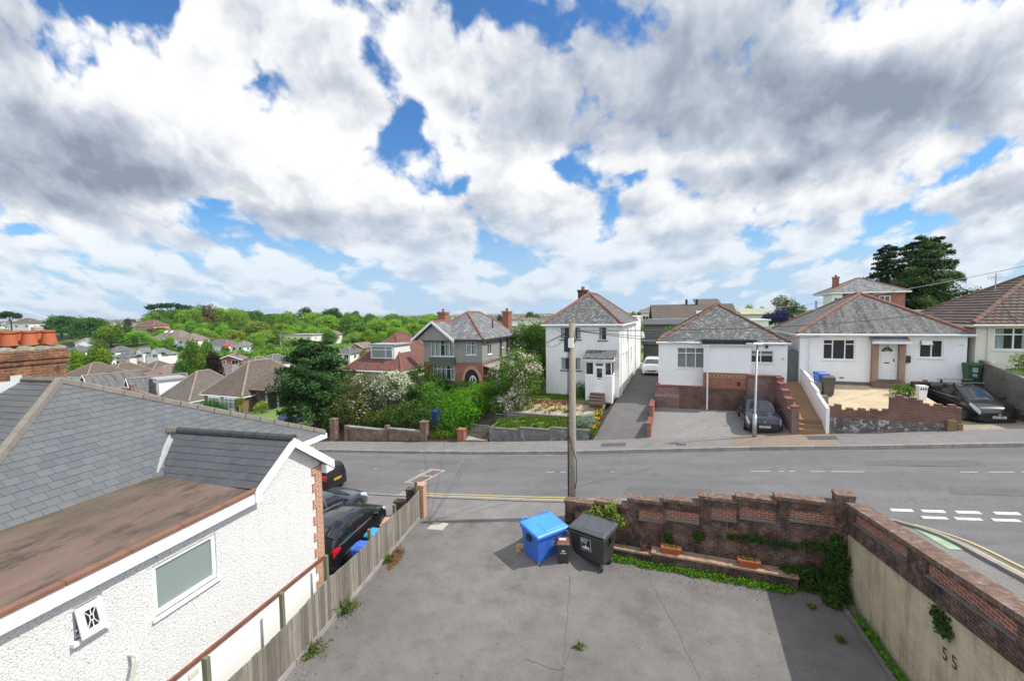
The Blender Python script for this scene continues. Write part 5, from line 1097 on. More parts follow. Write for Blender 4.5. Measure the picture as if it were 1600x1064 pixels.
def door(par, a, d, n, z0, w_, h_, mat, glassrows=(), name='front_door', fan=False):
    a = Vector((a[0], a[1], 0)); d = Vector((*d, 0)); n = Vector((*n, 0)); P = lambda s, z, k: a+d*s+n*k+Vector((0,0,z0+z))
    def bx(m, s0, s1, h0, h1, k0, k1, mi=0): m.hexa([P(s0,h0,k0), P(s1,h0,k0), P(s1,h0,k1), P(s0,h0,k1)], [P(s0,h1,k0), P(s1,h1,k0), P(s1,h1,k1), P(s0,h1,k1)], mi)
    m = MB(); bx(m, 0, w_, 0, h_, -.1, -.05); bx(m, 0, .07, 0, h_, -.05, 0); bx(m, w_-.07, w_, 0, h_, -.05, 0); bx(m, .07, w_-.07, h_-.07, h_, -.05, 0)
    for s0, s1, h0, h1 in ((.16, w_/2-.04, .15, .75), (w_/2+.04, w_-.16, .15, .75), (.16, w_/2-.04, 1.0, 1.5), (w_/2+.04, w_-.16, 1.0, 1.5)):
        if not glassrows: bx(m, s0, s1, h0, h1, -.05, -.038)
    o = m.build(name, mat, par)
    for s0, s1, h0, h1 in glassrows:
        m = MB(); bx(m, s0, s1, h0, h1, -.05, -.043); m.build('pane', GLASS_CAR, o)
    if fan:
        m = MB(); c = w_/2; pts = [P(c+.27*math.cos(t), 1.62+.25*math.sin(t), -.044) for t in [math.pi*k/12 for k in range(13)]]; m.prism(pts, n*.006); m.build('fan_light', GLASS_CAR, o)
        m = MB()
        for t in (.25, .5, .75): m.bar(P(c, 1.62, -.03), P(c+.27*math.cos(math.pi*t), 1.62+.25*math.sin(math.pi*t), -.03), .02, .012)
        bx(m, c-.12, c+.12, 1.60, 1.63, -.05, -.025); m.build('fan_bars', mat, o)
        m = MB(); bx(m, c-.13, c+.13, .92, .98, -.05, -.035); m.build('letter_box', LETTER, o)
        m = MB(); bx(m, w_-.15, w_-.11, 1.02, 1.2, -.05, -.02); m.build('handle', LETTER, o)
    else:
        m = MB(); bx(m, w_/2-.12, w_/2+.12, .86, .91, -.05, -.035); m.build('letter_box', LETTER, o)
    return o
X1, YM = (1, 0), (0, -1)
# --- two-storey white house with the glazed porch
h = sthing('detached_house', 'tall two-storey stained white house with slate hipped roof and glazed front porch', 'house', -6.8, 32, 2.3)
fr_ = [(1.11, 2.70, 6.52, 7.46), (3.96, 4.56, 6.48, 7.46), (1.15, 2.69, 4.24, 5.2)]
rt = [(1.9, 2.35, 6.3, 7.2), (4.6, 5.3, 6.2, 7.1), (7.4, 8.0, 6.2, 7.1), (4.2, 4.8, 4.6, 5.6), (7.6, 8.3, 4.2, 5.4)]
shell(h, -9.55, -4.1, 32, 43, 1.8, 7.6, HOUSE_ST, fr_, rt)
m = MB(); m.box(-7.2, -3.98, 43, 48, 1.8, 8.0); m.box(-7.3, -3.9, 42.95, 48.1, 8.0, 8.12); m.build('rear_extension', HOUSE_ST, h)
for (s0, s1, h0, h1), cols in zip(fr_, ((.5,), (), (.5,))): window(h, (-9.55+s0, 32), X1, YM, h0, s1-s0, h1-h0, cols, curtain=[(.02, .2), (.8, .98)] if cols else [(.05, .4)], sill=plain('dark_sill', (.06,.06,.06), .7) if 'dark_sill' not in MATS else MATS['dark_sill'])
for s0, s1, h0, h1 in rt: window(h, (-4.1, 32+s0), (0, 1), (1, 0), h0, s1-s0, h1-h0, (), .7)
ro = hiproof(h, -9.55, -4.1, 32, 43, 7.68, (-6.83, 35.1, 10.05), (-6.83, 38.6, 10.05), SLATE_OLD, TERRA, ov=.25)
stack(h, -7.95, 38, 8.6, 10.45, .75, .7, BRICK_DK, 2)
m = MB(); m.box(-9.56, -4.09, 31.985, 32.0, 5.72, 5.76); m.build('string_course', HOUSE_ST, h)
pipe(h, [(-4.02, 32.5, 7.5), (-4.02, 32.5, 2.4)], .045); pipe(h, [(-4.0, 36.9, 7.4), (-4.0, 36.9, 2.7)], .045); pipe(h, [(-4.04, 34, 5.4), (-4.04, 41, 5.6)], .05)
po = MB(); pu0, pu1, pv = -6.27, -4.42, 30.6
po.box(pu0, -5.66, pv, pv+.1, 2.2, 4.08); po.box(-4.93, pu1, pv, pv+.1, 2.2, 4.08); po.box(pu0, pu0+.1, pv+.1, 32, 2.2, 4.08); po.box(pu1-.1, pu1, pv+.1, 32, 2.2, 4.08); po.box(-5.66, -4.93, pv, pv+.12, 2.2, 3.0)
pw = po.build('porch', HOUSE_ST, h)
m = MB(); m.hexa([(pu0-.15, pv-.18, 5.28), (pu1+.15, pv-.18, 5.28), (pu1+.15, 32, 5.70), (pu0-.15, 32, 5.70)], [(pu0-.15, pv-.18, 5.36), (pu1+.15, pv-.18, 5.36), (pu1+.15, 32, 5.78), (pu0-.15, 32, 5.78)]); m.build('porch_roof', SLATE_OLD, pw)
m = MB(); m.box(pu0-.13, pu1+.13, pv-.14, pv-.02, 5.16, 5.3); m.box(pu0-.02, pu1+.02, pv-.02, pv+.12, 5.05, 5.2); m.box(pu1-.12, pu1+.02, pv, 32, 5.05, 5.25); m.box(pu0-.02, pu0+.12, pv, 32, 5.05, 5.25)
m.box(pu0-.03, pu1+.03, pv-.03, pv+.1, 4.06, 4.13) if False else m.build('porch_frame', UPVC, pw)
m = MB(); m.box(pu0-.03, -5.66, pv-.03, pv+.1, 4.06, 4.13); m.build('sill', UPVC, pw); m = MB(); m.box(-4.93, pu1+.03, pv-.03, pv+.1, 4.06, 4.13); m.box(pu1-.1, pu1+.03, pv+.1, 32, 4.06, 4.13); m.build('sill', UPVC, pw)
window(pw, (pu0, pv+.05), X1, YM, 4.13, .6, .94, (), sill=False, inset=.0, fr=.06); window(pw, (-4.93, pv+.05), X1, YM, 4.13, .5, .94, (), sill=False, inset=.0, fr=.06)
window(pw, (pu1-.05, pv+.08), (0, 1), (1, 0), 4.13, 1.3, .94, (.5,), sill=False, inset=.0, fr=.06)
door(h, (-5.66, pv+.04), X1, YM, 3.0, .73, 2.06, UPVC, [(.18, .55, .98, 1.6), (.12, .61, 1.78, 1.96)])
st_ = MB()
for k in range(4): st_.box(-5.9, -4.9, 29.55+k*.27, 30.6, 2.2, 2.4+.17*k)
single('porch_steps', st_, plain('brown_step_tiles', (.16,.10,.08), .8, .2, 5), 'short flight of brown steps up to the glazed porch door', 'steps', (-5.4, 29.6, 2.2))
# terraces in front
gw = sthing('terrace_wall', 'stepped grey stone garden wall along the pavement below the white house', 'wall', -8.5, 27, .2)
m = MB(); cpm = MB()
for a, b, z in ((-12.13, -9.95, .82), (-9.95, -7.76, 1.0), (-7.76, -5.3, 1.18)):
    m.box(a, b, 27, 27.24, -.6, z-.05); cpm.box(a-.02, b+.02, 26.97, 27.28, z-.05, z)
m.box(-12.13, -11.9, 27.24, 28.8, -.6, .77); cpm.box(-12.16, -11.87, 27.28, 28.8, .77, .82); m.box(-5.52, -5.3, 27.24, 28.8, .2, 1.13)
m.build('stonework', GREYSTONE, gw); cpm.build('coping', CONC_D, gw)
m = MB(); m.box(-11.5, -6.7, 28.75, 28.97, .9, 1.5); m.box(-11.55, -6.65, 28.70, 29.02, 1.5, 1.56); single('upper_terrace_wall', m, plain('pale_terrace_stone', (.30,.275,.25), .95, .3, 3.0, c2=(.16,.15,.13), bmp=.02), 'low pale stone retaining wall between the lawn strip and the flowering patio', 'wall', (-9, 28.9, 1))
m = MB(); m.box(-11.5, -5.95, 30.2, 30.36, 1.7, 2.30); single('lawn_kerb', m, BRICK_MAUVE, 'low brick edging between the patio and the front lawn of the white house', 'wall', (-8, 30.3, 1.8))
# --- white bungalow over the brick plinth
h = sthing('bungalow', 'white bungalow on a red brick plinth with blank projecting bay and lichened slate roof', 'house', 2.4, 32, 2.0)
fr_ = [(1.2, 2.92, 4.66, 6.06), (5.5, 6.95, 5.12, 5.93)]
shell(h, -1.45, 6.25, 32, 42, 2.0, 6.4, HOUSE_W, fr_)
window(h, (-.25, 32), X1, YM, 4.66, 1.72, 1.40, (.33, .67), .72, blind=.95, fr=.06); window(h, (4.05, 32), X1, YM, 5.12, 1.45, .81, (.5,), .66, blind=.5, fr=.06)
hiproof(h, -1.45, 6.25, 32, 42, 6.47, (2.5, 35.8, 8.95), (2.5, 38.4, 8.95), SLATE_OLD, plain('weathered_terracotta', (.25,.13,.09), .9, .3, 2.0), ov=.12)
m = MB(); m.box(1.39, 4.15, 31.3, 32.0, 4.5, 6.32); m.build('blank_bay', HOUSE_W, h)
m = MB(); m.box(1.28, 4.38, 31.12, 32.2, 6.36, 6.64); m.build('bay_flat_roof', plain('black_felt', (.03,.031,.034), .8, .2), h)
m = MB(); m.box(1.3, 4.36, 31.15, 31.2, 6.24, 6.37); m.box(1.3, 1.36, 31.2, 32, 6.24, 6.37); m.build('bay_gutter', UPVC, h)
m = MB(); m.box(1.39, 3.9, 31.28, 31.6, 3.5, 4.5); m.box(1.39, 1.74, 31.24, 31.6, 2.0, 4.5); bb_ = m.build('bay_brickwork', BRICK, h)
m = MB(); m.box(1.74, 3.88, 31.262, 31.30, 4.2, 4.36)
for k in range(9): m.box(1.85+k*.225, 1.95+k*.225, 31.255, 31.27, 4.24, 4.32, 1)
m.build('cream_brick_band', [plain('cream_brick', (.50,.37,.22), .9, .2, 9), plain('dark_brick_detail', (.13,.05,.035), .9)], bb_)
m = MB(); m.box(3.36, 3.55, 31.25, 31.30, 3.70, 3.95); m.build('airbrick', plain('dark_vent', (.10,.03,.02), .9), bb_)
m = MB(); m.box(1.35, 3.95, 31.2, 31.35, 2.0, 3.44); m.box(-.1, 1.36, 31.2, 31.42, 2.0, 3.46); pb = m.build('dark_plinth', BRICK_PL, h)
m = MB(); m.box(1.34, 3.96, 31.17, 31.36, 3.44, 3.52); m.box(-1.66, 1.39, 31.15, 31.46, 3.47, 3.56); m.box(-1.66, -1.36, 31.46, 34, 3.47, 3.56); m.build('plinth_coping', plain('red_brick_coping', (.27,.10,.075), .9, .25, 6), pb)
m = MB(); m.box(-1.62, -.1, 31.2, 31.42, 1.9, 3.47); m.box(-1.62, -1.4, 31.42, 34, 1.9, 3.47); pr = m.build('red_plinth', BRICK_MAUVE, h)
m = MB(); m.box(-1.61, -.14, 31.185, 31.21, 2.78, 2.92)
for k in range(7): m.box(-1.52+k*.2, -1.43+k*.2, 31.18, 31.19, 2.82, 2.88, 1)
m.build('cream_brick_band', [MATS['cream_brick'], MATS['dark_brick_detail']], pr)
m = MB(); m.box(-1.4, 1.39, 31.46, 32, 3.2, 3.46); m.build('plinth_gravel', GRAVEL, h)
m = MB(); m.box(3.92, 5.75, 31.16, 31.5, 2.0, 4.28); mp_ = m.build('mauve_plinth', BRICK_MAUVE, h)
m = MB(); m.box(3.90, 5.78, 31.12, 31.54, 4.28, 4.42); m.build('plinth_coping', MATS['red_brick_coping'], mp_)
pipe(h, [(1.62, 31.14, 6.25), (1.62, 31.14, 2.06)], .05)
m = MB(); m.box(5.02, 5.16, 31.9, 32, 6.08, 6.26); m.build('alarm_box', LETTER, h); m = MB(); m.lathe([(.0, -.03), (.07, -.03), (.07, .0), (.0, .0)], (6.0, 31.985, 5.42), 14, axis='y'); m.build('wall_light', plain('cream_plate', (.55,.55,.45), .6), h)
def stepwall(name, label, segs, v0, v1, mat, cmat, cat='wall', axis='u', cph=.07):
    t = sthing(name, label, cat, (segs[0][0]+segs[-1][1])/2 if axis == 'u' else (v0+v1)/2, (v0+v1)/2 if axis == 'u' else (segs[0][0]+segs[-1][1])/2, segs[0][2])
    m = MB(); c = MB()
    for a, b, z0, z1 in segs:
        if axis == 'u': m.box(a, b, v0, v1, z0, z1-cph); c.box(a-.015, b+.015, v0-.03, v1+.03, z1-cph, z1)
        else: m.box(v0, v1, a, b, z0, z1-cph); c.box(v0-.03, v1+.03, a-.015, b+.015, z1-cph, z1)
    m.build('brickwork', mat, t); c.build('coping', cmat, t); return t
RC = MATS['red_brick_coping']
stepwall('low_garden_wall', 'nearer low red brick wall between the tarmac drive and the block-paved drive', [(26.7, 28.5, .8, 1.95)], -1.84, -1.62, BRICK, RC, axis='v')
stepwall('low_garden_wall', 'farther low red brick wall between the tarmac drive and the block-paved drive, below the plinth', [(28.75, 31.1, 1.3, 2.6)], -1.84, -1.62, BRICK, RC, axis='v')
stepwall('path_wall', 'stepped mauve brick wall beside the orange path, right of the dark estate car', [(26.55, 27.0, 1.6, 3.45), (27.05, 27.85, 1.7, 3.2), (27.85, 28.75, 1.8, 3.62), (28.75, 29.65, 1.9, 3.92), (29.65, 30.5, 1.95, 4.18), (30.5, 31.2, 2.0, 4.42)], 5.45, 5.78, BRICK_MAUVE, RC, axis='v', cph=.1)
t = sthing('garden_side_wall', 'white rendered wall sloping up between the orange path and the gravel garden', 'wall', 7.05, 29, 2.4)
m = MB()
for a, za, b, zb_ in ((26.6, 3.45, 28.4, 3.9), (28.4, 4.05, 29.6, 4.28), (29.6, 4.45, 31.95, 4.85)):
    m.hexa([(6.97, a, 1.9), (7.12, a, 1.9), (7.12, b, 1.9), (6.97, b, 1.9)], [(6.97, a, za), (7.12, a, za), (7.12, b, zb_), (6.97, b, zb_)])
m.build('rendered_wall', HOUSE_W, t)
m = MB(); m.box(7.12, 7.5, 29.55, 29.95, 3.3, 4.35); m.box(7.12, 7.5, 28.3, 28.65, 3.2, 3.8); m.build('block_pier', BLOCKWALL, t)
t = sthing('side_gate', 'tall grey-green wooden gate between the two white bungalows', 'gate', 6.6, 32.3, 4.05)
m = MB(); n_ = 8
for k in range(n_): a = 6.27+k*.083; m.box(a, a+.078, 32.28, 32.32, 4.0, 5.86+.14*math.sin(math.pi*(k+.5)/n_))
m.build('boards', GATEW, t); m = MB(); m.box(6.27, 6.93, 32.32, 32.36, 4.4, 4.52); m.box(6.27, 6.93, 32.32, 32.36, 5.5, 5.62); m.build('ledges', GATEW, t)
# --- white bungalow with central door
h = sthing('bungalow', 'white bungalow with brick-framed central door and streaked slate pyramid roof behind a gravel garden', 'house', 10.9, 32, 3.95)
fr_ = [(1.21, 2.86, 5.43, 6.68), (3.95, 4.87, 4.35, 6.45), (5.88, 6.98, 5.64, 6.68)]
shell(h, 6.9, 14.9, 32, 39.5, 3.3, 6.95, HOUSE_W, fr_)
window(h, (8.11, 32), X1, YM, 5.43, 1.65, 1.25, (.31, .69), .76, drop_cols=[1], fr=.065); window(h, (12.78, 32), X1, YM, 5.64, 1.1, 1.04, (.52,), .74, drop_cols=[1], fr=.065)
m = MB(); m.hexa([(12.84, 31.78, 6.42), (13.32, 31.78, 6.42), (13.32, 31.82, 6.38), (12.84, 31.82, 6.38)], [(12.84, 31.94, 6.64), (13.32, 31.94, 6.64), (13.32, 31.98, 6.61), (12.84, 31.98, 6.61)]); m.build('open_fanlight', UPVC, h)
door(h, (10.85, 32), X1, YM, 4.35, .92, 2.08, UPVC, fan=True)
hiproof(h, 6.9, 14.9, 32, 39.5, 7.04, (10.9, 35.2, 9.5), (10.9, 36.3, 9.5), SLATE_STR, TERRA, ov=.24)
m = MB(); m.box(10.52, 10.82, 31.72, 32.0, 4.0, 6.5); m.box(11.80, 12.08, 31.72, 32.0, 4.0, 6.5); m.build('brick_pilasters', brickmat('brown_brick', (.34,.19,.12), (.42,.25,.16), (.45,.40,.34), dirt=(.2,.12,.08)), h)
m = MB(); m.hexa([(10.4, 31.4, 6.52), (12.2, 31.4, 6.52), (12.2, 32, 6.82), (10.4, 32, 6.82)], [(10.4, 31.4, 6.58), (12.2, 31.4, 6.58), (12.2, 32, 6.90), (10.4, 32, 6.90)]); cn = m.build('door_canopy', SLATE_BLUE, h); m = MB(); m.box(10.38, 12.22, 31.37, 31.42, 6.46, 6.58); m.build('canopy_fascia', UPVC, cn)
m = MB(); m.box(10.5, 12.1, 31.5, 32.0, 3.8, 4.18); m.box(10.7, 11.9, 31.7, 32.0, 4.18, 4.34); m.build('door_step', plain('brown_step', (.22,.15,.12), .8, .2), h)
m = MB(); m.box(6.95, 14.92, 31.975, 32.03, 3.5, 4.12); m.build('grey_plinth', CONC_D, h)
for u in (9.0, 13.0):
    m = MB(); m.box(u, u+.22, 31.97, 32.0, 4.3, 4.38); m.build('airbrick', BRICK, h)
m = MB(); m.box(12.15, 12.38, 31.9, 32.0, 5.35, 5.75); m.build('post_box', plain('dark_green_box', (.03,.04,.035), .5), h)
m = MB(); m.tube([(14.55, 31.97, 6.42), (14.7, 31.85, 6.45)], .03, 8); m.build('security_camera', UPVC, h)
pipe(h, [(7.4, 31.95, 6.9), (7.4, 31.95, 4.4)], .035); pipe(h, [(8.9, 37, 8.2), (8.9, 37, 9.1)], .07, STEEL, 'flue_pipe')
text_mesh('92', .16, 'door_number', LETTER, h, Matrix.Translation((-10.9, -32, -3.95)) @ face_mtx((11.31, 31.955, 6.27), (1, 0, 0), (0, -1, 0)))
# its front wall: brick on flaking stone, stepped along the top
t = sthing('front_garden_wall', 'long garden wall of red brick over flaking stone in front of the gravel garden', 'wall', 9.8, 26.8, 2.1)
m = MB(); c = MB(); k = 0; u = 7.14
while u < 12.3:
    b = min(u+.25, 12.35); z = (3.52 if u < 7.6 else 3.36+.02*(u-7.6)) if u < 9.5 else (4.12 if u < 10.2 else 4.05 if u < 10.7 else 3.78-.0*(u-10.7))
    z += .11*(k % 2); m.box(u, b, 26.68, 26.92, 2.95, z-.02); c.box(u-.004, b+.004, 26.66, 26.94, z-.02, z+.02); u = b; k += 1
m.build('brickwork', BRICK_DK if False else brickmat('wall_red_brown_brick', (.24,.095,.06), (.17,.075,.055), (.30,.25,.21), dirt=(.07,.045,.04), dirt_amt=.6), t); c.build('coping', plain('weathered_brick_tops', (.26,.16,.12), .9, .3, 8), t)
m = MB(); m.hexa([(7.1, 26.64, 1.7), (12.36, 26.64, 2.2), (12.36, 26.95, 2.2), (7.1, 26.95, 1.7)], [(7.1, 26.66, 2.98), (12.36, 26.66, 2.98), (12.36, 26.93, 2.98), (7.1, 26.93, 2.98)]); m.build('stone_base', RUBBLE, t)
m = MB(); m.box(11.75, 12.1, 26.45, 26.62, 2.5, 3.2); m.box(12.14, 12.34, 26.5, 26.62, 2.5, 3.05); single('stone_marker', m, plain('lichened_concrete_post', (.16,.148,.105), .95, .35, 6.0, c2=(.30,.17,.05), bmp=.02), 'lichened concrete marker post at the right end of the garden wall', 'post', (11.9, 26.5, 2.5))
m = MB(); m.box(12.2, 12.36, 27.0, 31.9, 3.1, 3.5); m.box(10.5, 13.3, 31.35, 31.9, 3.2, 3.75); single('drive_edging', m, plain('dark_mauve_brick_edge', (.13,.085,.075), .9, .3, 5), 'dark low brick edging between the gravel garden and the parked hatchback', 'kerb', (12.3, 29, 3.3))
# --- cream house with brown pantiles at the right
h = sthing('bungalow', 'cream bungalow with a big brown pantiled hipped roof at the photo edge', 'house', 19, 32, 5)
fr_ = [(.75, 2.4, 6.15, 7.38)]
shell(h, 15.25, 24, 32, 40.2, 4.4, 7.5, HOUSE_CR, fr_)
window(h, (16.0, 32), X1, YM, 6.15, 1.65, 1.23, (.5,), .68, curtain=[(.02, .3), (.75, .98)], fr=.07)
hiproof(h, 15.25, 24, 32, 40.2, 7.58, (19.6, 36.0, 10.4), (19.6, 36.2, 10.4), PANTILE, plain('brown_ridge_tile', (.20,.115,.085), .9, .2, 3), ov=.3, rr_=.14, fmat=HOUSE_CR)
A4, B4, D4, P4, Q4 = Vector((14.95-19, -.3, 2.58)), Vector((24.3-19, -.3, 2.58)), Vector((14.95-19, 8.5, 2.58)), Vector((.6, 4.0, 5.4)), Vector((.6, 4.2, 5.4))
PT_M, g_ = newmat('brown_pantile_tiles'); rnd = g_.n('NewGeometry').outputs['Random Per Island']; ob = g_.n('TexCoord').outputs['Object']
b_ = bsdf_out(g_, Base_Color=g_.mix(g_.m('MULTIPLY', g_.noise(ob, 1.2, 6, .65, .4, .7), .5), g_.mix(rnd, (.088,.064,.053), (.135,.10,.083)), (.065,.053,.046)), Roughness=.85)
def pclip(a, b, keep):
    n = Vector(((b-a).y, -(b-a).x, 0)); return (a, -n if n.dot(keep-a) > 0 else n)
tilefield('front_tiles', PT_M, h, A4+Vector((0, 0, .01)), (1, 0, 0), P4-Vector((P4.x, A4.y, A4.z)), (0, 9.4), (0, 5.4), .30, .32, [pclip(A4, P4, Vector((.6, 0, 0))), pclip(B4, P4, Vector((.6, 0, 0)))], gap=.03, lift=.05, thick=.045)
tilefield('side_tiles', PT_M, h, A4+Vector((0, 0, .01)), (0, 1, 0), Vector((P4.x-A4.x, 0, P4.z-A4.z)), (0, 8.8), (0, 5.6), .30, .32, [pclip(A4, P4, Vector((-3, 4, 0))), pclip(D4, Q4, Vector((-3, 4, 0)))], gap=.03, lift=.05, thick=.045)
pipe(h, [(15.75, 31.95, 7.4), (15.75, 31.95, 5.2)], .04, HOUSE_CR); m = MB(); m.box(15.9, 16.1, 31.9, 32.0, 5.25, 5.5); m.build('meter_box', UPVC, h)
t = sthing('side_fence', 'grey boarded fence panel filling the gap beside the cream bungalow', 'fence', 15.05, 32.6, 4)
m = MB()
for k in range(6): m.box(14.92+k*.06, 14.975+k*.06, 32.6, 32.64, 3.8, 6.2)
m.build('fence_boards', GATEW, t); m = MB(); m.box(15.2, 15.27, 32.55, 32.65, 3.8, 7.0); m.build('post', FENCE, t)
t = sthing('retaining_wall', 'grey block retaining wall stepping down beside the dark hatchback', 'wall', 15.2, 29, 4)
m = MB(); m.hexa([(15.38, 27.1, 2.4), (15.62, 27.1, 2.4), (15.62, 31.9, 2.4), (15.38, 31.9, 2.4)], [(15.38, 27.1, 4.85), (15.62, 27.1, 4.85), (15.62, 31.9, 5.58), (15.38, 31.9, 5.58)]); m.hexa([(15.38, 26.85, 2.6), (24, 26.85, 3.5), (24, 27.1, 3.5), (15.38, 27.1, 2.6)], [(15.38, 26.85, 4.85), (24, 26.85, 5.5), (24, 27.1, 5.5), (15.38, 27.1, 4.85)]); m.build('blockwork', BLOCKWALL, t)
m = MB()
for k in range(4): m.box(15.2, 15.38, 27.0+k*.6, 27.6+k*.6, 2.6, 3.15+.22*k)
m.build('stepped_edge', CONC_D, t)
t = thing('television_aerial', 'thin television aerial on the brown pantiled roof', 'aerial', W(17.95, 36, 9.5), -AZ)
m = MB(); m.tube([(0, 0, -.3), (0, 0, 1.05)], .03, 6); m.build('mast', STEEL, t)
m = MB(); m.tube([(-.42, .0, .78), (.35, 0, .84)], .02, 6)
for k in range(6): m.tube([(-.35+k*.12, -.05, .66+k*.01), (-.35+k*.12, .05, .96+k*.01)], .012, 5)
m.build('elements', STEEL, t)
t = sthing('slim_white_bin', 'white plastic wicker-look bin standing on the gravel near the hatchback', 'bin', 12.0, 29.6, 3.55)
m = MB(); m.hexa([(11.86, 29.45, 3.5), (12.14, 29.45, 3.5), (12.14, 29.75, 3.5), (11.86, 29.75, 3.5)], [(11.82, 29.4, 4.3), (12.18, 29.4, 4.3), (12.18, 29.8, 4.3), (11.82, 29.8, 4.3)]); m.build('body', UPVC, t)
m = MB(); m.box(11.80, 12.20, 29.38, 29.82, 4.3, 4.38); m.build('lid', UPVC, t)
m = MB()
for k in range(3): m.box(11.87+k*.1, 11.93+k*.1, 29.40, 29.42, 4.16, 4.26)
m.build('slots', LETTER, t)
m = MB(); m.box(12.45, 15.36, 31.4, 31.97, 2.7, 4.28); m.box(12.4, 15.38, 31.36, 31.42, 4.2, 4.3)
single('raised_step', m, BRICK_DK, 'dark low retaining step between the parked hatchback and the white bungalow', 'step', (14, 31.5, 2.9))
wheelie('green wheelie bin with a recycling sticker and white 92 beside the grey fence', W(15.0, 31.72, 4.3), -AZ, BINGREEN, BINGREEN, .6, .7, 1.12, number='92', sticker=True)
wheelie('blue-lidded wheelie bin on the gravel garden, behind its dark neighbour', W(7.75, 30.75, 3.72), -AZ+.2, BINBLUE, BINBLUE, .58, .7, 1.08)
wheelie('faded dark wheelie bin on the gravel garden, in front of the blue-lidded one', W(7.85, 29.75, 3.6), -AZ-.1, plain('faded_grey_brown_bin', (.11,.10,.09), .6, .2), plain('faded_brown_lid', (.13,.115,.10), .6, .2), .58, .66, 1.1)
# --- grey shingle-hung house with the gabled bay
h = sthing('detached_house', 'grey shingle-hung house with gabled bay window and red brick ground floor', 'house', -17.5, 32, 2.6)
wf = [(.72, 2.92, 5.05, 6.36), (4.0, 4.95, 5.22, 6.32)]; wr_ = [(1.1, 2.0, 5.15, 6.35), (4.1, 4.5, 5.5, 6.3), (5.3, 6.1, 5.3, 6.35)]
m = MB(); wall(m, (-20.3, 32), (-14.85, 32), 4.55, 6.42, wf); wall(m, (-14.85, 32), (-14.85, 40), 4.55, 6.42, wr_); wall(m, (-14.85, 40), (-20.3, 40), 4.55, 6.42); wall(m, (-20.3, 40), (-20.3, 32), 4.55, 6.42); m.build('shingle_walls', PEBBLE, h)
m = MB(); arch = []
wall(m, (-20.3, 32.03), (-14.88, 32.03), 1.4, 4.55, [(.85, 2.95, 3.1, 4.3), (3.85, 5.1, 2.6, 3.75)])
cx_, r0 = -15.82, .625
for k in range(12):
    t0, t1 = math.pi*k/12, math.pi*(k+1)/12
    # the arch head above the doorway opening
    pass
wall(m, (-14.88, 32.03), (-14.88, 40), 1.4, 4.55, ()); wall(m, (-20.3, 40), (-20.3, 32.03), 1.4, 4.55, ()); lo = m.build('brick_walls', BRICK, h)
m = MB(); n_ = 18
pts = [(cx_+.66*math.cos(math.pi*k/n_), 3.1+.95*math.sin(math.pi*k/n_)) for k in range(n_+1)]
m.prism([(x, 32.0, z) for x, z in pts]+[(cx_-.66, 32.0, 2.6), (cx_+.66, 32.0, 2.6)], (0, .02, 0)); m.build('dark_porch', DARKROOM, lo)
m = MB()
for k in range(n_):
    (x0, z0), (x1, z1) = pts[k], pts[k+1]; e = 1.28
    q = lambda x, z: (cx_+(x-cx_)*e, 3.1+(z-3.1)*e)
    a, b = q(x0, z0), q(x1, z1); m.hexa([(x0, 31.96, z0), (x1, 31.96, z1), (x1, 32.05, z1), (x0, 32.05, z0)], [(a[0], 31.96, a[1]), (b[0], 31.96, b[1]), (b[0], 32.05, b[1]), (a[0], 32.05, a[1])])
m.build('brick_arch', BRICK_OR, lo)
m = MB(); m.tube([(cx_+.1+.28*math.cos(t), 31.99, 3.0+.5*math.sin(t)) for t in [math.pi*k/10 for k in range(11)]], .05, 6); m.box(cx_+.05, cx_+.12, 31.97, 32.0, 2.6, 3.5); m.build('porch_window_frame', UPVC, lo)
window(h, (-19.58, 32), X1, YM, 5.05, 2.2, 1.31, (.2, .4, .6, .8), .74, WOODW, curtain=[(.02, .17), (.22, .36), (.62, .78), (.83, .98)], fr=.05); window(h, (-16.3, 32), X1, YM, 5.22, .95, 1.1, (.5,), .72, WOODW, curtain=[(.05, .4), (.55, .95)], fr=.055)
window(h, (-19.45, 32.03), X1, YM, 3.1, 2.1, 1.2, (.2, .4, .6, .8), .74, WOODW, curtain=[(.02, .17), (.22, .36), (.44, .57), (.83, .98)], fr=.055)
for (s0, s1, h0, h1), c_ in zip(wr_, ((.5,), (), (.5,))): window(h, (-14.85, 32+s0), (0, 1), (1, 0), h0, s1-s0, h1-h0, c_, .7, WOODW, curtain=[(.05, .4)])
m = MB(); m.hexa([(-19.6, 31.75, 4.32), (-17.35, 31.75, 4.32), (-17.2, 32.05, 4.32), (-19.75, 32.05, 4.32)], [(-19.6, 31.75, 5.0), (-17.35, 31.75, 5.0), (-17.2, 32.05, 5.0), (-19.75, 32.05, 5.0)]); m.build('green_tile_apron', GREENTILE, h)
ro = hiproof(h, -20.3, -14.85, 32, 40, 6.5, (-17.5, 34.8, 8.68), (-17.5, 37.2, 8.68), SLATE_BLUE, TERRA, ov=.25, fmat=plain('dark_gutter', (.05,.05,.05), .6))
m = MB(); gA, gL, gR, gB = Vector((-19.05, 31.3, 7.95)), Vector((-21.05, 31.3, 6.42)), Vector((-17.05, 31.3, 6.42)), Vector((-19.05, 34.8, 7.95))
slab(m, [gA, gL, (-21.05, 33, 6.42), gB], .07); slab(m, [gA, gR, (-17.05, 32.2, 6.42), gB], .07); m.build('gable_roof', SLATE_BLUE, ro)
m = MB(); m.poly([(-20.6, 31.6, 6.45), (-17.5, 31.6, 6.45), (-19.05, 31.6, 7.75)]); m.box(-20.6, -17.5, 31.6, 32.0, 6.38, 6.46); m.build('gable_shingle', PEBBLE, ro)
m = MB()
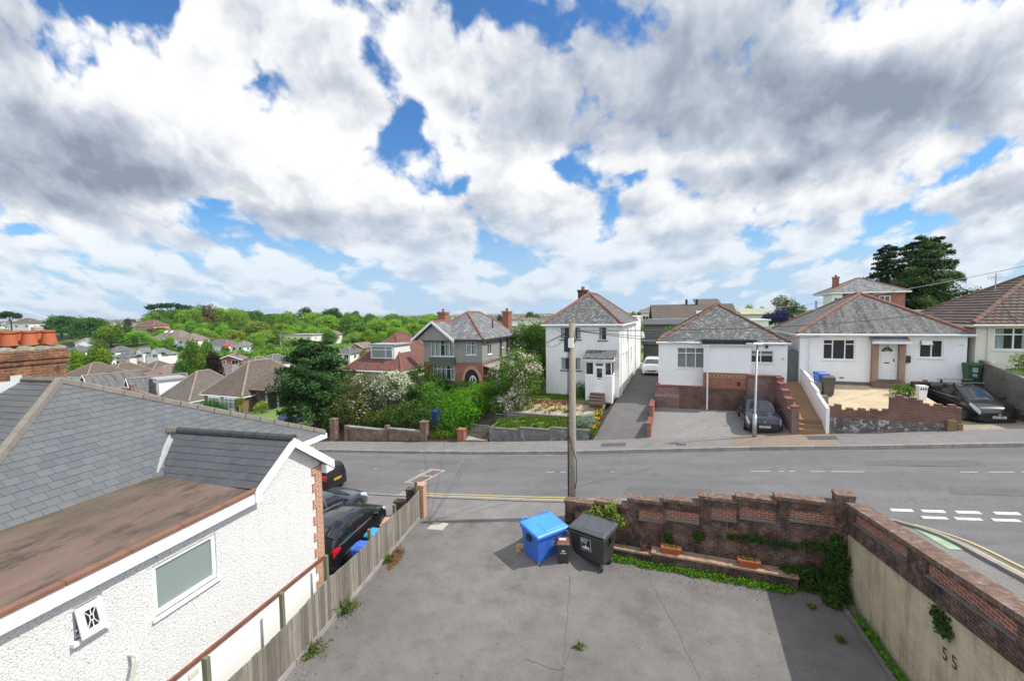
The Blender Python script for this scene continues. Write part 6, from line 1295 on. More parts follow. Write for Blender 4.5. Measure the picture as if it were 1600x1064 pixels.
for p, q in ((gL, gA), (gR, gA)):
    m.hexa([p+Vector((0,-.04,-.16)), q+Vector((0,-.04,-.16)), q+Vector((0,.05,-.16)), p+Vector((0,.05,-.16))], [p+Vector((0,-.04,.06)), q+Vector((0,-.04,.06)), q+Vector((0,.05,.06)), p+Vector((0,.05,.06))])
m.build('barge_boards', WOODW, ro)
m = MB()
for u in (-20.2, -17.3): m.tube([(u, 31.95, 5.85), (u-.0, 31.75, 6.1), (u, 31.4, 6.38)], .045, 6)
m.build('gable_brackets', WOODW, ro)
m = MB(); ridge(m, gA, gB, .09, .4, 7); m.build('gable_ridge', TERRA, ro); m = MB(); m.bar((-17.35, 31.9, 6.55), (-17.95, 34.0, 7.6), .18, .04); m.build('lead_valley', LEAD, ro)
stack(h, -21.4+.8, 36, 6.6, 8.75, .75, .75, BRICK, 1); stack(h, -15.6, 39.4, 6.2, 8.75, .6, .9, BRICK, 1)
pipe(h, [(-14.75, 35.7, 6.4), (-14.75, 35.7, 3.6)], .06, LETTER); pipe(h, [(-14.75, 37.2, 6.4), (-14.75, 37.2, 3.6)], .06, LETTER); pipe(h, [(-15.6, 35.9, 7.1), (-15.6, 35.9, 8.0)], .06, LETTER, 'soil_pipe')
m = MB(); m.hexa([(-14.85, 32.2, 4.3), (-13.6, 32.2, 3.95), (-13.6, 38, 3.95), (-14.85, 38, 4.3)], [(-14.85, 32.2, 4.38), (-13.6, 32.2, 4.03), (-13.6, 38, 4.03), (-14.85, 38, 4.38)]); m.build('lean_to_roof', plain('pale_lean_to', (.36,.33,.31), .8, .2), h)
# --- red-tiled bungalow with the box dormer
h = sthing('bungalow', 'bungalow with mossy red tiled roof and white box dormer behind the shrubs', 'house', -26.4, 33, .8)
shell(h, -29.3, -23.4, 33.1, 40.2, -.6, 3.42, HOUSE_CR)
ro = hiproof(h, -29.3, -23.4, 33.1, 40.2, 3.5, (-26.5, 36.9, 6.65), (-26.5, 38.6, 6.65), TILE_RED, plain('red_ridge', (.25,.11,.085), .9, .2), ov=.3)
m = MB(); m.hexa([(-27.35, 34.0, 4.45), (-24.7, 34.0, 4.45), (-24.7, 36.9, 4.45), (-27.35, 36.9, 4.45)], [(-27.35, 34.0, 5.72), (-24.7, 34.0, 5.72), (-24.7, 36.4, 5.72), (-27.35, 36.4, 5.72)]); dm = m.build('dormer', WOODW, ro)
m = MB(); m.box(-27.5, -24.55, 33.85, 36.6, 5.72, 5.84); m.build('dormer_roof', LEAD, dm)
window(ro, (-27.25, 33.98), X1, YM, 4.5, 2.4, 1.15, (.68,), .68, UPVC, curtain=[(.03, .3), (.4, .66), (.7, .97)], inset=-.03, fr=.07, sill=False)
# --- low garden walls, piers and railings on the left
t = sthing('brick_garden_wall', 'old low brick wall with pale coping under the shrubs left of the gateway', 'wall', -19, 26.8, -.6)
m = MB(); c = MB()
for a, b, z in ((-23.9, -20.3, .12), (-20.3, -17.2, .28)): m.hexa([(a, 26.7, -1.9), (b, 26.7, -1.9), (b, 26.95, -1.9), (a, 26.95, -1.9)], [(a, 26.7, z-.15), (b, 26.7, z-.15), (b, 26.95, z-.15), (a, 26.95, z-.15)]); c.box(a, b, 26.66, 26.99, z-.15, z-.06)
m.build('brickwork', BRICK_OLD, t); c.build('coping', CONC, t)
m = MB()
for u, z in ((-24.0, .1), (-20.3, .38)): m.box(u-.15, u+.15, 26.62, 27.0, -2, z)
m.build('wall_pier', BRICK_OLD, t)
for u, z, lb in ((-17.1, .75, 'tall old brick gate pier at the right end of the shrub-covered low wall'), (-14.1, .45, 'red and white painted brick gate pier beside the railings'), (-25.3, .35, 'slim mossy gate pier under the dark conifer')):
    m = MB(); m.box(u-.24, u+.24, 26.6, 27.05, zr(u)-.3, z+.1); m.box(u-.28, u+.28, 26.56, 27.09, z+.1, z+.18); single('gate_pier', m, BRICK_OLD if u < -15 else BRICK, lb, 'pier', (u, 26.8, zr(u)))
def railing(label, u0, u1, v, z0, h_, n):
    t = sthing('metal_gate', label, 'gate', (u0+u1)/2, v, z0)
    m = MB(); m.tube([(u0, v, z0), (u0, v, z0+h_), (u1, v, z0+h_), (u1, v, z0)], .022, 6); m.tube([(u0, v, z0+.12), (u1, v, z0+.12)], .016, 6); m.build('gate_frame', STEEL, t)
    m = MB()
    for k in range(1, n): m.tube([(lerp(u0,u1,k/n), v, z0+.12), (lerp(u0,u1,k/n), v, z0+h_)], .011, 5)
    m.build('gate_bars', STEEL, t)
railing('low galvanised railing gate left of the taller open gate', -13.75, -12.35, 27.6, -.05, .82, 14); railing('taller galvanised gate standing open beside the grey stone wall', -12.2, -12.16+1.5, 28.4, .3, 1.15, 12)
m = MB(); m.hexa([(-13.8, 26.7, -.25), (-12.2, 26.7, -.15), (-12.2, 28.4, .35), (-13.8, 28.4, .25)], [(-13.8, 26.7, -.1), (-12.2, 26.7, .0), (-12.2, 28.4, .5), (-13.8, 28.4, .4)]); single('gate_apron', m, CONC, 'worn concrete path behind the galvanised gates', 'path', (-13, 27, 0))
t = wheelie('blue wheelie bin half hidden among the shrubs by the gate pier', W(-17.4, 28.9, .25), -AZ, BINBLUE, BINBLUE)
# --- garage at the end of the drive
h = sthing('garage', 'brown flat-roofed garage closing the end of the tarmac drive', 'garage', -2.2, 50, 3)
m = MB(); m.box(-3.8, -.6, 49.5, 54, 2.8, 5.0); m.build('garage_walls', plain('brown_garage_boards', (.13,.105,.09), .85, .25, 3), h); m = MB(); m.box(-3.95, -.45, 49.3, 54.1, 5.0, 5.35); m.build('flat_roof', TILE_GREY, h)
m = MB(); m.box(-3.5, -1.0, 49.46, 49.5, 2.9, 4.8); m.build('garage_door', plain('dark_garage_door', (.10,.085,.075), .7, .2), h)
# ---------------------------------------------------------------- poles, lamp and wires
t = sthing('telegraph_pole', 'weathered wooden telegraph pole standing behind the left end of the street wall', 'pole', -3.82, 16.1, .7)
m = MB(); m.tube([(-3.82, 16.1, .3), (-3.80, 16.1, 3), (-3.78, 16.1, 8.12)], [.155, .145, .115], 16); m.build('pole_shaft', POLEW, t, smooth=True)
m = MB(); m.tube([(-3.95, 16.0, .4), (-3.94, 16.0, 4.2), (-3.92, 16.02, 7.7)], .022, 6); m.tube([(-3.9, 15.97, 3.9), (-3.78, 15.95, 3.5), (-3.62, 15.98, 3.0), (-3.62, 16.0, 2.2), (-3.68, 16, 1.9)], .016, 6); m.build('cable_run', LETTER, t)
m = MB(); m.box(-4.06, -3.88, 15.95, 16.15, 7.05, 7.6); m.build('junction_box', BLACKP, t); m = MB(); m.box(-3.88, -3.70, 15.86, 15.99, 7.22, 7.56); m.build('cover_plate', UPVC, t)
m = MB(); m.tube([(-3.78, 16.1, 7.75), (-3.58, 16.05, 7.9), (-3.6, 16.05, 7.6), (-3.68, 16.02, 7.4)], .018, 6); m.build('cable_loop', LETTER, t)
m = MB()
for k in range(5): m.bar((-3.82, 15.94, 2.6+k*.95), (-3.82, 15.84, 2.62+k*.95), .05, .02)
m.build('step_irons', STEEL, t)
t = sthing('street_lamp', 'slim grey street lamp column on the far pavement in front of the dark estate car', 'lamp', 3.69, 26.25, 1.75)
m = MB(); m.tube([(3.69, 26.25, 1.6), (3.69, 26.25, 3.0)], .105, 14); m.tube([(3.69, 26.25, 3.0), (3.70, 26.25, 3.06), (3.74, 26.25, 6.72)], [.105, .06, .045], 12); m.build('column', STEEL, t, smooth=True)
m = MB(); m.hexa([(3.5, 26.0, 6.70), (3.98, 26.0, 6.70), (3.98, 26.3, 6.70), (3.5, 26.3, 6.70)], [(3.56, 26.03, 6.80), (3.94, 26.03, 6.80), (3.94, 26.28, 6.80), (3.56, 26.28, 6.80)]); m.box(3.2, 3.5, 26.12, 26.2, 6.72, 6.77); m.build('lamp_head', UPVC, t, bevel=.02)
def cable(label, a, b, sag, r=.012, mat=None):
    A_, B_ = W(*a), W(*b); m = MB(); n = 14
    m.tube([A_.lerp(B_, k/n)-Vector((0,0,4*sag*(k/n)*(1-k/n))) for k in range(n+1)], r, 5, caps=False)
    single('overhead_cable', m, mat or LETTER, label, 'cable', (0,0,0), street=False, group='overhead telephone cables')
PT = (-3.78, 16.1, 7.85)
cable('cable from the telegraph pole to the shingle house side wall', PT, (-14.85, 33.4, 4.75), .35); cable('cable from the telegraph pole to the corner above the brick arch', PT, (-16.6, 32.0, 4.6), .4)
cable('cable from the telegraph pole to the eaves of the tall white house', PT, (-8.8, 32, 7.3), .15); cable('cable from the telegraph pole across to the left roof edge of the tall white house', PT, (-9.5, 32, 6.1), .35)
cable('dark cable sagging across the lichened slate roof of the plinth bungalow', PT, (14.7, 32.0, 8.4), .35, .018); cable('cable from the telegraph pole to the pyramid-roofed bungalow', PT, (8.0, 32, 6.85), .3)
cable('thin cable from the telegraph pole to the blank-bay bungalow', PT, (6.1, 32, 6.3), .25)
cable('long pale cable climbing over the brick house to the upper right of the photo', (9.0, 52, 8.7), (21.5, 28, 12.05), .5, .02, plain('pale_cable', (.5,.5,.52), .5))
# ---------------------------------------------------------------- cars
def car(label, loc, rz, paint, L, Wd, top, belt, gh, wr=.31, wb=2.5, roofw=.70, plate=None, plate_rear=True, pitch=0.0, doors=2, lamp='std', roofpaint=None, wheel_y=None, rearplate=None, ground=.17, badge=False, grille='std'):
    """lofted car, +x forward. top: silhouette (x, z); belt: shoulder height; gh = (rear base, rear roof, front roof, cowl)"""
    t = thing('parked_car', label, 'car', loc); t.rotation_euler = (0, pitch, rz)
    xs_, zs_ = [p[0] for p in top], [p[1] for p in top]
    dense = np.linspace(-L/2, L/2, 241); zz = np.interp(dense, xs_, zs_); ker = np.ones(9)/9
    zsm = np.convolve(np.pad(zz, 4, mode='edge'), ker, 'valid'); zt_ = lambda x: float(np.interp(x, dense, zsm)); Hm = max(zs_)
    def sec(x):
        e = abs(x)/(L/2); cap = (1-max(0, (e-.62)/.38)**2.6*.20)
        if e > .985: cap *= .96
        w_ = Wd/2*cap; zt = zt_(x); zb = min(belt+.05*(-x/L), zt-.025); zs = ground+max(0, (e-.86)/.14)**2*.10
        k = max(0, min(1, (zt-zb)/(Hm-belt))); rw = lerp(w_*.86, Wd/2*roofw, k**.6)
        mid = lerp(w_*.935, rw, .5)+.03*k
        return [(w_*.80, zs), (w_*.955, zs+.03), (w_*.99, zs+.16), (w_*1.0, lerp(zs, zb, .55)), (w_*.985, zb-.10), (w_*.935, zb), (mid, lerp(zb, zt, .52)), (rw+.012, zt-.05*k-.008), (rw*.86, zt-.010*k-.002), (rw*.45, zt+.012), (0, zt+.02)]
    def S(x, s, off=0.0, side=1):
        def raw(x, s):
            p = sec(x); i = min(int(s), 9); f = s-i; return Vector((x, lerp(p[i][0], p[i+1][0], f), lerp(p[i][1], p[i+1][1], f)))
        q = raw(x, s)
        if off:
            dx = raw(min(x+.03, L/2-.001), s)-raw(max(x-.03, -L/2+.001), s); ds = raw(x, min(s+.12, 10))-raw(x, max(s-.12, 0)); n = dx.cross(ds)
            if n.length > 1e-9:
                n.normalize()
                if n.y*1.0+n.z*.8 < 0: n = -n
                q = q+n*off
        return Vector((q.x, q.y*side, q.z))
    st = np.unique(np.concatenate([np.linspace(-L/2, L/2, 44), -L/2+np.array([.008, .03, .07]), L/2-np.array([.008, .03, .07])]))
    m = MB(); rows = []
    for x in st:
        p = sec(x); rows.append([(x, y, z) for y, z in p]+[(x, -y, z) for y, z in p[-2::-1]])
    m.grid(rows); nr = len(rows[0])
    m.f.append(tuple(range(nr))); m.m.append(0); m.f.append(tuple(range((len(rows)-1)*nr, len(rows)*nr))); m.m.append(0)
    m.f += [(k*nr, (k+1)*nr, (k+2)*nr-1, (k+1)*nr-1) for k in range(len(rows)-1)]; m.m += [0]*(len(rows)-1)
    bo = m.build('body', paint, t, smooth=True); bo.data.set_sharp_from_angle(angle=R(38))
    def patch(name, xa, xb, s0, s1, mat, off=.006, sides=(1, -1), n=6, ns=4, par=None, taper=None, both=False):
        for sd in sides:
            m = MB(); rows = []
            for i in range(n+1):
                x = lerp(xa, xb, i/n); a, b = (s0, s1) if not taper else (lerp(s0, taper[0], i/n), lerp(s1, taper[1], i/n))
                row = [S(x, lerp(a, b, j/ns), off, sd) for j in range(ns+1)]
                if both: row = row[:-1]+[Vector((q.x, -q.y, q.z)) for q in row[::-1]]
                rows.append(row)
            m.grid(rows); o = m.build(name, mat, par or t, smooth=True)
        return o
    r0, r1, f1, f0 = gh
    patch('windscreen', f1+.06, f0-.05, 7.25, 10, GLASS_CAR, .007, (1,), 7, 5, both=True, taper=(6.75, 10))
    patch('rear_window', r1-.04, r0+.10, 7.2, 10, GLASS_CAR, .007, (1,), 7, 5, both=True)
    xm = lerp(r1, f1, .42); xe = f0-.42
    patch('side_window', xm+.04, f1+.02, 5.22, 6.86, GLASS_CAR, .006); patch('quarter_window', f1+.02, xe+.12, 5.22, 6.86, GLASS_CAR, .006, taper=(5.22, 5.6))
    patch('side_window', r1+.12, xm-.04, 5.22, 6.84, GLASS_CAR, .006, taper=(5.22, 6.86)); patch('quarter_window', r1-.22, r1+.09, 5.3, 5.9, GLASS_CAR, .006, taper=(5.22, 6.8))
    patch('window_trim', r1-.25, xe+.12, 5.0, 5.16, ALLOY, .006, n=12, ns=1)
    for xx in (xm, f1+.36, ) if doors == 4 else (f1+.36, xm-.35): patch('door_gap', xx, xx+.014, .9, 5.0, LETTER, .004, n=1, ns=8)
    patch('sill_trim', -L/2+.75, L/2-.75, .2, 1.4, BLACKP, .004, n=10, ns=3)
    patch('headlight', L/2-.58, L/2-.05, 4.2, 5.5, HEADL, .008, taper=(3.3, 4.95)); patch('tail_light', -L/2+.045, -L/2+.34, 3.2, 5.0, TAIL, .009, taper=(4.0, 5.0))
    patch('door_handle', xm+.12, xm+.30, 4.3, 4.45, paint, .02, n=2, ns=1)
    fx = L/2+.004; rx = -L/2-.004; zf = zt_(L/2)
    m = MB(); m.box(fx-.03, fx+.006, -Wd*.34, Wd*.34, .22, .36); m.build('lower_grille', BLACKP, t)
    m = MB()
    if grille == 'kidney':
        for sd in (-1, 1): m.box(fx-.06, fx+.012, min(sd*.03, sd*.30), max(sd*.03, sd*.30), .53, .66)
    else: m.box(fx-.06, fx+.008, -Wd*.22, Wd*.22, .50, .60)
    go = m.build('grille', BLACKP, t)
    if grille == 'kidney':
        m = MB()
        for sd in (-1, 1):
            for k in range(7): y = sd*(.045+k*.04); m.box(fx+.008, fx+.016, y-.004, y+.004, .54, .65)
        m.build('grille_bars', ALLOY, go)
    m = MB(); m.lathe([(0, 0), (.05, 0), (.055, .012), (0, .016)], (fx+.003, 0, .70 if grille == 'kidney' else .57), 14, axis='x'); m.build('round_badge', ALLOY, t)
    m = MB(); m.box(rx-.01, rx+.02, -Wd*.36, Wd*.36, .24, .38); m.build('rear_bumper_trim', BLACKP, t)
    def plate_(x, sx, mat, txt):
        m = MB(); m.box(min(x, x+sx*.02), max(x, x+sx*.02), -.26, .26, .385 if sx > 0 else .58, .495 if sx > 0 else .69); po = m.build('number_plate', mat, t)
        if txt: text_mesh(txt, .12, 'plate_lettering', LETTER, po, face_mtx((x+sx*.022, 0, .44 if sx > 0 else .635), (0, sx, 0), (sx, 0, 0)), .001, .46)
    plate_(fx, 1, PLATE_W, plate); plate_(rx-(.012 if rearplate else 0), -1, PLATE_Y, rearplate)
    for sd in (-1, 1):
        m = MB(); bx_, by = xe-.06, sd*(Wd/2*.99)
        m.hexa([(bx_-.09, by, belt+.03), (bx_+.07, by, belt+.03), (bx_+.05, by+sd*.2, belt+.04), (bx_-.08, by+sd*.2, belt+.04)], [(bx_-.09, by, belt+.13), (bx_+.05, by, belt+.12), (bx_+.03, by+sd*.2, belt+.16), (bx_-.08, by+sd*.2, belt+.16)]); m.build('wing_mirror', paint, t, bevel=.03)
        for ax in (-1, 1):
            x = ax*wb/2+(.02*L*0); yo = sd*(Wd/2-.005)
            m = MB(); m.lathe([(0, -.01), (wr*1.16, -.01), (wr*1.16, .006), (0, .006)], (x, sd*(Wd/2*.995), wr+.02), 28, axis='y'); m.build('wheel_arch', LETTER, t)
            m = MB(); m.lathe([(wr*.60, -.085), (wr*.92, -.09), (wr, -.06), (wr, .06), (wr*.92, .09), (wr*.62, .085)], (x, sd*(Wd/2-.06), wr), 28, axis='y'); w0 = m.build('wheel', RUBBER, t, smooth=True)
            m = MB(); yy = sd*(Wd/2+.014); 
            for k in range(10):
                a = 2*math.pi*k/10; m.bar((x+.04*math.cos(a), yy, wr+.04*math.sin(a)), (x+wr*.6*math.cos(a), yy+sd*.012, wr+wr*.6*math.sin(a)), .045, .03, up=(0, 1, 0))
            m.lathe([(wr*.57, -.012), (wr*.66, -.012), (wr*.66, .02), (wr*.57, .02)], (x, yy, wr), 28, axis='y'); m.lathe([(0, -.01), (.06, -.01), (.05, .02), (0, .02)], (x, yy, wr), 14, axis='y'); m.build('rim', ALLOY, w0)
    if roofpaint: patch('roof_panel', r1+.05, f1, 7.1, 10, roofpaint, .005, (1,), 8, 5, both=True)
    t['S'] = 0; del t['S']
    return t, S
HATCH = [(-1.99, .62), (-1.955, 1.0), (-1.72, 1.26), (-1.45, 1.39), (-.9, 1.455), (-.3, 1.46), (.25, 1.405), (1.0, 1.015), (1.12, .975), (1.6, .89), (1.86, .77), (1.99, .56)]
car('black five-door hatchback parked nose to the road beside the board fence', (-6.30, 16.0, -.05), R(90-9.6), PAINT_BLACK, 3.98, 1.70, HATCH, .92, (-1.9, -1.42, .28, 1.08), wb=2.5, doors=4, rearplate='WF10 KXN', plate='WF10 KXN')
COUPE = [(-2.08, .62), (-2.04, .92), (-1.75, 1.0), (-1.5, 1.08), (-.75, 1.32), (-.25, 1.36), (.2, 1.33), (.95, .98), (1.1, .94), (1.7, .86), (1.96, .76), (2.08, .55)]
car('blue-grey coupe parked between the black hatchback and the small black car', (-8.2, 18.15, -.22), R(90-25), PAINT_GREY, 4.16, 1.78, COUPE, .90, (-1.75, -.75, .2, 1.05), wb=2.5, wr=.33)
MINI = [(-1.86, .58), (-1.84, .95), (-1.70, 1.26), (-1.55, 1.38), (-.9, 1.41), (-.1, 1.41), (.28, 1.36), (.85, 1.0), (.97, .965), (1.5, .92), (1.74, .82), (1.86, .56)]
car('small rounded black car on the road showing its yellow rear plate', W(-18.7, 18.0, zr(-18.7)-.02), R(180-21), PAINT_BLACK, 3.72, 1.72, MINI, .93, (-1.80, -1.55, .28, .9), wb=2.47, rearplate='HK64 YBE', pitch=.09, roofw=.76)
EST = [(-2.26, .62), (-2.23, .95), (-2.05, 1.12), (-1.8, 1.33), (-1.2, 1.42), (-.2, 1.43), (.2, 1.38), (.95, .99), (1.1, .955), (1.8, .87), (2.12, .76), (2.26, .56)]
car('dark blue-black estate car facing the road on the block-paved drive', W(4.25, 29.0, 1.86), R(-90-21), PAINT_NAVY, 4.5, 1.80, EST, .92, (-2.1, -1.75, .2, 1.05), wb=2.76, wr=.32, doors=4, plate='WD06 JRZ', grille='kidney', pitch=.03)
CIV = [(-2.12, .78), (-2.08, 1.15), (-1.85, 1.32), (-1.3, 1.49), (-.7, 1.57), (-.2, 1.58), (.25, 1.52), (1.22, 1.08), (1.38, 1.04), (1.75, .95), (2.02, .82), (2.13, .60)]
cv, S_ = car('black sloping-nosed hatchback with silver roof bars on the buff paved drive', W(13.9, 29.75, 2.9), R(-90-21+7), PAINT_BLACK, 4.26, 1.77, CIV, 1.0, (-2.0, -1.25, .28, 1.32), wb=2.6, wr=.32, doors=4, plate='RF62 MVY', pitch=.04)
for xx in (.0, -.95):
    m = MB(); m.box(xx-.035, xx+.035, -.78, .78, 1.67, 1.71); b_ = m.build('roof_bar', ALLOY, cv)
    for y0 in (-.62, .55): m = MB(); m.box(xx-.04, xx+.04, y0, y0+.07, 1.5, 1.67); m.build('bar_foot', BLACKP, b_)
car('white hatchback at the top of the tarmac drive in front of the brown garage', W(-2.45, 43.2, 2.78), R(-90-21), PAINT_WHITE, 4.24, 1.79, HATCH and [(x*1.065, z*.98) for x, z in HATCH], .91, (-2.0, -1.5, .3, 1.15), wb=2.6, plate='HJ17 OXR', pitch=.05)
car('deep blue hatchback with a yellow plate parked beyond the dark conifer', W(-35.6, 33.2, -2.25), R(90-21-8), PAINT_BLUE, 3.98, 1.7, HATCH, .92, (-1.9, -1.42, .28, 1.08), wb=2.5, rearplate='HX09 PLV')
# ---------------------------------------------------------------- trees, shrubs and hedges near the street
def limbs(par, base, tips, r0, mat=None, name='trunk', seed=1):
    rg = random.Random(seed); m = MB(); b = Vector(base); c = sum((Vector(t) for t in tips), Vector())/len(tips); f = b.lerp(Vector((lerp(b.x, c.x, .3), lerp(b.y, c.y, .3), c.z)), .5)
    m.tube([b, b.lerp(f, .5)+Vector((rg.uniform(-.05,.05), rg.uniform(-.05,.05), 0)), f], [r0*1.25, r0, r0*.75], 9)
    for t in tips:
        t = Vector(t); mid = f.lerp(t, .5)+Vector((rg.uniform(-.2,.2), rg.uniform(-.2,.2), .15)); m.tube([f-Vector((0,0,.1)), mid, t], [r0*.6, r0*.35, r0*.12], 7)
    return m.build(name, mat or BARK, par, smooth=True)
def shrub(name, label, cat, u, v, z, lobes, n, size, mats, seed, frac=None, trunk=.09, group=None, shell=.45, **k):
    """lobes (du, dv, dz, ru, rv, rz) from the foot"""
    t = sthing(name, label, cat, u, v, z, group)
    limbs(t, (u, v, z-.2), [(u+l[0], v+l[1], z+l[2]) for l in lobes[:7]], trunk, seed=seed)
    leafobj('crown', lobes, n, size, seed, mats, t, frac, shell=shell, **k); return t
def conifer(name, label, u, v, z, h, r, n, seed, mats, group=None, base=.06, top_w=.1, shape=.75, leaf=.26, cat='tree', droop=.18, blunt=0.0):
    """layered boughs: flattened sprays along rising then drooping branches"""
    t = sthing(name, label, cat, u, v, z, group); rg = random.Random(seed); rng = np.random.default_rng(seed)
    m = MB(); m.tube([(u, v, z-.3), (u, v, z+h*.5), (u, v, z+h*.97)], [r*.075, r*.05, .02], 9); C_, N_, S_ = [], [], []
    nb = 110
    for k in range(nb):
        f = base+(1-base)*((k+.5)/nb)**.9; a = k*2.399+rg.uniform(-.5, .5); ln = r*(1-f**(1.7 if blunt == 1 else blunt or 1.15)*(1-top_w))**shape*rg.uniform(.62, 1.12)
        ln *= min(1, .5+(f-base)*2.4)
        if ln < .2: ln = .2
        zz = h*f*.96; d = np.array([math.cos(a), math.sin(a), 0]); rise = rg.uniform(.02, .22)*(1 if f < .7 else 2)
        if k % 3 == 0: m.tube([(u, v, z+zz), (u+d[0]*ln*.5, v+d[1]*ln*.5, z+zz+ln*rise*.6), (u+d[0]*ln*.9, v+d[1]*ln*.9, z+zz+ln*(rise-droop)*.8)], [.05, .03, .012], 5)
        q = max(12, int(n/nb*(.35+ln/r))); s = rng.random(q)**.6; wd = ln*.22*(1.15-s)+.10
        c = d[None]*(s*ln)[:,None]; side = np.array([-d[1], d[0], 0]); c = c+side[None]*(rng.normal(size=q)*wd)[:,None]; c[:,2] += zz+ln*(rise*s-droop*s*s)+rng.normal(size=q)*.10*ln*.5
        nn = np.stack([d[0]*.5+rng.normal(size=q)*.45, d[1]*.5+rng.normal(size=q)*.45, np.full(q, .8)+rng.normal(size=q)*.35], 1)
        C_.append(c); N_.append(nn); S_.append(leaf*rng.uniform(.55, 1.3, q))
    m.build('trunk', BARK, t)
    c = np.concatenate(C_); me = leafmesh('crown', c.astype(np.float32), np.concatenate(N_), np.concatenate(S_), mats, (rng.random(len(c)) < .3).astype(np.int32) if isinstance(mats, list) else None, .34)
    o = bpy.data.objects.new('crown', me); col.objects.link(o); o.parent = t; return t
conifer('cypress_tree', 'big dark layered conifer beside the road at the left', -29.9, 29.6, -1.9, 8.5, 4.9, 34000, 3, [L_DARK, L_CEDAR], leaf=.30, base=.20, shape=.62, blunt=1)
shrub('flowering_shrub', 'large rounded shrub flecked with cream buds right of the dark conifer', 'shrub', -25.1, 28.6, -1.3, [(0, 0, 2.4, 1.9, 1.4, 1.7), (-1.4, -.3, 1.6, 1.2, 1.0, 1.4), (1.2, .3, 3.2, 1.4, 1.2, 1.5), (.4, .2, 4.1, 1.3, 1.1, 1.1), (1.5, -.5, 1.8, 1.2, 1.0, 1.6)], 9500, .16, [L_OLIVE, L_CREAM], 5, (40, .55, .30))
shrub('hawthorn', 'hawthorn shrub covered in cream-white blossom above the low brick wall', 'shrub', -22.2, 29.3, -.8, [(.5, 0, 3.6, 1.9, 1.2, 1.1), (-.9, .1, 2.6, 1.3, 1.1, 1.2), (1.9, .2, 3.3, 1.0, .9, .9), (-1.6, -.3, 1.5, 1.0, .9, 1.0), (.6, 0, 4.2, 1.3, 1.0, .7)], 8500, .15, [L_DEEP, L_CREAM], 6, (46, .6, .7))
shrub('purple_leaf_shrub', 'greyish purple-leaved shrub wedged right of the cream hawthorn', 'shrub', -20.5, 30.0, -.4, [(0, 0, 2.4, 1.1, .9, 1.4), (.6, .1, 3.0, .8, .7, .8)], 2600, .15, [leafmat('dusky_leaves', (.075,.07,.075), (.13,.12,.13)), L_MID], 7, (14, .4, .6))
shrub('olive_shrub', 'dull olive shrub spilling over the low brick wall beside the gate pier', 'shrub', -18.6, 28.0, -.8, [(0, 0, 2.1, 1.5, 1.0, .9), (-1.6, -.2, 1.6, 1.4, .9, .9), (-3.0, -.3, 1.3, 1.2, .8, .8), (.6, .1, 1.4, .9, .8, 1.1), (-1.0, 0, .7, 2.4, .8, .8), (-3.6, -.2, .6, 1.5, .8, .8)], 10500, .14, [L_OLIVE, L_DEEP], 8, (36, .6, .7))
shrub('garden_shrub', 'bright green shrub in front of the red-roofed bungalow wall', 'shrub', -20.0, 31.2, .2, [(0, 0, 2.9, 1.7, 1.0, 1.4), (1.6, .2, 2.2, 1.2, .9, 1.2), (2.4, -.6, 1.3, 1.1, .9, 1.1)], 5200, .16, [L_MID, L_DEEP], 9, (14, .7, .6))
shrub('garden_shrub', 'pale green shrub between the olive shrub and the conifer hedge', 'shrub', -17.9, 29.6, .1, [(0, 0, 1.9, 1.0, .9, 1.1), (-.9, .2, 2.4, .8, .8, .8), (.6, -.4, 1.2, .8, .7, .9)], 3600, .15, L_MID, 10)
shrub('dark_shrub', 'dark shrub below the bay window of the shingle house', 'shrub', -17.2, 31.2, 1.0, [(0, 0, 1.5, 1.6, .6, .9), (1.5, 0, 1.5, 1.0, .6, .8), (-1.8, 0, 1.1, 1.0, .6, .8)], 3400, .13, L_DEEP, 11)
rg = random.Random(4); hl = []
for k in range(17):
    f = k/16; hl.append((lerp(0, 2.0, f)+rg.uniform(-.15,.15), lerp(0, 5.6, f), lerp(1.45, 2.05, f)+rg.uniform(-.08,.08), lerp(1.25, 1.0, f), .8, lerp(1.5, 1.05, f)))
t = sthing('conifer_hedge', 'bright green conifer hedge running back from the street between the two house plots', 'hedge', -15.2, 27.9, .1); leafobj('foliage', hl, 26000, .11, 12, [L_HEDGE, L_MID], t, (60, .5, .5), shell=.72, bias=1.4, jit=.2)
hl2 = [(-.4, .1, .9, .9, .6, .9), (.9, .3, 1.1, .9, .7, 1.1), (.2, -.1, .4, 1.1, .4, .4)]; leafobj('foliage', hl2, 2600, .14, 13, [L_HEDGE, L_DEEP], t, (14, .4, .7), shell=.5)
shrub('rhododendron', 'tall bush dotted with pale pink and white flowers left of the white house', 'shrub', -11.2, 30.0, 1.2, [(0, 0, 3.7, 1.5, 1.2, 1.1), (-.9, -.2, 2.6, 1.2, 1.0, 1.2), (.9, -.2, 2.5, 1.1, 1.0, 1.3), (.2, -.5, 1.2, 1.3, .9, 1.0), (-.8, -.8, .8, 1.0, .7, .7), (1.0, .1, 3.4, .9, .8, .9)], 9500, .15, [L_MID, L_PINK], 14, (120, .34, .62))
shrub('laurel_hedge', 'dark green hedge trees filling the gap behind the shingle house and the white house', 'hedge', -12.6, 39, 2.2, [(-1.6, 0, 3.4, 1.7, 1.3, 1.6), (0, 0, 3.9, 1.6, 1.3, 1.5), (1.2, .3, 3.4, 1.4, 1.2, 1.6), (-.4, -.6, 1.8, 2.2, 1.2, 1.5), (1.4, -1.5, 1.6, 1.0, 1.5, 1.4)], 7600, .22, [L_DEEP, L_MID], 15, (20, .8, .6), trunk=.16)
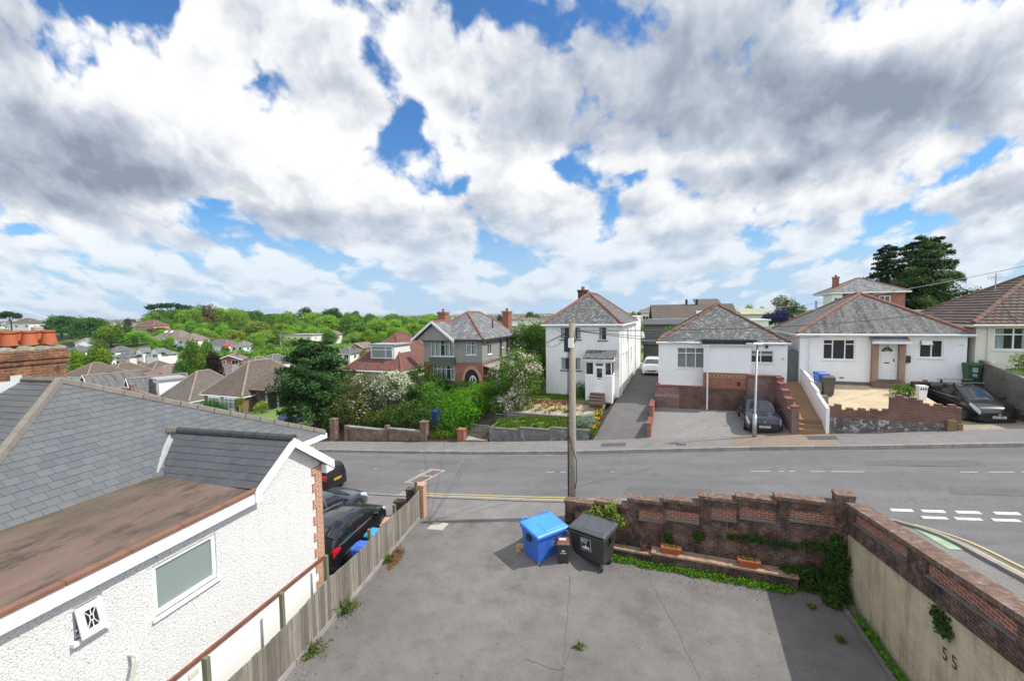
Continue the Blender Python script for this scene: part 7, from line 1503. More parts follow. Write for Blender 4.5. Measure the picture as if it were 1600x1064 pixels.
shrub('dark_hedge', 'shadowy dark hedge along the left side of the white house', 'hedge', -10.7, 33.6, 2.0, [(0, 0, 1.6, .7, 1.2, 1.7), (.1, 2.2, 2.0, .7, 1.4, 1.9), (-.6, -.8, 1.2, .8, .9, 1.3), (-1.6, .4, 1.6, .9, 1.2, 1.5)], 4200, .17, L_DEEP, 16)
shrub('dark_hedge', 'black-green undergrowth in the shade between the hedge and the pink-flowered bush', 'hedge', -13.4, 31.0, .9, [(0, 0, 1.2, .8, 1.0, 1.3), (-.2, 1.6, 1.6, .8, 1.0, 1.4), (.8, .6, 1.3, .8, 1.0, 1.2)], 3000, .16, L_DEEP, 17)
shrub('silver_shrub', 'silvery grey-green shrub at the corner of the terraced garden', 'shrub', -5.75, 27.7, 1.05, [(0, 0, .45, .6, .45, .45), (-.4, .2, .35, .45, .4, .35), (.3, .4, .55, .4, .4, .4)], 1900, .09, L_SILVER, 18, trunk=.03)
shrub('house_shrub', 'small dark shrub against the white house wall left of the porch', 'shrub', -7.0, 31.5, 2.35, [(0, 0, .6, .5, .3, .6), (.4, 0, .5, .35, .3, .5)], 900, .10, L_DEEP, 19, trunk=.03)
shrub('bush', 'small green bush between the gravel garden and the slim white bin', 'shrub', 11.35, 30.2, 3.65, [(0, 0, .35, .5, .4, .38), (.35, 0, .3, .3, .3, .3)], 1300, .08, [L_MID, L_DEEP], 20, (8, .2, .6), trunk=.03)
shrub('olive_bush', 'rounded golden-green bush below the window of the cream bungalow', 'shrub', 16.25, 29.6, 4.9, [(0, 0, .75, .75, .65, .72), (.3, .1, .9, .5, .5, .5)], 2600, .09, [L_OLIVE, L_PALE], 21, (14, .25, .5), trunk=.05)
shrub('garden_plants', 'straggly green plants along the top of the grey block retaining wall', 'plants', 15.9, 27.6, 4.75, [(0, 0, .1, .5, .3, .2), (-.2, 1.2, .15, .3, .6, .2), (-.3, 2.4, .2, .25, .6, .2)], 900, .09, [L_PALE, L_MID], 22, (10, .3, .6), trunk=.02)
shrub('small_tree', 'young pale green tree behind the left roof edge of the plinth bungalow', 'tree', -.9, 44.5, 3.2, [(0, 0, 3.3, .6, .6, .7), (.3, 0, 2.6, .7, .6, .6), (-.3, 0, 2.2, .5, .5, .5)], 1400, .14, L_MID, 23, trunk=.06)
shrub('ivy_post', 'climber-covered stump beside the dark conifer at the kerb', 'shrub', -26.6, 27.6, -1.4, [(0, 0, .9, .6, .5, .8), (.3, 0, 1.7, .7, .5, .5), (-.5, 0, 1.6, .7, .4, .35)], 1800, .13, [L_DEEP, L_MID], 24, (8, .3, .6))
shrub('verge_shrubs', 'tangle of grass and low shrubs in the gateway between the two brick piers', 'shrub', -15.7, 27.3, -.35, [(0, 0, .3, .9, .5, .4), (.7, .4, .7, .5, .5, .5), (-.6, .6, .5, .6, .5, .5), (.2, 1.2, .8, .9, .6, .7)], 2600, .11, [L_MID, L_PALE], 25, (16, .3, .6), trunk=.02)
# meadow flowers and grass of the terraces
def tufts(name, label, cat, u0, u1, v0, v1, zf, n, h, mat, seed, leaf=None, nleaf=0):
    t = sthing(name, label, cat, (u0+u1)/2, (v0+v1)/2, zf((u0+u1)/2, (v0+v1)/2)) if label else None
    rg = random.Random(seed); o_ = ORG[t.name] if t else (0, 0, 0); pts = [(u, v, zf(u, v)) for u, v in ((rg.uniform(u0, u1), rg.uniform(v0, v1)) for _ in range(n))]
    o = leafblades([(p[0], p[1], p[2]) for p in pts], rg, mat, name if not t else 'blades', t, h, 9, .35, .018, .8)
    if not t: o.rotation_euler = (0, 0, -AZ); o['kind'] = 'stuff'
    return o
GB = leafmat('grass_blades', (.09,.19,.02), (.17,.27,.04), (.30,.30,.10), .12)
tufts('terrace_grass', None, None, -11.9, -5.5, 27.3, 28.7, lambda u, v: lerp(.74, 1.12, (u+12)/6.7)+(v-27.2)*.27, 420, .22, GB, 31)
tufts('lawn_grass', None, None, -12.3, -6.0, 30.5, 31.9, lambda u, v: 2.28+(v-30.3)*.06, 520, .16, GB, 32)
tufts('drive_edge_grass', None, None, -5.25, -4.95, 27.0, 30.4, lambda u, v: lerp(.75, 2.1, (v-26.6)/3.8), 160, .28, GB, 33)
tufts('gateway_grass', None, None, -16.8, -14.5, 26.8, 28.6, lambda u, v: zr(u)+.3+(v-26.6)*.15, 240, .4, GB, 34)
zpt = lambda u, v: lerp(1.5, 2.0, (v-28.95)/1.3)+.05
t = sthing('golden_poppies', 'drift of golden and orange poppies growing through the patio slabs', 'flowers', -8.2, 29.6, 1.8)
rg = random.Random(6); pts = [(rg.gauss(-8.6, 1.3), rg.uniform(29.0, 30.15)) for _ in range(60)]+[(rg.uniform(-5.3, -4.95), rg.uniform(27.4, 29.8)) for _ in range(30)]
leafblades([(u, v, zpt(u, v) if u < -5.3 else lerp(.8, 2.0, (v-26.6)/3.8)) for u, v in pts], rg, GB, 'blades', t, .26, 9, .3, .016, .8)
c = []; [c.extend([(u+rg.gauss(0, .08)+8.2, v+rg.gauss(0, .08)-29.6, (zpt(u, v) if u < -5.3 else lerp(.8, 2.0, (v-26.6)/3.8))+rg.uniform(.16, .3)-1.8)]*1) for u, v in pts for _ in range(6)]
c = np.array(c, np.float32); nn = np.random.default_rng(1).normal(size=c.shape)*.4+[0, -.3, 1]; me = leafmesh('petals', c, nn, np.full(len(c), .085), [FLOW_Y, FLOW_O], (np.random.default_rng(2).random(len(c)) < .3).astype(int), .9); o = bpy.data.objects.new('petals', me); col.objects.link(o); o.parent = t
# palms in front of the brown-roofed house
def palm(name, label, u, v, z, h, nfr, fl, mat, seed, fan=False, trunk_r=.1):
    t = sthing(name, label, 'palm', u, v, z); rg = random.Random(seed)
    m = MB(); m.tube([(u, v, z-.2), (u+.05, v, z+h*.5), (u, v, z+h)], [trunk_r*1.3, trunk_r, trunk_r*.9], 9); m.build('trunk', plain('palm_trunk', (.22,.17,.11), .95, .3, 6) if 'palm_trunk' not in MATS else MATS['palm_trunk'], t)
    m = MB(); top = Vector((u, v, z+h))
    for k in range(nfr):
        a = rg.uniform(0, 6.283); e = rg.uniform(-.55, 1.35); d = Vector((math.cos(a)*math.cos(e), math.sin(a)*math.cos(e), math.sin(e))); sd = d.cross(Vector((0,0,1))); sd = sd.normalized() if sd.length > .01 else Vector((1,0,0))
        L = fl*rg.uniform(.75, 1.1)
        if not fan:
            b = top; pt = top+d*L*.6; e2 = top+d*L+Vector((0,0,-L*.35*(1-math.sin(e)*.6))); w_ = .035
            m.poly([b-sd*w_*.6, b+sd*w_*.6, pt+sd*w_, pt-sd*w_]); m.poly([pt-sd*w_, pt+sd*w_, e2])
        else:
            hub = top+d*L*.55; m.bar(top, hub, .02, .02)
            for j in range(13):
                f = (j-6)/6*1.5; dd = (d*math.cos(f)+sd*math.sin(f)).normalized(); tip = hub+dd*L*.5+Vector((0,0,-.12)); ww = d.cross(sd)*.0+sd*math.cos(f)*.03-d*math.sin(f)*.03
                m.poly([hub, hub+dd*L*.3+ww, tip, hub+dd*L*.3-ww])
    m.build('fronds', mat, t, recalc=False); return t
palm('cordyline_palm', 'slender cordyline palm with a spiky pale yellow head before the brown house', -49.2, 37.2, -3.55, 1.75, 130, 1.05, L_YUCCA, 1)
palm('fan_palm', 'bushy fan palm on the lawn right of the slender cordyline', -46.0, 37.4, -3.5, .9, 46, 1.35, leafmat('palm_fans', (.12,.20,.03), (.22,.28,.06), (.38,.33,.08), .2), 2, True, .16)
conifer('column_cypress', 'narrow dark column-shaped conifer in front of the bay window of the brown house', -51.4, 38.4, -3.7, 2.2, .38, 2200, 8, L_DARK, leaf=.12, shape=.5)
shrub('shrubs', 'dark green shrubs under the left corner of the brown-roofed house', 'shrub', -56.5, 38.9, -4.0, [(0, 0, .9, 1.5, .9, 1.1), (1.4, 0, .6, 1.0, .8, .8), (-1.5, 0, .8, 1.1, .8, .9)], 2600, .17, L_DEEP, 26)
# big conifer behind the brick house, and planting on the right
p = UV(57.6, 62); conifer('cypress_tree', 'huge dark green cypress rising behind the brick house on the right', p[0], p[1], 4.2, 14.3, 6.9, 44000, 9, [L_CEDAR, L_DARK], leaf=.46, base=.03, shape=.62, blunt=1.45, droop=.16)
p = UV(55.8, 66); conifer('cypress_tree', 'second darker cypress top on the left shoulder of the huge cypress', p[0], p[1], 4.4, 13.8, 4.0, 16000, 10, L_DARK, leaf=.44, base=.05, shape=.6, blunt=1.3, droop=.16)
p = at(1215, 500, 60); u_, v_ = UV(p.x, p.y); shrub('ceanothus', 'ceanothus bush smothered in violet-blue flowers behind the gap between the bungalows', 'shrub', u_, v_, 5.4, [(0, 0, 2.2, 1.5, 1.2, .9), (1.0, 0, 2.0, 1.2, 1.0, .8), (-1.0, 0, 1.8, 1.1, 1.0, .8)], 3400, .2, [L_PURPLE, L_DEEP], 27, (10, .5, .5))
p = at(1226, 490, 72); u_, v_ = UV(p.x, p.y); shrub('small_tree', 'bronze-topped small tree behind the violet ceanothus', 'tree', u_, v_, 5.6, [(-.6, 0, 4.2, 1.3, 1.2, 1.0), (.7, 0, 3.6, 1.5, 1.2, 1.0), (1.8, 0, 2.9, 1.3, 1.1, .9), (0, 0, 2.6, 1.6, 1.3, .9)], 3200, .24, [L_MID, L_BROWN], 28, (10, .9, .8))
p = at(1215, 522, 45); u_, v_ = UV(p.x, p.y); shrub('garden_shrubs', 'dark mixed shrubs below the violet ceanothus', 'shrub', u_, v_, 4.2, [(0, 0, 1.2, 1.6, 1.0, 1.0), (1.3, .3, 1.6, 1.0, .9, .9), (-1.4, .2, 1.4, 1.0, .9, .9)], 2600, .17, [L_DEEP, L_PALE], 29, (12, .35, .7))
p = at(1050, 512, 47); u_, v_ = UV(p.x, p.y); shrub('garden_shrub', 'leafy green shrub behind the ridge end of the plinth bungalow, near the shed', 'shrub', u_, v_, 3.6, [(0, 0, 2.0, 1.0, .9, 1.3), (.6, 0, 1.3, .8, .8, .9)], 1700, .16, L_MID, 30)
p = at(1008, 510, 53); u_, v_ = UV(p.x, p.y); shrub('garden_shrub', 'bright green shrub in the sliver of garden right of the tall white house', 'shrub', u_, v_, 3.6, [(0, 0, 2.0, 1.0, .9, 1.3), (.2, 0, 3.0, .8, .8, .9)], 1500, .17, L_BRIGHT, 35)
# ---------------------------------------------------------------- houses across the valley
def fwindow(par, u, z, w_, h_, v=-.0, n=2, ax=0, name='window'):
    m = MB(); f = .08
    B = (lambda a, b, c, d, e, g: m.box(a, b, c, d, e, g)) if ax == 0 else (lambda a, b, c, d, e, g: m.box(c, d, a, b, e, g))
    B(u, u+w_, v-.06, v, z, z+f); B(u, u+w_, v-.06, v, z+h_-f, z+h_); B(u, u+f, v-.06, v, z+f, z+h_-f); B(u+w_-f, u+w_, v-.06, v, z+f, z+h_-f)
    for k in range(1, n): B(u+w_*k/n-f*.4, u+w_*k/n+f*.4, v-.055, v, z+f, z+h_-f)
    o = m.build(name, UPVC, par); m = MB()
    B(u+f*.5, u+w_-f*.5, v-.03, v-.02, z+f*.5, z+h_-f*.5); m.build('pane', GLASS_CAR, o)
def farhouse(kind, label, p, w_, d_, he, rise, turn, form, roof, wallm, seed, group=None):
    rg = random.Random(seed); t = thing(kind, label, 'house', p, R(turn)); x0, x1 = -w_/2, w_/2; W_ = globals()[wallm]; RF = globals()[roof]
    m = MB(); m.box(x0, x1, 0, d_, -1.2, he); wo = m.build('walls', W_, t)
    ov = .4; m = MB(); A, B, C, D = Vector((x0-ov, -ov, he)), Vector((x1+ov, -ov, he)), Vector((x1+ov, d_+ov, he)), Vector((x0-ov, d_+ov, he)); zt = he+rise
    if form == 'hip':
        if w_ >= d_: k = d_/2; ra, rb = Vector((x0+k, d_/2, zt)), Vector((x1-k, d_/2, zt))
        else: k = w_/2; ra, rb = Vector((0, k, zt)), Vector((0, d_-k, zt))
        if w_ >= d_:
            slab(m, [A, B, rb, ra], .1); slab(m, [C, D, ra, rb], .1); slab(m, [D, A, ra], .1); slab(m, [B, C, rb], .1); hips = ((A,ra),(D,ra),(B,rb),(C,rb),(ra,rb))
        else:
            slab(m, [A, B, ra], .1); slab(m, [C, D, rb], .1); slab(m, [B, C, rb, ra], .1); slab(m, [D, A, ra, rb], .1); hips = ((A,ra),(B,ra),(C,rb),(D,rb),(ra,rb))
    elif form == 'gable':
        ra, rb = Vector((0, -ov, zt)), Vector((0, d_+ov, zt)); slab(m, [A, ra, rb, D], .12); slab(m, [B, C, rb, ra], .12); hips = ((ra, rb),)
    else:
        m.box(x0-.5, x1+.5, -.5, d_+.5, he, he+.5); hips = ()
    ro = m.build('roof', RF, t)
    if form == 'gable':
        m = MB(); m.poly([(x0, 0, he), (x1, 0, he), (0, 0, zt-.15)]); m.build('gable_wall', W_, t); m = MB(); m.poly([(x0, d_, he), (x1, d_, he), (0, d_, zt-.15)]); m.build('gable_wall', W_, t)
        m = MB()
        for q in (A, B): m.bar(q+Vector((0,-.02,-.02)), ra+Vector((0,-.02,-.02)), .06, .2)
        m.build('barge_boards', UPVC, ro)
    if hips:
        m = MB()
        for a, b in hips: ridge(m, a+(b-a)*.01, b, .13, .8, 6)
        m.build('ridge_tiles', STONE_RIDGE, ro)
        m = MB(); m.box(x0-ov-.03, x1+ov+.03, -ov-.05, -ov+.05, he-.2, he-.05) if form == 'hip' else m.box(x0-ov, x0-ov+.08, 0, d_, he-.2, he-.02); m.build('gutter', UPVC, ro)
        if rg.random() < .35:
            cu = rg.choice((-1, 1))*w_*.2; m = MB(); m.box(cu-.25, cu+.25, d_*.55, d_*.55+.5, he+.3, zt+.35); m.box(cu-.3, cu+.3, d_*.55-.05, d_*.55+.55, zt+.25, zt+.37); c = m.build('chimney', BRICK_MAUVE, t)
    two = he > 3.9; n = max(2, int(w_/3.2))
    for k in range(n):
        u = x0+w_*(k+.5)/n-.75
        if k == n//2 and n > 2:
            m = MB(); m.box(u+.2, u+1.1, -.05, 0, 0, 2.05); m.build('front_door', UPVC if rg.random() < .6 else BRICK_DK, t)
        else: fwindow(t, u, .9, 1.5, 1.2)
        if two: fwindow(t, u+.1, 3.3, 1.3, 1.15)
    for k in range(2): fwindow(t, d_*(.25+.45*k), .95 if not two else 3.4, 1.0, 1.1, x1+.06, 2, 1)
    return t
far_things = {}
for i, f in enumerate(FH):
    p = at(f[1], f[2], f[3]); far_things[i] = farhouse(f[0], f[12], (p.x, p.y, p.z), *f[4:12], 50+i)
# details that single some of them out
t = far_things[3]; m = MB()
for k in range(10):
    a0, a1 = math.pi*k/10, math.pi*(k+1)/10; m.hexa([(-2.0+1.0*math.cos(a0), -.12, 1.2+1.0*math.sin(a0)), (-2.0+1.0*math.cos(a1), -.12, 1.2+1.0*math.sin(a1)), (-2.0+1.0*math.cos(a1), -.01, 1.2+1.0*math.sin(a1)), (-2.0+1.0*math.cos(a0), -.01, 1.2+1.0*math.sin(a0))], [(-2.0+1.35*math.cos(a0), -.12, 1.2+1.35*math.sin(a0)), (-2.0+1.35*math.cos(a1), -.12, 1.2+1.35*math.sin(a1)), (-2.0+1.35*math.cos(a1), -.01, 1.2+1.35*math.sin(a1)), (-2.0+1.35*math.cos(a0), -.01, 1.2+1.35*math.sin(a0))])
m.build('brick_arch', BRICK, t); m = MB(); m.prism([(-2.0+1.0*math.cos(math.pi*k/12), -.07, 1.2+1.0*math.sin(math.pi*k/12)) for k in range(13)]+[(-3.0, -.07, 0), (-1.0, -.07, 0)], (0, .05, 0)); m.build('dark_porch', DARKROOM, t)
t = far_things[4]
for x in (-3.2, 3.2):
    m = MB(); m.box(x-1.5, x+1.5, -1.0, 0, -.5, 5.0); b_ = m.build('bay', HOUSE_W, t); m = MB(); m.prism([(x-1.8, -1.2, 5.0), (x+1.8, -1.2, 5.0), (x, -1.2, 6.4)], (0, 3.0, 0)); m.build('bay_gable', HOUSE_W, b_)
    m = MB(); slab(m, [(x-1.9, -1.3, 4.95), (x, -1.3, 6.5), (x, 2.5, 6.5), (x-1.9, 2.0, 4.95)], .1); slab(m, [(x+1.9, -1.3, 4.95), (x, -1.3, 6.5), (x, 2.5, 6.5), (x+1.9, 2.0, 4.95)], .1); m.build('bay_roof', SLATE_BLUE, b_)
    fwindow(t, x-1.0, 3.3, 2.0, 1.2, -1.0, 3); fwindow(t, x-1.0, .8, 2.0, 1.3, -1.0, 3)
t = far_things[10]; m = MB(); m.box(.9, 4.6, 3.0, 6.6, 1.6, 4.3); d_ = m.build('dormer', HOUSE_W, t); m = MB(); m.box(.6, 4.9, 2.7, 6.9, 4.3, 4.6); m.build('dormer_roof', LEAD, d_); fwindow(d_, 1.6, 2.6, 1.6, 1.3, 2.99)
t = far_things[12]; m = MB(); m.box(-.5, .5, 1, 2, 4, 8.2); m.build('white_chimney', HOUSE_W, t)
t = far_things[14]
for x in (-2.5, 1.0): m = MB(); m.hexa([(x, 1.1, 3.95), (x+1.1, 1.1, 3.95), (x+1.1, 2.3, 4.9), (x, 2.3, 4.9)], [(x, 1.0, 4.1), (x+1.1, 1.0, 4.1), (x+1.1, 2.2, 5.05), (x, 2.2, 5.05)]); m.build('rooflight', UPVC, t)
# brown-roofed house with palms, and the pantiled bungalow next to it
h = sthing('bungalow', 'brown-roofed bungalow with white bay windows behind the palms', 'house', -56, 40, -3.9)
shell(h, -60, -52.8, 40.2, 52, -5.5, -1.75, brickmat('dull_brown_brick', (.20,.12,.085), (.25,.155,.11), (.30,.25,.2), dirt=(.12,.08,.06)))
hiproof(h, -60, -52.8, 40.2, 52, -1.68, (-56.4, 44.2, 2.35), (-56.4, 47.5, 2.35), TILE_BR, STONE_RIDGE, ov=.35, rr_=.14, fmat=UPVC)
for u, w_ in ((-58.6, 2.3), (-55.6, 2.6)):
    m = MB(); m.box(u, u+w_, 39.75, 40.2, -3.9, -1.85); b_ = m.build('bay', HOUSE_CR if u > -58 else HOUSE_W, h); o_ = [x for x in ORG[h.name]]
    window(b_, (u+.05, 39.76), X1, YM, -3.35, w_-.1, 1.4, (.33, .67), .7, curtain=[(.02, .3), (.7, .98)], inset=-.06, fr=.09, sill=False)
m = MB(); m.box(-52.8, -46.6, 41.8, 47, -5, -.95); pw = m.build('side_wing', BRICK_DK, h); m = MB(); slab(m, [(-53.2, 41.3, -1.0), (-46.2, 41.3, -1.0), (-49.6, 44.5, .9), (-53.2, 44.5, .9)], .1); slab(m, [(-46.2, 41.3, -1.0), (-46.2, 47.5, -1.0), (-49.6, 44.5, .9)], .1); m.build('wing_roof', TILE_BR, pw)
m = MB(); m.box(-50.2, -48.4, 41.70, 41.8, -3.2, -1.2); m.build('wing_doorway', DARKROOM, pw); m = MB(); [m.box(a, b, 41.62, 41.72, c, d) for a, b, c, d in ((-50.4, -50.15, -3.4, -1.0), (-48.45, -48.2, -3.4, -1.0), (-50.15, -48.45, -1.2, -1.0))]; m.build('door_frame', UPVC, pw)
h = sthing('bungalow', 'bungalow with a striped greyish pantile roof left of the palm garden', 'house', -73, 44.5, -6)
shell(h, -76.6, -69.6, 44.4, 54, -8, -4.2, HOUSE_W); hiproof(h, -76.6, -69.6, 44.4, 54, -4.12, (-73, 48.0, -.1), (-73, 50.0, -.1), PANTILE_G, STONE_RIDGE, ov=.35, rr_=.15); 
for k in range(2): window(h, (-75.5+3.2*k, 44.4), X1, YM, -6.6, 1.8, 1.3, (.5,), inset=-.04, sill=False)
# ---- houses behind the street
h = thing('detached_house', 'red brick house with grey hipped roof in front of the huge cypress', 'house', (48.8, 60, 4.6), R(-22))
m = MB(); m.box(-3.4, 3.6, 0, 8, -2, 6.1); m.build('walls', BRICK, h); m = MB(); m.box(-4.6, -3.4, -.4, 4, -2, 6.0); m.build('white_wing', HOUSE_W, h)
hiproof(h, -4.6, 3.6, -.4, 8, 6.15, (-.5, 3.6, 8.3), (-.5, 4.6, 8.3), SLATE_BLUE, TERRA, ov=.35, fmat=UPVC); stack(h, -3.0, 4.5, 6.6, 8.6, .7, .7, BRICK, 2)
fwindow(h, -2.6, 3.9, 1.2, 1.3, 0); fwindow(h, -4.4, 4.2, .9, 1.3, -.4); fwindow(h, .8, 4.4, 1.2, 1.2, 0)
h = thing('bungalow', 'long brown-roofed brick bungalow behind the plinth bungalow', 'house', (25.0, 61, 4.6), R(-14))
m = MB(); m.box(-5.0, 5.4, 0, 7, -2, 2.9); m.build('walls', BRICK_DK, h); m = MB(); slab(m, [(-5.4, -.4, 2.9), (5.8, -.4, 2.9), (5.8, 3.5, 4.9), (-5.4, 3.5, 4.9)], .12); slab(m, [(-5.4, 7.4, 2.9), (5.8, 7.4, 2.9), (5.8, 3.5, 4.9), (-5.4, 3.5, 4.9)], .12); ro = m.build('roof', TILE_BR if False else tilemat('dark_brown_tile', (.10,.08,.065), (.13,.105,.085), .3, .3, moss=(.06,.055,.045), moss_amt=.5), h)
m = MB(); m.box(-5.45, 5.85, -.46, -.36, 2.75, 2.92); m.build('gutter', UPVC, ro); m = MB(); m.hexa([(.6, .6, 3.3), (3.2, .6, 3.3), (3.2, 1.6, 3.8), (.6, 1.6, 3.8)], [(.6, .55, 3.42), (3.2, .55, 3.42), (3.2, 1.55, 3.95), (.6, 1.55, 3.95)]); m.build('lead_panel', LEAD, ro)
for x in (-.4, 1.0): m = MB(); m.tube([(x, 3.4, 4.6), (x, 3.4, 5.6)], .16, 10); m.build('chimney_pot', LETTER, ro)
m = MB(); slab(m, [(.9, 3.4, 4.8), (4.4, 3.4, 4.8), (4.4, 6.5, 5.7), (.9, 6.5, 5.7)], .1); m.build('rear_roof', TILE_BR, h)
fwindow(h, -3.6, 1.1, 1.8, 1.2); fwindow(h, 1.2, 1.1, 1.6, 1.2)
p = at(1036, 530, 50); h = thing('garden_shed', 'low grey felt-roofed shed behind the drive garage', 'shed', (p.x, p.y, p.z), R(-18))
m = MB(); m.box(-2.0, 3.4, 0, 3, -1, 1.6); m.build('shed_walls', plain('grey_shed_boards', (.20,.20,.18), .9, .25, 4), h); m = MB(); m.hexa([(-2.3, -.3, 1.6), (3.7, -.3, 1.6), (3.7, 3.3, 2.1), (-2.3, 3.3, 2.1)], [(-2.3, -.3, 1.72), (3.7, -.3, 1.72), (3.7, 3.3, 2.25), (-2.3, 3.3, 2.25)]); m.build('shed_roof', plain('shed_felt', (.10,.105,.11), .9, .2, 4), h)
m = MB(); m.tube([(-2.2, -.6, .2), (-2.25, -.6, .9)], [.25, .12], 8); m.build('white_sheet', UPVC, h)
p = at(1186, 497, 64); h = thing('garden_shed', 'pale green-roofed outbuilding beyond the plinth bungalow ridge', 'shed', (p.x, p.y, p.z), R(-16))
m = MB(); m.box(-2.2, 2.0, 0, 3, -1.5, .5); m.build('shed_walls', HOUSE_W, h); m = MB(); m.hexa([(-2.4, -.3, .5), (2.2, -.3, .5), (2.2, 3.2, 1.3), (-2.4, 3.2, 1.3)], [(-2.4, -.3, .58), (2.2, -.3, .58), (2.2, 3.2, 1.4), (-2.4, 3.2, 1.4)]); m.build('shed_roof', plain('pale_green_sheeting', (.42,.45,.32), .8, .2, 2), h)
p = at(1180, 508, 52); h = thing('conservatory', 'white flat-roofed outbuilding peeping over the right roof slope of the plinth bungalow', 'shed', (p.x, p.y, p.z), R(-16))
m = MB(); m.box(-2.2, 1.4, 0, 3, -1.5, .5); m.build('shed_walls', HOUSE_W, h); m = MB(); m.box(-2.4, 1.6, -.2, 3.2, .5, .68); m.build('flat_roof', UPVC, h); fwindow(h, -1.6, -.5, 1.6, .8)
p = at(1440, 492, 55); h = thing('garden_shed', 'pale flat-roofed outbuilding below the huge cypress', 'shed', (p.x, p.y, p.z), R(-20))
m = MB(); m.box(-3.2, 3.2, 0, 4, -2.5, .4); m.build('shed_walls', HOUSE_CR, h); m = MB(); m.box(-3.5, 3.5, -.3, 4.3, .4, .62); m.build('flat_roof', plain('pale_sheet_roof', (.55,.58,.56), .7, .15), h)
t = thing('panel_fence', 'long orange-stained panel fence before the cream valley bungalow', 'fence', at(192, 591, 97), R(-10))
m = MB()
for k in range(9): m.box(-4.2+k*.93, -3.32+k*.93, -.03, .03, -.6, 1.5)
m.build('fence_panels', plain('orange_stained_wood', (.30,.11,.05), .85, .25, 4), t); m = MB(); m.build('posts', POSTW, t) if False else None
t = thing('awning', 'red canopy between two grey roofs at the foot of the wood', 'awning', at(354, 547, 182), R(-12))
m = MB(); m.hexa([(-2.5, 0, 1.6), (2.5, 0, 1.6), (2.5, 3, 2.4), (-2.5, 3, 2.4)], [(-2.5, 0, 1.75), (2.5, 0, 1.75), (2.5, 3, 2.6), (-2.5, 3, 2.6)]); m.build('canopy', plain('red_canvas', (.50,.05,.04), .8, .1), t)
m = MB(); [m.tube([(x, .1, -.5), (x, .1, 1.65)], .06, 6) for x in (-2.4,)]; m.build('post', STEEL, t); m = MB(); m.tube([(2.4, .1, -.5), (2.4, .1, 1.65)], .06, 6); m.build('post', STEEL, t)
# ---------------------------------------------------------------- trees beyond: a few kinds, copied and scaled
def proto(name, mats, lobes, n, size, seed, frac=None, trunk_h=.3):
    t = thing(name, 'x', 'tree', (0, 0, -500)); m = MB(); m.tube([(0, 0, -.05), (0, 0, trunk_h), (.02, 0, .6)], [.032, .026, .012], 7)
    for l in lobes[:4]: m.tube([(0, 0, trunk_h), (l[0]*.6, l[1]*.6, l[2])], [.018, .006], 5)
    m.build('trunk', BARK, t); leafobj('crown', lobes, n, size, seed, mats, t, frac, shell=.5); return t
rg = random.Random(12)
def rlobes(n, rad, z0, z1, seed):
    rr_ = random.Random(seed); out = []
    for k in range(n):
        a = k*2.399; f = (k+.5)/n; q = rad*math.sqrt(f)*.75; zz = lerp(z1, z0, f**1.3); s = rr_.uniform(.15, .23); out.append((q*math.cos(a), q*math.sin(a), zz+rr_.uniform(-.04, .04), s, s, s*rr_.uniform(.7, .95)))
    return out
PRO = {'round': proto('broadleaf_tree', [L_MID, L_BRIGHT], rlobes(13, .42, .24, .80, 1), 3600, .062, 1, (12, .14, .6)), 'bright': proto('broadleaf_tree', [L_BRIGHT, L_MID], rlobes(13, .46, .22, .80, 2), 3600, .062, 2, (14, .14, .6)),
       'deep': proto('broadleaf_tree', [L_DEEP, L_MID], rlobes(13, .42, .24, .82, 3), 3600, .062, 3, (10, .14, .6)), 'pale': proto('broadleaf_tree', [L_PALE, L_BRIGHT], rlobes(12, .44, .24, .82, 4), 3600, .06, 4, (12, .15, .6)),
       'bronze': proto('broadleaf_tree', [L_BROWN, L_DEEP], rlobes(12, .46, .34, .82, 5), 3600, .06, 5, (14, .16, .7)), 'copper': proto('copper_tree', L_COPPER, rlobes(11, .36, .3, .82, 6), 3200, .062, 6),
       'pine': proto('umbrella_pine', L_DARK, [(-.3, 0, .86, .24, .2, .08), (.25, .05, .9, .28, .2, .08), (0, .1, .93, .25, .2, .07), (.5, 0, .84, .16, .14, .06), (-.5, .05, .82, .14, .14, .06)], 2200, .055, 7, None, .62), 'dark': proto('broadleaf_tree', [L_DARK, L_DEEP], rlobes(12, .40, .26, .84, 8), 3200, .062, 8, (8, .15, .6))}
used = set()
def ftree(kind, px, top, Y, halfw, label, group=None, base=None, cat='tree'):
    p = at(px, top, Y); x, y = p.x, p.y; zb_ = gzw(x, y) if base is None else base; h_ = max(3.0, p.z-zb_); rad = halfw*Y/F_PX*1.05
    src = PRO[kind]; k = rad/.52; rz = rg.uniform(0, 6.28)
    if kind not in used: t = src; used.add(kind); t.location = (x, y, zb_); t.rotation_euler = (0, 0, rz); t['label'] = label
    else: t = dup(src, (x, y, zb_), rz, label)
    t.scale = (k, k, h_)
    if group: t['group'] = group
    elif 'group' in t: del t['group']
    return t
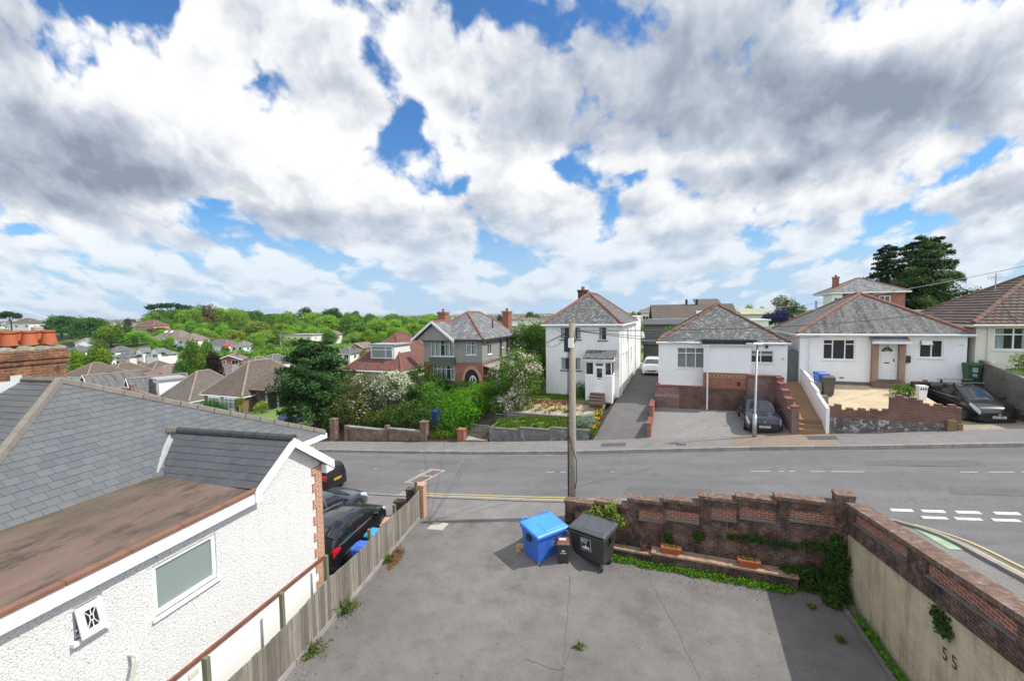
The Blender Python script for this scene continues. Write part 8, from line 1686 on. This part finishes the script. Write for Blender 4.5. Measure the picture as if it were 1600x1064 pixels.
T = [('pine', 16, 487, 230, 16, 'spreading pine at the far left edge of the photo'), ('deep', 94, 491, 250, 27, 'dark broad tree just right of the chimney pots'), ('deep', 139, 493, 246, 30, 'deep green domed tree on the skyline left of the brick flats'),
 ('round', 171, 505, 225, 27, 'tall rounded green tree in front of the deep green dome'), ('bright', 213, 516, 228, 21, 'bright green tree just left of the orange-brick flats'), ('deep', 196, 508, 240, 14, 'dark small tree left of the red-roofed flats'),
 ('round', 152, 536, 118, 23, 'large round leafy tree between the white valley houses'), ('bright', 122, 548, 122, 17, 'lower bright green tree touching the round leafy tree on its left'),
 ('bright', 246, 485, 318, 22, 'bright tree at the left end of the hilltop wood'), ('pine', 266, 474, 322, 24, 'flat-topped umbrella pine on the crest of the wood'), ('deep', 280, 482, 312, 24, 'dark green tree below the umbrella pine'),
 ('bronze', 318, 477, 312, 26, 'bronze-leaved broad tree on the crest of the wood'), ('deep', 312, 497, 296, 22, 'shaded dark tree in front of the bronze tree'), ('bright', 346, 481, 318, 18, 'bright skyline tree right of the bronze tree'),
 ('deep', 381, 484, 322, 24, 'dome-shaped deep green skyline tree in mid wood'), ('pale', 402, 499, 258, 25, 'pale lime-green rounded tree at the front of the wood'), ('pale', 364, 514, 226, 23, 'yellowish spring-leaved tree at the wood foot'),
 ('round', 340, 502, 270, 20, 'mid green tree between the bronze and lime-green trees'), ('bright', 398, 520, 222, 16, 'small bright bush-like tree below the lime-green one'), ('round', 262, 497, 300, 18, 'mid green tree on the left flank of the wood'),
 ('round', 432, 489, 330, 20, 'mid green skyline tree left of the school'), ('bright', 440, 504, 262, 24, 'bright green tree left behind the flat school block'), ('dark', 477, 480, 350, 17, 'dark skyline tree above the school roof'), ('dark', 518, 481, 350, 24, 'dark broad skyline tree right of the school roof'),
 ('bright', 480, 489, 300, 24, 'bright tree rising behind the school hall'), ('bright', 510, 492, 290, 26, 'broad bright tree right behind the school hall'), ('round', 548, 490, 262, 28, 'tall leafy tree right of the school hall'), ('dark', 554, 486, 380, 14, 'far dark skyline tree over the red bungalow'),
 ('bright', 588, 498, 262, 26, 'bright tree left of the red bungalow ridge'), ('bright', 612, 500, 280, 24, 'bright tree behind the red bungalow ridge'), ('round', 612, 489, 340, 20, 'mid green skyline tree behind the red bungalow'), ('bright', 645, 504, 262, 22, 'bright tree left of the shingle house chimney'),
 ('round', 583, 522, 172, 19, 'mid green tree just left above the red bungalow roof'), ('bright', 662, 497, 330, 18, 'bright tree behind the shingle house gable'), ('round', 300, 528, 92, 20, 'tall willow-green tree left of the copper tree'), ('deep', 284, 560, 84, 17, 'dark spreading tree below the willow-green tree'),
 ('copper', 333, 549, 84, 17, 'dark copper-leaved tree behind the pantiled bungalow'), ('round', 322, 530, 118, 16, 'mid green tree behind the copper tree'), ('bright', 765, 499, 190, 16, 'bright treetop right of the shingle house roof'), ('round', 838, 505, 120, 22, 'leafy tree behind the left side of the tall white house'),
 ('bright', 460, 528, 200, 22, 'bright tree before the flat school block'), ('round', 570, 545, 92, 16, 'green tree between the dark conifer and the red bungalow'), ('bright', 300, 520, 206, 12, 'golden-green bush right of the wide chalet roof'),
 ('round', 1012, 490, 140, 10, 'small round tree behind the cream house'), ('bright', 1172, 476, 120, 12, 'bright treetop above the plinth bungalow right slope'), ('round', 1190, 478, 110, 10, 'green treetop left of the bronze-topped tree')]
for a in T: ftree(*a)
t = thing('field_hedge', 'long bright green hedge crossing the valley in front of the school', 'hedge', (0, 0, 0))
hl = []
for k in range(34):
    px = lerp(335, 548, k/33); q = at(px, lerp(562, 545, k/33), lerp(128, 150, k/33)); hl.append((q.x, q.y, q.z-.5, 2.8, 2.2, 2.5+rg.uniform(-.4, .6)))
leafobj('foliage', hl, 12000, .55, 77, [L_BRIGHT, L_MID], t, (60, 2.0, .6))
# smaller trees in one look along the wood and on the skyline
for k in range(44):
    px = rg.choice((rg.uniform(100, 172), rg.uniform(278, 430), rg.uniform(278, 430), rg.uniform(172, 290))); Y = rg.uniform(105, 205) if not 172 < px < 278 else rg.uniform(166, 215); q = at(px, 500, Y); g0 = gzw(q.x, q.y); top = 490-(px-800)*.01396-(g0+rg.uniform(3.0, 6.5)-CAM_H)/Y*F_PX; ftree(rg.choice(('round', 'deep', 'bright', 'deep')), px, top, Y, rg.uniform(1.5, 2.8)*F_PX/Y, 'small garden tree among the valley houses', 'garden trees in the valley')
for k in range(70):
    px = rg.uniform(235, 640); f = rg.random(); ftree(rg.choice(('bright', 'round', 'bright', 'deep', 'pale')), px, lerp(500, 516, f)+rg.uniform(-3, 4), lerp(292, 236, f), rg.uniform(12, 18), 'leafy tree within the mass of the hillside wood', 'trees of the hillside wood')
for k in range(64):
    px = rg.uniform(225, 690); Y = rg.uniform(300, 420); top = (lerp(477, 486, rg.random()) if 245 < px < 410 else lerp(484, 492, rg.random()))+(4 if px > 560 else 0); ftree(rg.choice(('bright', 'round', 'deep', 'bright')), px, top+rg.uniform(0, 5), Y, rg.uniform(13, 20), 'leafy tree within the mass of the hillside wood', 'trees of the hillside wood')
for k in range(60):
    px = rg.uniform(-40, 1640); Y = rg.uniform(380, 900); hz_ = 490-(px-800)*.01396; ftree(rg.choice(('deep', 'dark', 'round')), px, hz_+rg.uniform(-4, 2), Y, rg.uniform(4, 10), 'small dark tree on the distant skyline', 'distant skyline trees')
# ---- the town towards the horizon, too far to count
rng2 = random.Random(21); mw, mr, mg = MB(), MB(), MB()
for k in range(1500):
    Y = 420*math.exp(rng2.random()*1.9); px = rng2.uniform(-60, 1660); x = (px-800)/F_PX*Y; z = gzw(x, Y); w_ = rng2.uniform(4, 8); d_ = rng2.uniform(4, 5); h_ = rng2.uniform(2.6, 6); e = rng2.uniform(1.8, 3); i = rng2.choice((0, 0, 1))
    mw.box(x-w_, x+w_, Y-d_, Y+d_, z-2, z+h_, i)
    j = rng2.choice((0, 1, 1, 2)); o = .5
    mr.poly([(x-w_-o, Y-d_-o, z+h_), (x+w_+o, Y-d_-o, z+h_), (x+w_*.5, Y, z+h_+e), (x-w_*.5, Y, z+h_+e)], j); mr.poly([(x+w_+o, Y+d_+o, z+h_), (x-w_-o, Y+d_+o, z+h_), (x-w_*.5, Y, z+h_+e), (x+w_*.5, Y, z+h_+e)], j)
    mr.poly([(x-w_-o, Y+d_+o, z+h_), (x-w_-o, Y-d_-o, z+h_), (x-w_*.5, Y, z+h_+e)], j); mr.poly([(x+w_+o, Y-d_-o, z+h_), (x+w_+o, Y+d_+o, z+h_), (x+w_*.5, Y, z+h_+e)], j)
i = len(mw.v); mw.v += mr.v; mw.f += [tuple(i+q for q in f) for f in mr.f]; mw.m += [q+2 for q in mr.m]
o = mw.build('distant_town', [HOUSE_W, HOUSE_CR, TILE_PINK, TILE_BR, TILE_GREY], recalc=False); o['kind'] = 'stuff'
cs, ns, ss = [], [], []
for k in range(2600):
    Y = 400*math.exp(rng2.random()*2.2); px = rng2.uniform(-80, 1680); x = (px-800)/F_PX*Y; cs.append((x, Y, gzw(x, Y)+2.5, rng2.uniform(3, 8), rng2.uniform(3, 8), rng2.uniform(3, 6.5)))
leafobj('distant_trees', cs, 52000, 2.0, 31, [L_DEEP, L_MID], None, (300, 60, .5), shell=.4)['kind'] = 'stuff'
# ---------------------------------------------------------------- the air
m, g = newmat('thin_air'); v = g.n('VolumePrincipled', None, Color=(.80,.88,.97), Density=.0001, Anisotropy=.25); g.n('OutputMaterial', None, Volume=v)
mb = MB(); mb.box(-13500, 13500, -13500, 13500, -16, 26); o = mb.build('haze', m); o['kind'] = 'stuff'
